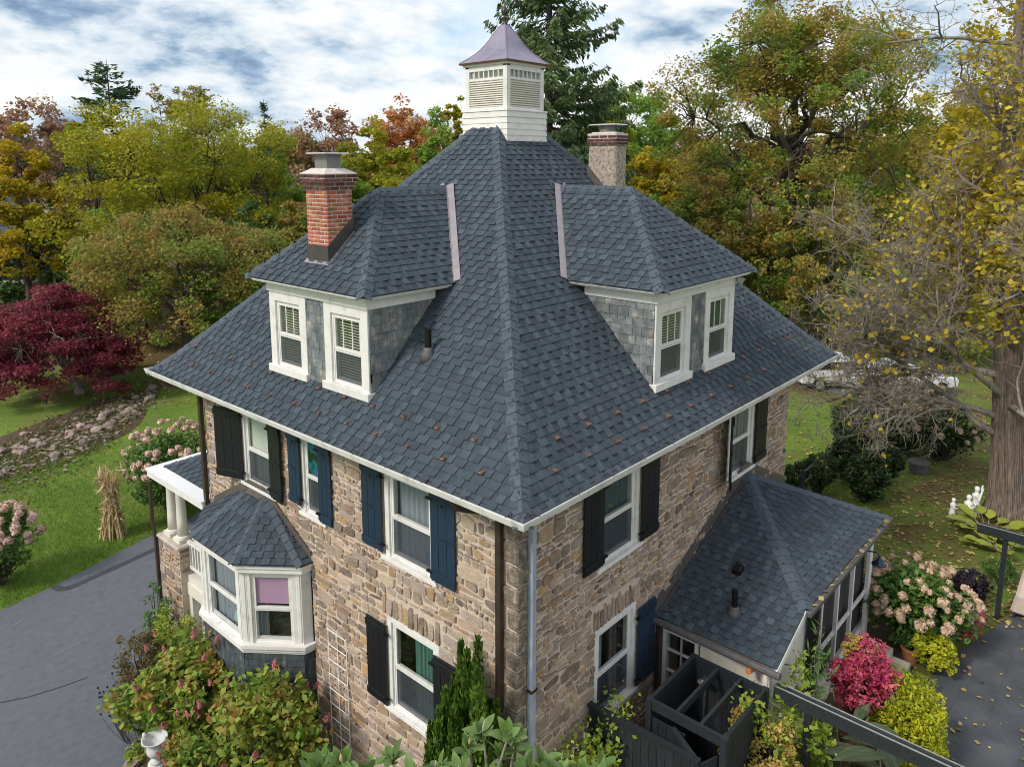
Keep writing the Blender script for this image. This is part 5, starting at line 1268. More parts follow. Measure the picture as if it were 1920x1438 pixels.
# ---------------------------------------------------------------- Japanese maple
b = at_g(150, 738); d = float((b-CAM)@FH); sc = d/F_PX
me = tree_meshes(31, 6.1, 140*sc, 2.55, 2.95, .22, 300, 90000, .15, 'leaf_maple', 'bark_grey', limbs=12, zsplit=.14, clump_r=.17, flat=.45, shell=.4, lean=(-.9,.7))
put_tree(me, 'japanese_maple', 'dark crimson Japanese maple at the edge of the lawn', 'tree', b)
# ---------------------------------------------------------------- catalpa, nearly bare
def catalpa():
    rng = np.random.default_rng(5); T = Tubes(); leaves = []; pods = []
    base = at_g(1888, 968); H = 15.5
    root = thing('catalpa_tree', 'nearly bare catalpa with thick furrowed trunk, tangled grey twigs and hanging pods', 'tree', base)
    tr = [RT*(-.10*z)+np.array([0,0,z]) for z in (-.3,.5,1.8,3.8,5.6)]
    up_ = [tr[-1]+(RT*a+FH*c)+np.array([0,0,z]) for a, c, z in ((-.15,.0,1.6),(-.40,.1,3.4),(-.50,.1,5.6),(-.45,.2,8.0),(-.6,.1,11.0))]; up2 = [tr[-1]+(RT*a+FH*c)+np.array([0,0,z]) for a, c, z in ((.35,.3,1.5),(.8,.4,3.6),(1.0,.6,6.0),(1.4,.6,9.5))]
    TT = Tubes()
    for a, c, r0, r1 in zip(tr[:-1], tr[1:], (.78,.50,.41,.37), (.50,.41,.37,.34)): TT.seg(a, c, r0, r1, 14)
    TT.path([tr[-1]]+up_, .28, .10, 9); TT.path([tr[-1]]+up2, .24, .07, 9)
    for k in range(40):     # furrowed bark ridges
        a = 2*math.pi*k/40+rng.uniform(-.06,.06); e = np.array([math.cos(a), math.sin(a), 0]); TT.path([tr[0]+e*.76, tr[1]+e*.485, tr[2]+e*.40+rng.normal(size=3)*.012, (tr[2]+tr[3])/2+e*.38+rng.normal(size=3)*.015, tr[3]+e*.36+rng.normal(size=3)*.012, tr[4]+e*.33], rng.uniform(.03,.05), .018, 4)
    def grow(p, d, L, r, lvl):
        n = 5; pts = [p]; dd = d/np.linalg.norm(d)
        for k in range(n):
            dd = dd+rng.normal(size=3)*.20; dd[2] += .05 if lvl < 2 else (.09*(k-1.0) if lvl == 3 else .02); dd /= np.linalg.norm(dd); pts.append(pts[-1]+dd*L/n)
        T.path(pts, r, max(.006, r*.45), 6 if lvl < 2 else (4 if lvl < 3 else 3))
        if lvl >= 4:
            if rng.random() < (.24 if pts[-1][2] > 4.5 else .04): leaves.append(pts[-1]+np.array([0,0,-.05]))
            if rng.random() < .03: pods.append(pts[-1])
            return
        nb = (0, 8, 7, 5, 5)[lvl+1] if lvl+1 < 5 else 4
        for j in range(nb):
            t = rng.uniform(.22, 1.0); i = min(int(t*n), n-1); q = pts[i]+(pts[i+1]-pts[i])*(t*n-i)
            s = rng.normal(size=3); s -= dd*(s@dd); s /= np.linalg.norm(s); nd = dd*rng.uniform(.3,.9)+s*rng.uniform(.6,1.1)
            if lvl == 0: nd[2] *= .6
            grow(q, nd, L*rng.uniform(.40,.62), max(.007, r*rng.uniform(.33,.5)), lvl+1)
    rt = RT; fh = FH
    # limbs reaching towards the house (left in view) and around
    spec = [(2.4,-.9,.1,4.6,.11),(3.0,-1.,.35,4.3,.11),(3.6,-.85,-.4,4.6,.11),(4.3,-.9,.2,4.3,.12),(4.9,-.7,.6,4.4,.12),(5.2,.5,.6,4.3,.12),(4.2,.6,.5,3.5,.10),(5.2,-.2,-.7,4.4,.12),(3.4,.2,-.9,3.6,.10)]
    for z, a, c, L, r in spec:
        d = rt*a+fh*c; grow(RT*(-.10*z)+np.array([0,.0,z]), d+np.array([0,0,.12 if z < 4.5 else .45]), L, r, 0 if L > 4.0 else 1)
    for pth in (up_, up2):
        for p in pth:
            for j in range(3):
                a = rng.uniform(0,6.28); grow(p, np.array([math.cos(a), math.sin(a), .55]), rng.uniform(2.2,3.6), .065, 1)
    tv, tq = TT.arrays(); nppart('trunk', tv+np.array(base), tq, 'bark', root)
    V, Q = T.arrays(); nppart('branches', V+np.array(base), Q, 'bark_grey', root, smooth=True)
    # upper crown keeps more leaves
    L_ = np.array(leaves); hi_ = L_[(L_[:,2] > 6.0) & (L_@RT > -2.2)]
    L_ = np.concatenate([L_, np.repeat(hi_, 12, 0)+rng.normal(size=(12*len(hi_),3))*.35])
    V, Q = leaf_quads(L_, .16, rng, .3, .85); nppart('leaves', V+np.array(base), Q, 'leaf_yellow', root, kind='stuff')
    Tp = Tubes()
    for p in pods: Tp.path([p, p+np.array([.02,.01,-.22]), p+np.array([.05,.03,-.46])], .013, .007, 3)
    V, Q = Tp.arrays(); nppart('seed_pods', V+np.array(base), Q, 'leaf_pod', root, kind='stuff')
    return len(T.P)
print('catalpa segments', catalpa())
# ================================================================== garden
leafmat('leaf_hydrangea', [(.10,.19,.03), (.18,.28,.04), (.30,.31,.055), (.36,.18,.06)], scale=2.2, island=.3)
leafmat('leaf_hyd_green', [(0.063,0.133,0.028), (0.119,0.217,0.049), (0.182,0.294,0.070)], scale=2.0, island=.3)
leafmat('leaf_magnolia', [(0.070,0.133,0.031), (0.119,0.203,0.049), (0.168,0.259,0.070)], scale=3, island=.25, trans=.2, rough=.35)
leafmat('leaf_cypress', [(.05,.105,.018), (.10,.18,.026), (.17,.26,.035)], scale=3, island=.35, trans=.15)
leafmat('leaf_gold', [(.26,.31,.018), (.44,.46,.028), (.56,.54,.04)], scale=3, island=.25)
leafmat('leaf_crimson', [(.34,.025,.085), (.55,.07,.15), (.66,.20,.24)], scale=4, island=.35)
leafmat('leaf_straw', [(.32,.23,.055), (.50,.38,.10), (.60,.48,.16)], scale=5, island=.3)
leafmat('leaf_lime', [(0.140,0.238,0.028), (0.280,0.378,0.049), (0.448,0.462,0.063)], scale=3, island=.3)
leafmat('leaf_box', [(.012,.032,.010), (.028,.055,.018), (.050,.080,.030)], scale=4, island=.4, trans=.12)
leafmat('leaf_purple', [(.018,.012,.020), (.045,.032,.05)], scale=5, island=.4)
leafmat('leaf_tropic', [(.045,.075,.025), (.09,.12,.05)], scale=3, island=.2)
leafmat('leaf_ground', [(0.084,0.182,0.063), (0.140,0.266,0.084)], scale=4, island=.3)
leafmat('leaf_dry', [(.10,.075,.03), (.17,.12,.05), (.12,.12,.04)], scale=4, island=.35)
leafmat('leaf_fallen', [(.22,.155,.055), (.36,.27,.11), (.42,.33,.07)], scale=2, island=.35, trans=.1)
mat('bloom_pink', [(.28,.06,.08), (.44,.15,.15), (.46,.26,.16)], scale=9, rough=.8, island=.3, objrand=.12, trans=.15, islandhue=True)
mat('bloom_tan', [(.40,.27,.17), (.58,.42,.30), (.62,.48,.34)], scale=9, rough=.8, island=.3, objrand=.15, trans=.15)
mat('bloom_blush', [(.50,.33,.27), (.66,.47,.38), (.66,.55,.40)], scale=9, rough=.8, island=.25, objrand=.12, trans=.15)
mat('bloom_dark', [(.012,.010,.014)], rough=.9)
def head_mesh(name, m, cone, n=70, seed=1, r=.5):
    rng = np.random.default_rng(seed); u = rng.uniform(0,1,n); az = rng.uniform(0,2*np.pi,n)
    if cone: z = u*1.5-.4; rr = r*(1-u)**.7*.9+.08; P = np.stack([rr*np.cos(az), rr*np.sin(az), z], 1); nn = np.stack([np.cos(az), np.sin(az), .5+0*az], 1)
    else: ct = rng.uniform(-.55,1,n); st = np.sqrt(1-ct**2); nn = np.stack([st*np.cos(az), st*np.sin(az), ct], 1); P = nn*r*rng.uniform(.8,1.05,(n,1))*np.array([1,1,.85])
    nn += rng.normal(size=(n,3))*.3; nn /= np.linalg.norm(nn, axis=1)[:,None]; a = np.cross(nn, rng.normal(size=(n,3))); a /= np.linalg.norm(a, axis=1)[:,None]; b = np.cross(nn, a); s = rng.uniform(.16,.30,(n,1))
    V = np.stack([P-a*s*.6-b*s*.6, P+a*s*.6-b*s*.6, P+a*s*.6+b*s*.6, P-a*s*.6+b*s*.6], 1).reshape(-1,3)
    # solid core so that the head does not read as confetti
    core = [(0,0,-.35)]; k = 8; cv = []
    for zz, q in ((-.3,.25),(0,.42),(.45 if cone else .25,.28 if cone else .36),(.95 if cone else .4,.06)):
        cv += [(q*r*2*.9*math.cos(2*math.pi*i/k), q*r*2*.9*math.sin(2*math.pi*i/k), zz*(1 if cone else r*2*.9)) for i in range(k)]
    cq_ = [(j*k+i, j*k+(i+1) % k, (j+1)*k+(i+1) % k, (j+1)*k+i) for j in range(3) for i in range(k)]
    V, Q = join([(V, np.arange(4*n).reshape(n,4)), (np.array(cv), np.array(cq_))]); return npmesh(name, V, Q, m)
HEAD = {k: [head_mesh('flower_head', m, c, 60, s) for s in (1,2,3)] for k, m, c in (('pink','bloom_pink',True),('tan','bloom_tan',False),('blush','bloom_blush',False),('pinkcone','bloom_blush',True))}
def dpx(p): return float((np.asarray(p)-CAM)@FW)
def shrub(name, label, cat, base, H, Rr, leafm, nleaf, leaf, heads=None, nh=0, hs=.16, seed=1, nclump=60, group=None, up=.6, aspect=.6, shape=(1,1), low=.08, clump=.28, stemm='bark_dark', top_only=.2):
    rng = np.random.default_rng(seed); base = np.asarray(base, float); root = thing(name, label, cat, base, group)
    zc = H*(.5+low/2); rz = H*(.5-low/2); T = Tubes()
    d = rng.normal(size=(nclump,3)); d /= np.linalg.norm(d, axis=1)[:,None]
    rad = rng.uniform(.35,1,nclump)**.5*(1+.14*np.sin(d[:,0]*5+seed)+.1*np.sin(d[:,1]*6+d[:,2]*4+seed)); C = base+np.array([0,0,zc])+d*rad[:,None]*np.array([Rr*shape[0], Rr*shape[1], rz])*.86
    per = rng.multinomial(nleaf, np.ones(nclump)/nclump); pts = []
    for c, m in zip(C, per):
        r = clump*Rr*rng.uniform(.7,1.3); pts.append(blob(rng, m, c, (r,r,r*.8)))
        if rng.random() < .6: T.path(wob_path(base+rng.normal(size=3)*[.08*Rr,.08*Rr,0], c, 4, .1, rng, .05), .02*min(1.5, H), .005, 4)
    P = np.concatenate(pts); P = P[P[:,2] > base[2]+.02]
    V, Q = leaf_quads(P, leaf, rng, up, aspect); nppart('foliage', V, Q, leafm, root, kind='stuff')
    if T.P: V, Q = T.arrays(); nppart('stems', V, Q, stemm, root)
    if heads:
        k = 0; tries = 0
        while k < nh and tries < 4000:
            tries += 1; dd = rng.normal(size=3); dd[2] = dd[2]*.8+.25; dd /= np.linalg.norm(dd)
            if dd[2] < -.25+top_only: continue
            p = base+np.array([0,0,zc])+dd*np.array([Rr*shape[0], Rr*shape[1], rz])*rng.uniform(.92,1.10)
            if p[2] < base[2]+.15: continue
            z = dd*.8+np.array([0,0,.9]); z /= np.linalg.norm(z); x = np.cross(z, [0.3,1,.2]); x /= np.linalg.norm(x); y = np.cross(z, x); s = hs*rng.uniform(.7,1.25)
            piece('flower_head', HEAD[heads][int(rng.integers(0,3))], basis(p, x*s, y*s, z*s), root); k += 1
    return root
def shrub_px(name, label, cat, px, ytop, ybase, wpx, leafm, nleaf, leaf, base=None, **kw):
    b = at_g(px, ybase) if base is None else np.array(base, float); d = float((b-CAM)@FH); pv = proj(b)
    # top: seen from above, take the crown top over the base point
    H = at_d(pv[0], ytop, d+.25*wpx*dpx(b)/F_PX)[2]-b[2]; Rr = wpx/2*dpx(b)/F_PX
    return shrub(name, label, cat, b, max(H, .3), Rr, leafm, nleaf, leaf, **kw)
# ---------------- front bed, left of the house
shrub_px('hydrangea_shrub', 'panicle hydrangea with red-pink cones between the driveway and the bay window', 'shrub', 305, 1150, 1345, 230, 'leaf_hydrangea', 6500, .15, heads='pink', nh=22, hs=.10, seed=11, nclump=90, base=(-1.55,7.35,gh(-1.55,7.35)), clump=.24)
shrub_px('hydrangea_shrub', 'larger panicle hydrangea with rusty cones in front of the stone wall below the bay', 'shrub', 455, 1235, 1500, 290, 'leaf_hydrangea', 7500, .145, heads='pink', nh=26, hs=.095, seed=12, nclump=110, base=(-1.55,4.85,gh(-1.55,4.85)), clump=.24)
shrub_px('perennial_clump', 'bright green leafy groundcover beside the garage pier', 'plant', 285, 1120, 1210, 120, 'leaf_lime', 2600, .09, seed=13, base=(-.75,9.7,gh(-.75,9.7)), nclump=40)
shrub_px('perennial_clump', 'grey-green mounded plant against the garage pier', 'plant', 285, 1082, 1120, 70, 'leaf_ground', 2200, .06, seed=14, base=(-.55,10.75,gh(-.55,10.75)), nclump=30)
shrub_px('coneflower_clump', 'brown clump of spent coneflowers at the edge of the driveway', 'plant', 222, 1150, 1255, 105, 'leaf_dry', 4200, .07, seed=15, base=(-1.55,9.35,gh(-1.55,9.35)), nclump=70)
cf = thing('coneflower_stalks', 'dark seed heads on thin stalks above the spent coneflower clump', 'plant', (-1.6,9.4,gh(-1.6,9.4)))
rng = np.random.default_rng(3); T = Tubes(); hv = MB()
for k in range(90):
    a = rng.uniform(0, 6.28); r = rng.uniform(.1,1.0); b0 = np.array([-1.6,9.4,gh(-1.6,9.4)])+[.4*math.cos(a),.4*math.sin(a),0]; e = b0+np.array([.55*r*math.cos(a),.55*r*math.sin(a),rng.uniform(.8,1.25)]); T.path([b0, (b0+e)/2+rng.normal(size=3)*.03, e], .005, .003, 3); hv.lathe([(.004,-.01),(.022,0),(.022,.02),(.006,.035)], e, 6)
V, Q = T.arrays(); nppart('stalks', V, Q, 'bark_dark', cf, kind='stuff'); hv.part('seed_heads', 'bloom_dark', cf, kind='stuff')
shrub('ground_cover', 'low blue-green groundcover mat in front of the garden urn', 'plant', (-2.75,7.0,gh(-2.75,7.0)), .38, .62, 'leaf_ground', 3800, .05, seed=16, nclump=70, shape=(1,1.25))
shrub('ground_cover', 'dark green groundcover under the hydrangeas', 'plant', (-1.2,6.1,gh(-1.2,6.1)), .5, .8, 'leaf_hyd_green', 2600, .08, seed=17, nclump=40)
shrub('ground_cover', 'green ferny groundcover along the foot of the stone wall', 'plant', (-.45,4.2,gh(-.45,4.2)), .55, .6, 'leaf_box', 2600, .08, seed=18, nclump=40, shape=(.7,1.6))
def rock(base, s, seed, name='rock', label=None, group=None, flat=.6):
    rng = np.random.default_rng(seed); bm = bmesh.new(); bmesh.ops.create_icosphere(bm, subdivisions=1, radius=.5)
    for v in bm.verts: v.co = Vector(np.array(v.co)*(1+rng.normal()*.16)*np.array([s*rng.uniform(.95,1.05), s*.8, s*flat]))
    me = bpy.data.meshes.new(name); bm.to_mesh(me); bm.free(); me.materials.append(MAT['rock']); o = bpy.data.objects.new(name, me); o.location = V3(np.asarray(base)+[0,0,s*flat*.22]); o.rotation_euler = (0,0,rng.uniform(0,6)); link(o)
    if label: tag(o, label, 'rock', group)
    return o
rg = random.Random(6)
for k, (x, y) in enumerate(((-1.9,8.95),(-2.15,8.55),(-2.45,8.2),(-2.7,7.85),(-3.0,7.45),(-3.25,7.0),(-3.5,6.55),(-1.6,9.05),(-2.3,8.05),(-2.95,7.0))):
    rock((x, y, gh(x, y)), rg.uniform(.28,.46), 50+k, label='rough fieldstone edging the bed along the driveway', group='edging rocks along the driveway bed')
# garden urn on a pedestal
ub = np.array([-2.35,6.55,0]); zt = at_d(290, 1372, float((np.array([-2.35,6.55,0])-CAM)@FH))
pU = at_z(291, 1395, -5.95); ub = np.array([pU[0], pU[1], gh(pU[0], pU[1])]); hU = -5.95-ub[2]
urn = thing('garden_urn', 'pale stone garden urn with flared fluted rim on a pedestal', 'urn', ub)
mb = MB(); mb.lathe([(.06,-.36),(.11,-.34),(.11,-.31),(.05,-.28),(.05,-.24),(.12,-.19),(.155,-.12),(.15,-.05),(.13,.0),(.155,.06),(.215,.12),(.225,.135),(.205,.135),(.14,.05),(.10,-.02),(.02,-.04)], (pU[0],pU[1],-5.95), 24)
mb.part('bowl', 'urn_stone', urn, smooth=True)
mb = MB(); mb.lathe([(.17,ub[2]-.05+5.95),(.17,ub[2]+.1+5.95),(.12,ub[2]+.16+5.95),(.11,-.44),(.15,-.40),(.15,-.36)], (pU[0],pU[1],-5.95), 20); mb.part('pedestal', 'urn_stone', urn, smooth=True)
for s in (-1, 1):
    mb = MB(); c = np.array([pU[0],pU[1],-5.95])+RT*s*.19+FH*(-.05*s); mb.tube([c+[0,0,-.12], c+RT*s*.07+[0,0,-.06], c+RT*s*.06+[0,0,.06], c+[0,0,.13]], [.02,.024,.024,.02], 6); mb.lathe([(.01,-.05),(.04,-.02),(.04,.02),(.01,.05)], c+RT*s*.02+[0,0,.15], 8); mb.part('handle', 'urn_stone', urn, smooth=True)
# trellis on the left wall
def grid_trellis(name, label, F, u0, u1, z0, z1, nu, nz, r=.009, d=.05, group=None):
    t = thing(name, label, 'trellis', F.p((u0+u1)/2, d, z0), group)
    for k in range(nu): mb = MB(); u = u0+(u1-u0)*k/(nu-1); mb.tube([F.p(u,d,z0),F.p(u,d,z1)], r, 5); mb.part('upright', 'white_metal', t)
    for k in range(nz): mb = MB(); z = z0+.08+(z1-z0-.1)*k/(nz-1); mb.tube([F.p(u0,d+r*1.6,z),F.p(u1,d+r*1.6,z)], r, 5); mb.part('crossbar', 'white_metal', t)
    return t
grid_trellis('wall_trellis', 'white wire ladder trellis leaning on the stone wall between bay and lower window', FL, 3.99, 4.54, gh(0,4.2), -3.97, 3, 11)
# climbing rose by the corner with arched white trellis
tr = thing('garden_trellis', 'white arched trellis tangled in a climbing rose beside the shower fence', 'trellis', (.75,-.3,gh(.75,-.3)))
for k in range(4):
    x = .45+.28*k; mb = MB(); mb.tube([(x,-.18-.03*k,gh(.75,-.3)),(x,-.20-.03*k,-4.75),(x+.04,-.23,-4.45+.1*(k % 2)),(x+.14,-.24,-4.5)], .013, 6); mb.part('upright', 'white_metal', tr)
for k in range(5): mb = MB(); mb.tube([(.42,-.22,-5.9+.3*k),(1.35,-.28,-5.85+.3*k)], .010, 5); mb.part('crossbar', 'white_metal', tr)
def vine(name, label, pts_list, leafm, nl, leaf, seed, spread=.14, cat='vine', aspect=.65):
    rng = np.random.default_rng(seed); T = Tubes(); C = []; b = np.array(pts_list[0][0]); root = thing(name, label, cat, b)
    for pts in pts_list:
        P = []
        for a, c in zip(pts[:-1], pts[1:]): P += wob_path(a, c, 5, .10, rng)[:-1]
        P.append(np.array(pts[-1])); T.path(P, .013, .004, 4)
        m = nl//len(pts_list); t = rng.uniform(.1,1,m)*(len(P)-1); i = np.minimum(t.astype(int), len(P)-2); PP = np.array(P); C.append(PP[i]+(PP[i+1]-PP[i])*(t-i)[:,None]+rng.normal(size=(m,3))*spread)
    V, Q = leaf_quads(np.concatenate(C), leaf, rng, .4, aspect); nppart('foliage', V, Q, leafm, root, kind='stuff'); V, Q = T.arrays(); nppart('stems', V, Q, 'bark_grey', root); return root
gz = gh(.8,-.3)
vine('climbing_rose', 'sparse climbing rose with small light green leaves at the house corner', [[(.6,-.3,gz),(.5,-.25,-5.2),(.35,-.3,-4.5)], [(.8,-.3,gz),(.95,-.35,-5.1),(.75,-.35,-4.2)], [(.8,-.3,gz),(1.3,-.4,-5.0),(1.25,-.4,-4.3)], [(1.1,-.35,gz),(1.5,-.45,-5.2),(1.45,-.5,-4.7)], [(.4,-.3,gz),(.05,-.35,-5.3),(-.05,-.35,-4.6)], [(1.3,-.4,gz),(1.4,-.5,-4.9),(1.95,-.5,-4.0)]], 'leaf_lime', 3600, .085, 21)
vine('trumpet_vine', 'yellow-green vine climbing the corner of the rear addition', [[(4.0,-2.5,-6.05),(3.9,-2.45,-4.6),(3.75,-2.4,-3.9)], [(4.2,-2.6,-6.05),(4.3,-2.5,-4.7),(4.4,-2.45,-3.6)], [(3.8,-2.6,-6.05),(3.4,-2.6,-4.6),(3.0,-2.1,-3.75)], [(4.2,-2.6,-6.05),(4.1,-2.9,-4.8),(3.7,-2.9,-4.2)]], 'leaf_lime', 1300, .11, 22, .12)
# upright cypress at the wall
def spire_shrub(name, label, base, H, Rr, leafm, n, leaf, seed, tips=16, up=1.):
    rng = np.random.default_rng(seed); root = thing(name, label, 'shrub', base); base = np.asarray(base, float); pts = []; ax = []
    for k in range(tips):
        a = rng.uniform(0,6.28); r = Rr*rng.uniform(0,.75)**.8; h = H*(1-.45*(r/Rr))*rng.uniform(.75,1.0) if k else H
        c = base+np.array([r*math.cos(a), r*math.sin(a), 0]); m = n//tips; t = rng.uniform(0,1,m)**.85
        rr = Rr*.40*(1-t)**.8+.02; az = rng.uniform(0,6.28,m); q = np.sqrt(rng.uniform(0,1,m)); p = c+np.stack([rr*q*np.cos(az), rr*q*np.sin(az), .05+h*t], 1); pts.append(p)
        ax.append(np.stack([np.cos(az)*.35, np.sin(az)*.35, up+0*az], 1)+rng.normal(size=(m,3))*.2)
    V, Q = leaf_quads(np.concatenate(pts), leaf, rng, .1, .32, np.concatenate(ax)); nppart('foliage', V, Q, leafm, root, kind='stuff')
    T = Tubes(); T.path([base+[0,0,-.05], base+[0,0,H*.7]], .05, .01, 6); V, Q = T.arrays(); nppart('stem', V, Q, 'bark_dark', root); return root
pC = np.array([-.48,.56]); spire_shrub('cypress_shrub', 'upright bright green cypress between the downspout and the lower window', (pC[0],pC[1],gh(*pC)), 4.35, .80, 'leaf_cypress', 46000, .13, 23, 34)
# ---------------- magnolia in the foreground
def leaf_mesh(name, m, wid=.36, curl=.25, n=6):
    mb = MB(); vs = []
    for k in range(n+1):
        t = k/n; w = wid*math.sin(math.pi*min(1, t*.97+.03))**.8*.5*(1-.15*t); z = curl*(t*t)*-.5
        vs += [(-w, t, z+.10*w*2), (0, t, z-.0), (w, t, z+.10*w*2)]
    fs = []
    for k in range(n): fs += [(3*k, 3*k+1, 3*k+4, 3*k+3), (3*k+1, 3*k+2, 3*k+5, 3*k+4)]
    mb.add(vs, fs); return mb.mesh(name, m, smooth=True)
mat('magnolia_glossy', [(.065,.125,.030), (.12,.20,.05), (.18,.26,.08)], scale=2, rough=.30, island=.0, objrand=.3, trans=.18, spec=.5)
mat('magnolia_bud', [(.45,.36,.18)], rough=.6)
LM = [leaf_mesh('leaf', 'magnolia_glossy', .50, c) for c in (.1,.3,.6)]
def magnolia():
    rng = np.random.default_rng(9); tips = []
    spots = [(585,1425),(640,1400),(690,1412),(735,1385),(770,1425),(820,1412),(880,1370),(905,1342),(935,1385),(965,1365),(985,1412),(1020,1395),(1055,1420),(1090,1428),(1130,1432),(860,1425),(925,1430),(955,1345),(700,1440),(610,1455),(760,1460),(840,1465),(900,1465),(980,1465),(1040,1465),(1110,1470),(670,1475),(800,1490),(950,1495),(1070,1500),(730,1500),(880,1510),(1150,1445)]
    b = np.array([-2.9,-2.2,0.]); b[2] = gh(b[0], b[1]); root = thing('magnolia_shrub', 'glossy-leaved magnolia with pale buds rising before the house corner', 'shrub', b); T = Tubes()
    fork = b+np.array([0,0,2.0]); T.path(wob_path(b, fork, 4, .05, rng), .10, .07, 8)
    extra = [(rng.uniform(565,1150), rng.uniform(1395,1500)) for _ in range(34)]; JV = []; npc = 0
    for (px, py) in spots+extra:
        d = rng.uniform(5.6, 6.9); p = at_d(px, py+28, d); n0 = fork+(p-fork)*.45+np.array([0,0,-.2])+rng.normal(size=3)*.1
        T.path([fork]+wob_path(fork, n0, 3, .1, rng)[1:]+wob_path(n0, p, 4, .08, rng, -.03)[1:], .045, .010, 5)
        axis = np.array([0,0,1.])+rng.normal(size=3)*.3; axis /= np.linalg.norm(axis); m = 9; a0 = rng.uniform(0,6)
        for k in range(m):
            a = a0+k*2.4; x = np.cross(axis, [0.2,1,.1]); x /= np.linalg.norm(x); y = np.cross(axis, x); out = x*math.cos(a)+y*math.sin(a); lift = rng.uniform(.0,1.1) if k < 6 else rng.uniform(1.2,2.2)
            dr = out+axis*lift; dr /= np.linalg.norm(dr); nz = axis-dr*(axis@dr)+out*1e-3; nz /= np.linalg.norm(nz); sx = np.cross(dr, nz); s = rng.uniform(.15,.21)
            Mx = basis(p-axis*.05*rng.uniform(0,2), sx*s, dr*s, nz*s); me_ = LM[int(rng.integers(0,3))]
            if npc < 290: piece('leaf', me_, Mx, root); npc += 1
            else: JV.append((me_, Mx))
        if rng.random() < .4: mb = MB(); mb.lathe([(.008,0),(.016,.02),(.013,.05),(.002,.075)], p+axis*.02, 7); mb.part('bud', 'magnolia_bud', root, smooth=True)
    V, Q = T.arrays(); nppart('branches', V, Q, 'bark_grey', root)
    pr = []
    for me_, Mx in JV:
        co = np.array([v.co[:] for v in me_.vertices]); A4 = np.array(Mx); pr.append((co@A4[:3,:3].T+A4[:3,3], np.array([f.vertices[:] for f in me_.polygons])))
    V, Q = join(pr); nppart('foliage', V, Q, 'leaf_magnolia', root, kind='stuff', smooth=True)
magnolia()
shrub('spirea_shrub', 'small red-tipped shrub behind the magnolia', 'shrub', (-1.6,2.5,gh(-1.6,2.5)), 1.0, .5, 'leaf_rust', 1200, .07, seed=33, nclump=30)
# ---------------- outdoor shower enclosure
def board_wall(par, a, b, z0, z1, m='dark_timber', bw=.14, th=.022, cap=True):
    a = np.array(a, float); b = np.array(b, float); L = np.linalg.norm(b-a); u = (b-a)/L; n = max(1, round(L/bw)); w = L/n; nn = np.array([-u[1], u[0]])
    for k in range(n):
        p, q = a+u*(k*w+.003), a+u*((k+1)*w-.003); mb = MB(); mb.hexa([(*(p-nn*th/2),z0),(*(q-nn*th/2),z0),(*(q+nn*th/2),z0),(*(p+nn*th/2),z0),(*(p-nn*th/2),z1),(*(q-nn*th/2),z1),(*(q+nn*th/2),z1),(*(p+nn*th/2),z1)]); mb.part('board', m, par)
    if cap: mb = MB(); mb.bar((*a,z1+.03), (*b,z1+.03), .10, .055); mb.part('cap_rail', m, par)
gz = gh(2.8,-1.5); sh = thing('shower_enclosure', 'black timber outdoor shower enclosure with open slatted top', 'enclosure', (2.8,-1.55,gz))
X0, X1, Y0, Y1, ZT = 2.10, 3.50, -2.18, -.93, -3.86
for p, q in (((X0,Y0),(X1,Y0)),((X0,Y1),(X0,Y0)),((X1,Y0),(X1,Y1)),((X1,Y1),(X0,Y1))):
    if p == (X0,Y1): board_wall(sh, (X0,Y1), (X0,-1.55), gz, -4.15, cap=False); board_wall(sh, (X0,Y0+.05), (X0,Y0), gz, -4.15, cap=False)
    else: board_wall(sh, p, q, gz, ZT-.14, cap=False)
    mb = MB(); mb.bar((*p,ZT-.07), (*q,ZT-.07), .06, .16); mb.part('top_beam', 'dark_timber', sh)
for t in (.36, .68): mb = MB(); y = Y0+0*t; x = X0+(X1-X0)*t; mb.bar((X0+(X1-X0)*0+.03, Y1+(Y0-Y1)*t, ZT-.065), (X1-.03, Y1+(Y0-Y1)*t, ZT-.065), .05, .13); mb.part('joist', 'dark_timber', sh)
for x in (X0, X1):
    for y in (Y0, Y1): mb = MB(); mb.box(x-.05,x+.05,y-.05,y+.05,gz,ZT+.012); mb.part('post', 'dark_timber', sh)
mb = MB(); mb.box(X0+.05,X1-.05,Y0+.05,Y1-.05,gz+.03,gz+.08); mb.part('floor', 'dark_timber', sh)
mb = MB(); mb.tube([(3.40,-1.2,gz+.9),(3.40,-1.2,-4.05),(3.2,-1.25,-4.0)], .012, 6); mb.lathe([(.02,0),(.08,-.02),(.08,-.03)], (3.2,-1.25,-4.0), 12); mb.part('shower_head', 'steel', sh)
mb = MB(); mb.tube([(3.42,-1.75,-4.95),(3.42,-1.95,-4.95)], .03, 8); mb.tube([(3.42,-1.85,-4.95),(3.30,-1.85,-4.9)], .018, 6); mb.part('taps', 'steel', sh)
for (x, y) in ((2.35,-1.05),(3.3,-2.05)): mb = MB(); mb.lathe([(.03,-.12),(.045,-.1),(.045,.0),(.03,.02)], (x,y,-4.12), 10); mb.part('bottle_lamp', 'galvanised', sh)
fe = thing('shower_fence', 'black vertical-board fence running from the house wall to the shower', 'fence', (1.72,-1,gh(1.7,-1)))
board_wall(fe, (1.66,-.08), (1.74,-1.98), gh(1.7,-1), -4.16); board_wall(fe, (1.74,-1.98), (2.05,-2.10), gh(1.7,-2), -4.16, cap=False)
mb = MB(); mb.bar((1.74,-1.93,-4.17), (2.08,-1.35,-4.17), .07, .12); mb.part('brace', 'dark_timber', fe)
mb = MB(); mb.tube([(1.95,-.25,gz+.5),(1.9,-.35,gz+.85)], .02, 6); mb.thing('garden_hose', 'blue_plastic', (1.95,-.25,gz+.5), 'blue hose end hanging inside the shower fence', 'hose')
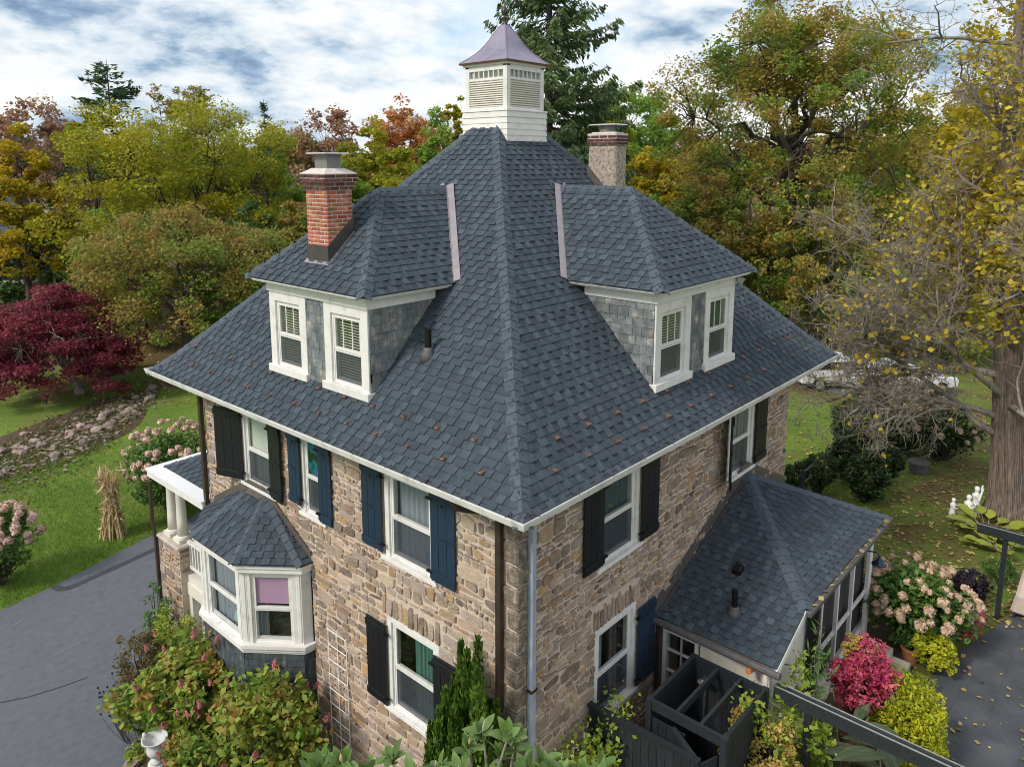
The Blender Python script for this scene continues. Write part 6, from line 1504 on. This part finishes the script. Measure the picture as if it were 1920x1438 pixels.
# ---------------- pergola beams and posts
zb = -3.86
A = at_z(1452, 1284, zb); B = at_z(1790, 1440, zb); pb = thing('pergola_beam', 'long black pergola beam above the tropical leaves', 'pergola', (A[0], A[1]-.8, gh(A[0], A[1])))
mb = MB(); mb.bar((A[0],A[1],zb-.10), (A[0],B[1]-2.5,zb-.10), .07, .22); mb.part('beam', 'dark_timber', pb, bevel=.008)
mb = MB(); mb.bar((A[0]+.10,A[1],zb-.10), (A[0]+.10,B[1]-2.5,zb-.10), .045, .18); mb.part('beam', 'dark_timber', pb, bevel=.008)
mb = MB(); mb.bar((A[0]-.022,A[1]-.02,zb+.012), (A[0]-.022,B[1]-2.5,zb+.012), .018, .012); mb.bar((A[0]+.112,A[1]-.02,zb-.0), (A[0]+.112,B[1]-2.5,zb-.0), .018, .012); mb.part('light_track', 'galvanised', pb)
for yy in (A[1]-.55, A[1]-4.2): mb = MB(); mb.box(A[0]-.02,A[0]+.08,yy-.05,yy+.05,gh(A[0],yy),zb-.2); mb.part('post', 'dark_timber', pb)
pbase = at_g(1848, 1168); A = at_z(1833, 981, zb); px_ = float(pbase[0]); pb2 = thing('pergola_beam', 'black pergola beam on a slim post in front of the catalpa', 'pergola', pbase)
for dx, h, z in ((0,.22,-.10),(.11,.18,-.10)): mb = MB(); mb.bar((A[0]+dx,A[1]+.0,zb+z), (A[0]+dx,A[1]-8,zb+z), .06, h); mb.part('beam', 'dark_timber', pb2, bevel=.008)
mb = MB(); mb.bar((A[0]-.02,A[1],zb+.012), (A[0]-.02,A[1]-8,zb+.012), .018, .012); mb.part('light_track', 'galvanised', pb2)
mb = MB(); mb.box(A[0]+.0,A[0]+.10,A[1]-.62,A[1]-.52,gh(A[0],A[1]-.5),zb-.2); mb.part('post', 'dark_timber', pb2)
# ---------------- rear garden plants
shrub_px('hydrangea_shrub', 'big green hydrangea crowned with tan mopheads beside the addition posts', 'shrub', 1708, 1035, 1205, 195, 'leaf_hyd_green', 7000, .13, heads='tan', nh=85, hs=.19, seed=41, nclump=120, clump=.24)
def pot(base, r, h, name, label):
    t = thing(name, label, 'pot', base); mb = MB(); mb.lathe([(r*.62,0),(r*.95,h*.85),(r*1.05,h*.86),(r*1.05,h),(r*.92,h),(r*.85,h*.86),(r*.3,h*.8)], base, 20); mb.part('pot_body', 'terracotta', t, smooth=False)
    mb = MB(); mb.lathe([(.01,h*.80),(r*.86,h*.82)], base, 16, cap=False); mb.part('soil', 'soil', t); return t
pb_ = at_g(1706, 1240); pot(pb_, .20, .36, 'terracotta_pot', 'ribbed terracotta pot below the tan hydrangea')
shrub('potted_herb', 'grassy green plant growing in the terracotta pot', 'plant', pb_+[0,0,.3], .35, .25, 'leaf_hyd_green', 500, .09, seed=42, nclump=20)
cb = at_g(1580, 1300); cb = np.array([6.0,-2.9,gh(6.0,-2.9)]); pot(cb, .30, .75, 'tall_planter', 'tall planter holding the crimson shrub')
crim = at_g(1578, 1330)
shrub_px('crimson_shrub', 'vivid crimson shrub with golden tufts beside the addition corner', 'shrub', 1578, 1180, 1330, 128, 'leaf_crimson', 4200, .085, seed=43, base=cb+[0,0,.6], nclump=70, clump=.26)
shrub('golden_tuft', 'straw-yellow flower tuft in the top of the crimson shrub', 'plant', cb+[.1,.1,1.55], .55, .30, 'leaf_straw', 700, .06, seed=44, nclump=20)
gb = np.array([6.15,-3.75,gh(6.15,-3.75)])
shrub_px('golden_cypress', 'bright yellow-green feathery dwarf cypress at the patio edge', 'shrub', 1672, 1250, 1390, 140, 'leaf_gold', 9000, .085, seed=45, base=gb, nclump=60, clump=.34, up=.2, aspect=.4)
shrub_px('golden_cypress', 'low golden cypress spray under the long pergola beam', 'shrub', 1670, 1390, 1450, 90, 'leaf_gold', 3500, .085, seed=46, base=(5.0,-4.15,gh(5,-4.15)), nclump=40, clump=.34, up=.2, aspect=.4)
shrub_px('yellow_shrub', 'bright yellow shrub between the terracotta pot and the patio', 'shrub', 1752, 1172, 1262, 82, 'leaf_gold', 2600, .085, seed=47, nclump=45)
shrub_px('coleus_plant', 'dark red coleus at the patio corner', 'plant', 1806, 1122, 1195, 75, 'leaf_crimson', 2000, .10, seed=48, nclump=40)
shrub_px('purple_plant', 'dark purple leafy plant beside the pergola post', 'plant', 1815, 1065, 1130, 75, 'leaf_purple', 1800, .11, seed=49, nclump=40)
shrub_px('fountain_grass', 'tuft of green ornamental grass behind the pergola post', 'plant', 1872, 1035, 1095, 60, 'leaf_hyd_green', 900, .22, seed=50, nclump=20, up=0., aspect=.10)
shrub_px('golden_sedge', 'low yellow-green grass clump beside the stone steps', 'plant', 1700, 1252, 1285, 80, 'leaf_lime', 900, .14, seed=51, nclump=20, up=0., aspect=.12)
aF = at_z(1432, 1385, -4.55)
shrub('autumn_fern', 'straw-gold feathery plant beside the shower enclosure', 'plant', (aF[0],aF[1],gh(aF[0],aF[1])), 2.05, .62, 'leaf_straw', 9000, .065, seed=52, nclump=130, clump=.22)
shrub('lime_creeper', 'lime-green creeper at the foot of the straw-gold plant', 'plant', (3.7,-3.6,gh(3.7,-3.6)), 1.5, .35, 'leaf_lime', 1500, .10, seed=53, nclump=40)
# hosta and tropical leaves are single leaves
mat('hosta_leaf', [(.26,.31,.04), (.38,.42,.06)], scale=3, rough=.5, objrand=.2, trans=.25)
mat('tropic_leaf', [(.035,.06,.025), (.075,.10,.05), (.11,.14,.08)], scale=2, rough=.45, objrand=.25, trans=.2, stretch=(6,1,1))
HL = leaf_mesh('leaf', 'hosta_leaf', .85, .5); TL = leaf_mesh('leaf', 'tropic_leaf', .42, .6); TL2 = leaf_mesh('leaf', 'tropic_leaf', .24, .9)
def rosette(name, label, base, n, smin, smax, me, seed, tilt=(.2,.9), stem=0., spread=.1):
    rng = np.random.default_rng(seed); root = thing(name, label, 'plant', base); base = np.asarray(base, float); T = Tubes()
    for k in range(n):
        a = rng.uniform(0,6.28); out = np.array([math.cos(a), math.sin(a), 0]); p = base+out*rng.uniform(.3,1)*spread+np.array([0,0,stem*rng.uniform(.3,1)+.03]); l = rng.uniform(*tilt); dr = out+np.array([0,0,l]); dr /= np.linalg.norm(dr)
        nz = np.array([0,0,1.])-dr*dr[2]; nz /= np.linalg.norm(nz); s = rng.uniform(smin, smax); piece('leaf', me, basis(p, np.cross(dr, nz)*s, dr*s, nz*s), root)
        T.path([base+out*.03, (base+p)/2+out*.02, p+dr*s*.1], .016, .009, 4)
    V, Q = T.arrays(); nppart('stems', V, Q, 'bark_grey', root); return root
tb = np.array([4.35,-3.95,gh(4.35,-3.95)]); rosette('canna_plant', 'large-leaved tropical plant under the long pergola beam', tb, 17, .55, .95, TL, 54, (.1,1.2), 1.5, .25)
rosette('canna_plant', 'broad-leaved tropical plant behind the long pergola beam', (4.9,-3.1,gh(4.9,-3.1)), 12, .5, .8, TL, 55, (.3,1.6), 1.3, .2)
vine('bamboo_sprig', 'thin bamboo-like shoot with narrow leaves beside the addition gutter', [[(4.6,-2.75,gh(4.6,-2.75)),(4.6,-2.6,-4.5),(4.75,-2.55,-3.3)], [(4.8,-2.8,gh(4.8,-2.8)),(4.5,-2.7,-4.4),(4.4,-2.7,-3.6)]], 'leaf_hyd_green', 300, .2, 56, .12, aspect=.16)
hb = at_g(1850, 1000); rosette('hosta_plant', 'lime-yellow hosta at the foot of the catalpa trunk', hb, 22, .38, .62, HL, 57, (.15,.8), .3, .7)
hb = at_g(1875, 1035); rosette('hosta_plant', 'second lime hosta clump beyond the pergola post', hb, 14, .36, .55, HL, 58, (.15,.8), .3, .5)
# furniture cover
fb = at_g(1925, 1150); fc = MB(); e = 1.1
fc.hexa([(fb[0]-.45,fb[1]-1.2,fb[2]+.12),(fb[0]+.5,fb[1]-1.2,fb[2]+.12),(fb[0]+.5,fb[1]+.3,fb[2]+.12),(fb[0]-.45,fb[1]+.3,fb[2]+.12),(fb[0]-.42,fb[1]-1.1,fb[2]+.6),(fb[0]+.45,fb[1]-1.1,fb[2]+.9),(fb[0]+.45,fb[1]+.2,fb[2]+.95),(fb[0]-.42,fb[1]+.2,fb[2]+.62)])
cv = thing('covered_chair', 'patio chair under a beige fabric cover', 'chair', fb); fc.part('cover', 'cover_fabric', cv, bevel=.06)
for sx in (-.4,.42):
    for sy in (-1.1,.2): mb = MB(); mb.box(fb[0]+sx-.02,fb[0]+sx+.02,fb[1]+sy-.02,fb[1]+sy+.02,fb[2],fb[2]+.2); mb.part('leg', 'dark_timber', cv)
# statues
def statue(px, py, h, label, arm):
    b = at_g(px, py); t = thing('garden_statue', label, 'statue', b); s = h
    mb = MB(); mb.box(b[0]-.16*s,b[0]+.16*s,b[1]-.16*s,b[1]+.16*s,b[2],b[2]+.12*s); mb.part('plinth', 'white_marble', t, bevel=.02)
    mb = MB(); mb.lathe([(.15*s,.12*s),(.17*s,.2*s),(.13*s,.38*s),(.10*s,.5*s),(.14*s,.62*s),(.15*s,.70*s),(.06*s,.77*s),(.05*s,.80*s),(.085*s,.86*s),(.09*s,.92*s),(.06*s,.98*s),(.01*s,1.0*s)], b, 12)
    mb.tube([b+[.13*s,0,.68*s], b+[.22*s,-.08*s,.58*s], b+arm[0]], [.045*s,.04*s,.03*s], 7); mb.tube([b+[-.13*s,0,.68*s], b+[-.2*s,-.1*s,.56*s], b+arm[1]], [.045*s,.04*s,.03*s], 7); mb.part('figure', 'white_marble', t, smooth=True)
statue(1785, 970, .62, 'small white seated garden figure apart from the pair', (np.array([.1,-.15,.38]), np.array([-.08,-.15,.36])))
statue(1813, 975, .80, 'white garden figure with folded arms beside the hosta', (np.array([.08,-.18,.5]), np.array([-.05,-.18,.5])))
statue(1828, 962, .86, 'white garden figure lifting a basin beside the catalpa', (np.array([.2,-.1,.85]), np.array([-.05,-.16,.85])))
# ---------------- beyond the right corner: hedge, fence, cars
shrub_px('boxwood_shrub', 'clipped round boxwood beside the far corner of the house', 'shrub', 1532, 838, 925, 75, 'leaf_box', 5000, .07, seed=61, nclump=90, clump=.2)
shrub_px('boxwood_shrub', 'smaller boxwood touching the stone corner', 'shrub', 1490, 862, 925, 55, 'leaf_box', 3500, .07, seed=62, nclump=70, clump=.2)
for k, (px, yt, yb, w, lb) in enumerate(((1590,742,850,80,'tall evergreen hedge shrub beside the parked white car'),(1625,722,830,80,'tallest evergreen hedge shrub at the far end of the wire fence'),(1585,800,900,70,'evergreen hedge shrub next to the white bowl planter'),(1620,850,940,85,'broad evergreen hedge shrub at the edge of the leaf-strewn grass'),(1655,820,905,75,'evergreen hedge shrub nearest the round grey pedestal'),(1690,770,850,80,'evergreen hedge shrub next to the brown-headed hydrangea'))):
    shrub_px('evergreen_hedge', lb, 'shrub', px, yt, yb, w, 'leaf_box', 4500, .11, seed=63+k, nclump=60, group='hedge shrubs along the wire fence')
shrub_px('hydrangea_shrub', 'brown-headed hydrangea in the shade beside the catalpa', 'shrub', 1760, 748, 860, 140, 'leaf_box', 5000, .12, seed=71, heads='tan', nh=34, hs=.20, nclump=80)
shrub_px('hydrangea_shrub', 'second brown-headed hydrangea behind the catalpa trunk', 'shrub', 1700, 700, 790, 120, 'leaf_dry', 4000, .12, seed=72, heads='tan', nh=22, hs=.20, nclump=70)
fa, fb2 = at_g(1502, 948), at_g(1705, 770); wf = thing('wire_fence', 'black post and rail wire fence running along the hedge', 'fence', fa); n = 5
for k in range(n):
    p = fa+(fb2-fa)*k/(n-1); p[2] = gh(p[0], p[1]); mb = MB(); mb.box(p[0]-.05,p[0]+.05,p[1]-.05,p[1]+.05,p[2],p[2]+1.15); mb.part('post', 'dark_timber', wf)
for h in (.35,.72,1.08): mb = MB(); mb.bar(fa+[0,0,h], fb2+[0,0,h+gh(fb2[0],fb2[1])-fb2[2]], .035, .05); mb.part('rail', 'lead_grey', wf)
def car(px, py, ang, label):
    b = at_g(px, py); t = thing('parked_car', label, 'car', b); ca, sa = math.cos(ang), math.sin(ang)
    def W_(p): return (b[0]+p[0]*ca-p[1]*sa, b[1]+p[0]*sa+p[1]*ca, b[2]+p[2])
    prof_ = [(-2.2,.35),(2.2,.35),(2.25,.7),(1.9,.85),(1.0,.95),(.35,1.42),(-1.3,1.45),(-1.95,1.0),(-2.25,.9)]
    mb = MB(); mb.prism([W_((x,-.85,z)) for x, z in prof_], np.array(W_((0,1.7,0)))-np.array(W_((0,0,0)))); mb.part('body', 'car_white', t, bevel=.06)
    for s in (-1, 1):
        mb = MB(); y = s*.862; q = [W_((x,y,z)) for x, z in ((.85,.98),(.3,1.36),(-1.2,1.38),(-1.7,1.02))]; mb.add(q, [(0,1,2,3) if s < 0 else (3,2,1,0)]); mb.part('side_window', 'car_glass', t)
        for x in (-1.35,1.35): mb = MB(); mb.tube([W_((x,y*.82,.33)), W_((x,s*.88,.33))], .33, 14); wq = mb.part('wheel', 'tyre', t); mb = MB(); mb.tube([W_((x,s*.87,.33)), W_((x,s*.892,.33))], .2, 12); mb.part('rim', 'galvanised', wq)
        mb = MB(); mb.box(*sorted((W_((2.18,s*.6,.7))[0]-.08, W_((2.18,s*.6,.7))[0]+.08)), *sorted((W_((2.18,s*.6,.7))[1]-.1, W_((2.18,s*.6,.7))[1]+.1)), b[2]+.62, b[2]+.78); mb.part('headlight', 'galvanised', t)
    mb = MB(); mb.add([W_(p) for p in ((.95,-.72,1.0),(.95,.72,1.0),(.42,.66,1.40),(.42,-.66,1.40))], [(0,1,2,3)]); mb.part('windscreen', 'car_glass', t)
car(1570, 722, YAW-math.pi/2+.10, 'white car parked nose towards the house behind the bare branches'); car(1690, 735, YAW-math.pi/2+.15, 'second white car parked behind the hedge')
wb = at_g(1572, 872); mb = MB(); mb.lathe([(.18,0),(.2,.3),(.28,.5),(.34,.62),(.30,.62),(.1,.5)], wb, 16); mb.thing('white_planter', 'worn_white', wb, 'weathered white bowl planter among the boxwoods', 'planter', smooth=True)
sb = at_g(1722, 885); mb = MB(); mb.lathe([(.3,0),(.3,.3),(.36,.32),(.36,.38)], sb, 16); mb.thing('stone_pedestal', 'lead_grey', sb, 'short round grey pedestal on the leaf-strewn grass', 'pedestal')
wp = thing('woodpile', 'dark stacked firewood pile under the trees behind the right dormer', 'woodpile', at_g(1432, 528)); wb = np.array(wp.location); rg = random.Random(4)
for k in range(26): x = rg.uniform(-1.6,1.6); z = .15+.28*(k % 4); mb = MB(); c = wb+RT*x+[0,0,z]; mb.tube([c-FH*.5, c+FH*.5], rg.uniform(.12,.19), 7); mb.part('log', 'leaf_rust', wp)
# ---------------- front lawn things
hydb = at_g(28, 1095); shrub_px('hydrangea_shrub', 'blush-headed hydrangea at the lawn edge across the driveway', 'shrub', 5, 935, 1095, 130, 'leaf_hyd_green', 3500, .13, heads='blush', nh=75, hs=.22, seed=81, nclump=70)
shrub_px('hydrangea_shrub', 'blush-headed hydrangea on the lawn behind the porch roof', 'shrub', 330, 782, 960, 175, 'leaf_hyd_green', 9000, .14, heads='blush', nh=85, hs=.22, seed=82, nclump=100)
cs = at_g(215, 1005); shock = thing('corn_shock', 'tied bundle of dry corn stalks standing on the lawn', 'corn shock', cs); rng = np.random.default_rng(8); LV = []
for k in range(54):
    a = rng.uniform(0,6.28); r = .48*math.sqrt(rng.uniform(.1,1)); foot = cs+np.array([r*math.cos(a), r*math.sin(a), 0]); tie = cs+np.array([.13*math.cos(a), .13*math.sin(a), 1.45]); top = tie+np.array([.28*math.cos(a)*rng.uniform(.2,1.2), .28*math.sin(a)*rng.uniform(.2,1.2), rng.uniform(.55,1.0)])
    mb = MB(); mb.tube([foot, (foot+tie)/2+rng.normal(size=3)*.03, tie, top], [.018,.016,.014,.008], 5); mb.part('stalk', 'straw', shock)
    for _ in range(7): t = rng.uniform(.15,1.0); p = (foot+(tie-foot)*t/.62) if t < .62 else tie+(top-tie)*(t-.62)/.38; LV.append(p+rng.normal(size=3)*.05)
V, Q = leaf_quads(np.array(LV), .42, rng, -.3, .14); nppart('dry_leaves', V, Q, 'straw', shock, kind='stuff')
mb = MB(); mb.lathe([(.17,1.40),(.185,1.43),(.17,1.46)], cs, 12, cap=False); mb.part('twine', 'bark', shock)
for z, x in ((1.75,-.12),(1.05,.02),(1.0,.12)): mb = MB(); c = cs+RT*x-FH*.2+[0,0,z]; mb.lathe([(.01,-.1),(.03,-.06),(.03,.04),(.005,.1)], c, 8); mb.part('corn_cob', 'leaf_yellow', shock, smooth=True)
# rubble bed
R1 = [at_g(*p) for p in ((-30,876),(60,856),(140,822),(215,788),(258,768))]
sheet_poly('rubble_soil', [tuple(at_g(*p)[:2]) for p in ((-80,885),(-10,888),(40,882),(75,876),(120,860),(165,850),(200,832),(240,812),(262,795),(274,775),(270,752),(250,742),(215,746),(190,748),(150,765),(110,780),(60,798),(0,820),(-80,842))], 'soil', .02, 1.)
rg = random.Random(15); small = MB(); k = 0; rng = np.random.default_rng(15)
def bed_pt(sp):
    t = rg.random(); i = min(int(t*4), 3); c = R1[i]+(R1[i+1]-R1[i])*(t*4-i); off = rg.gauss(.2, sp); p = np.array([c[0]+off*.75+rg.gauss(0,.4), c[1]+off*.95+rg.gauss(0,.3), 0]); p[2] = gh_lin(p[0], p[1]); return p
while k < 130:
    rock(bed_pt(1.5), .13+.5*rg.random()**2.8, 300+k, label='tan fieldstone lying in the rubble bed across the lawn', group='fieldstones of the rubble bed', flat=.75); k += 1
for k in range(900):
    p = bed_pt(1.6); s_ = rg.uniform(.03,.10); q = [(p[0]+s_*math.cos(a)*rg.uniform(.7,1.2), p[1]+s_*math.sin(a)*rg.uniform(.7,1.2)) for a in (0,1.2,2.5,3.7,5)]
    small.prism([(x, y, p[2]) for x, y in q], (rg.uniform(-.02,.02), rg.uniform(-.02,.02), s_*.9))
o = small.mesh('rubble', 'rock'); o = bpy.data.objects.new('rubble', o); link(o); o['kind'] = 'stuff'
P = np.array([bed_pt(2.3) for _ in range(6000)])+[0,0,.05]; V, Q = leaf_quads(P, .17, rng, .2, .5); o = bpy.data.objects.new('bed_weeds', npmesh('bed_weeds', V, Q, 'leaf_dry')); link(o); o['kind'] = 'stuff'
P = np.array([bed_pt(3.0) for _ in range(2600)])+[0,0,.06]; V, Q = leaf_quads(P, .16, rng, .1, .25); o = bpy.data.objects.new('bed_grass', npmesh('bed_grass', V, Q, 'leaf_ground')); link(o); o['kind'] = 'stuff'
# path lights on the lawn
for px, py, lb in ((88,758,'small dark path light under the crimson maple'), (233,728,'small dark path light beside the rubble bed')):
    b = at_g(px, py); mb = MB(); mb.tube([b, b+[0,0,.4]], .03, 6); mb.lathe([(.02,.36),(.14,.38),(.05,.5)], b, 10); mb.thing('path_light', 'pvc_black', b, lb, 'lamp')
# neighbouring houses seen through the trees
def far_house(px, d, w, dp_, h, rh, ang, wallm, roofm, label):
    b = ground_at_d(px, d); t = thing('neighbour_house', label, 'house', b); ca, sa = math.cos(ang), math.sin(ang)
    W_ = lambda x, y, z: (b[0]+x*ca-y*sa, b[1]+x*sa+y*ca, b[2]+z)
    mb = MB(); mb.hexa([W_(-w/2,-dp_/2,-.5),W_(w/2,-dp_/2,-.5),W_(w/2,dp_/2,-.5),W_(-w/2,dp_/2,-.5),W_(-w/2,-dp_/2,h),W_(w/2,-dp_/2,h),W_(w/2,dp_/2,h),W_(-w/2,dp_/2,h)]); mb.part('wall', wallm, t)
    mb = MB(); e = .5; mb.prism([W_(-w/2-e,-dp_/2-e,h),W_(-w/2-e,0,h+rh),W_(-w/2-e,dp_/2+e,h)], np.array(W_(w+2*e,0,0))-np.array(W_(0,0,0))); mb.part('roof', roofm, t)
    for k in range(4):
        for z in (1.0, 3.8):
            if z+1.4 > h: continue
            x = -w/2+w*(k+.5)/4; mb = MB(); mb.hexa([W_(x-.5,-dp_/2-.03,z),W_(x+.5,-dp_/2-.03,z),W_(x+.5,-dp_/2+.02,z),W_(x-.5,-dp_/2+.02,z),W_(x-.5,-dp_/2-.03,z+1.4),W_(x+.5,-dp_/2-.03,z+1.4),W_(x+.5,-dp_/2+.02,z+1.4),W_(x-.5,-dp_/2+.02,z+1.4)]); wq = mb.part('window', 'white_paint', t)
            mb = MB(); mb.hexa([W_(x-.4,-dp_/2-.04,z+.1),W_(x+.4,-dp_/2-.04,z+.1),W_(x+.4,-dp_/2-.031,z+.1),W_(x-.4,-dp_/2-.031,z+.1),W_(x-.4,-dp_/2-.04,z+1.3),W_(x+.4,-dp_/2-.04,z+1.3),W_(x+.4,-dp_/2-.031,z+1.3),W_(x-.4,-dp_/2-.031,z+1.3)]); mb.part('pane', 'car_glass', wq)
far_house(-95, 76, 12, 8, 5.6, 3.4, YAW-math.pi/2+.2, 'white_paint', 'shingle_base', 'white gabled house glimpsed behind the golden-orange tree')
far_house(115, 105, 11, 8, 6.5, 3.6, YAW-math.pi/2-.2, 'white_paint', 'lead_grey', 'pale house glimpsed above the lime-green tree')
far_house(95, 88, 9, 7, 3.0, 2.6, YAW-math.pi/2+.1, 'cream_paint', 'dark_flashing', 'low dark-roofed outbuilding between the trees')
# ---------------- fallen leaves
def scatter(name, label_kind, n, region, size, m, seed):
    rng = np.random.default_rng(seed); P = []
    while len(P) < n:
        px, py = rng.uniform(region[0], region[2]), rng.uniform(region[1], region[3]); p = at_g(px, py)
        P.append((p[0], p[1], gh_lin(p[0], p[1])+.045))
    V, Q = leaf_quads(np.array(P), size, rng, 3., .75); o = bpy.data.objects.new(name, npmesh(name, V, Q, m)); link(o); o['kind'] = 'stuff'; return o
scatter('fallen_leaves', '', 3600, (1480, 560, 1960, 1180), .12, 'leaf_fallen', 1)
scatter('fallen_leaves', '', 110, (1560, 1150, 1960, 1438), .10, 'leaf_fallen', 2)
scatter('fallen_leaves', '', 1500, (0, 560, 420, 760), .16, 'leaf_fallen', 3)
scatter('fallen_leaves', '', 160, (0, 700, 420, 960), .12, 'leaf_dry', 4)
# a few leaves on the addition roof
rng = np.random.default_rng(6); P = np.array([(x, y, add_zs(x)+.03) for x, y in ((3.9,-.25),(4.95,-.9),(5.3,-.3))]+[(x, AYS-.05, -3.09) for x in np.linspace(5.1,9.2,16)]); V, Q = leaf_quads(P, .12, rng, 2., .8); o = bpy.data.objects.new('roof_leaves', npmesh('roof_leaves', V, Q, 'leaf_fallen')); link(o); o['kind'] = 'stuff'
# grass: short blades over the nearer lawns
def grass_patch(n, region, h, seed):
    rng = np.random.default_rng(seed); px = rng.uniform(region[0], region[2], n*2); py = rng.uniform(region[1], region[3], n*2); P = []
    for a, b in zip(px, py):
        p = at_g(a, b)
        if inside(drive, p[0], p[1]) or p[1] < 12: continue
        P.append((p[0], p[1], gh_lin(p[0], p[1])+h*.4))
        if len(P) >= n: break
    P = np.array(P); m = len(P); ax = np.stack([rng.normal(size=m)*.5, rng.normal(size=m)*.5, np.ones(m)], 1); V, Q = leaf_quads(P, h, rng, 0., .12, ax); o = bpy.data.objects.new('grass', npmesh('grass', V, Q, 'leaf_grass')); link(o); o['kind'] = 'stuff'
leafmat('leaf_grass', [(.11,.20,.025), (.16,.27,.038), (.22,.31,.06)], scale=.4, island=.3)
grass_patch(26000, (0, 830, 380, 1140), .13, 7)
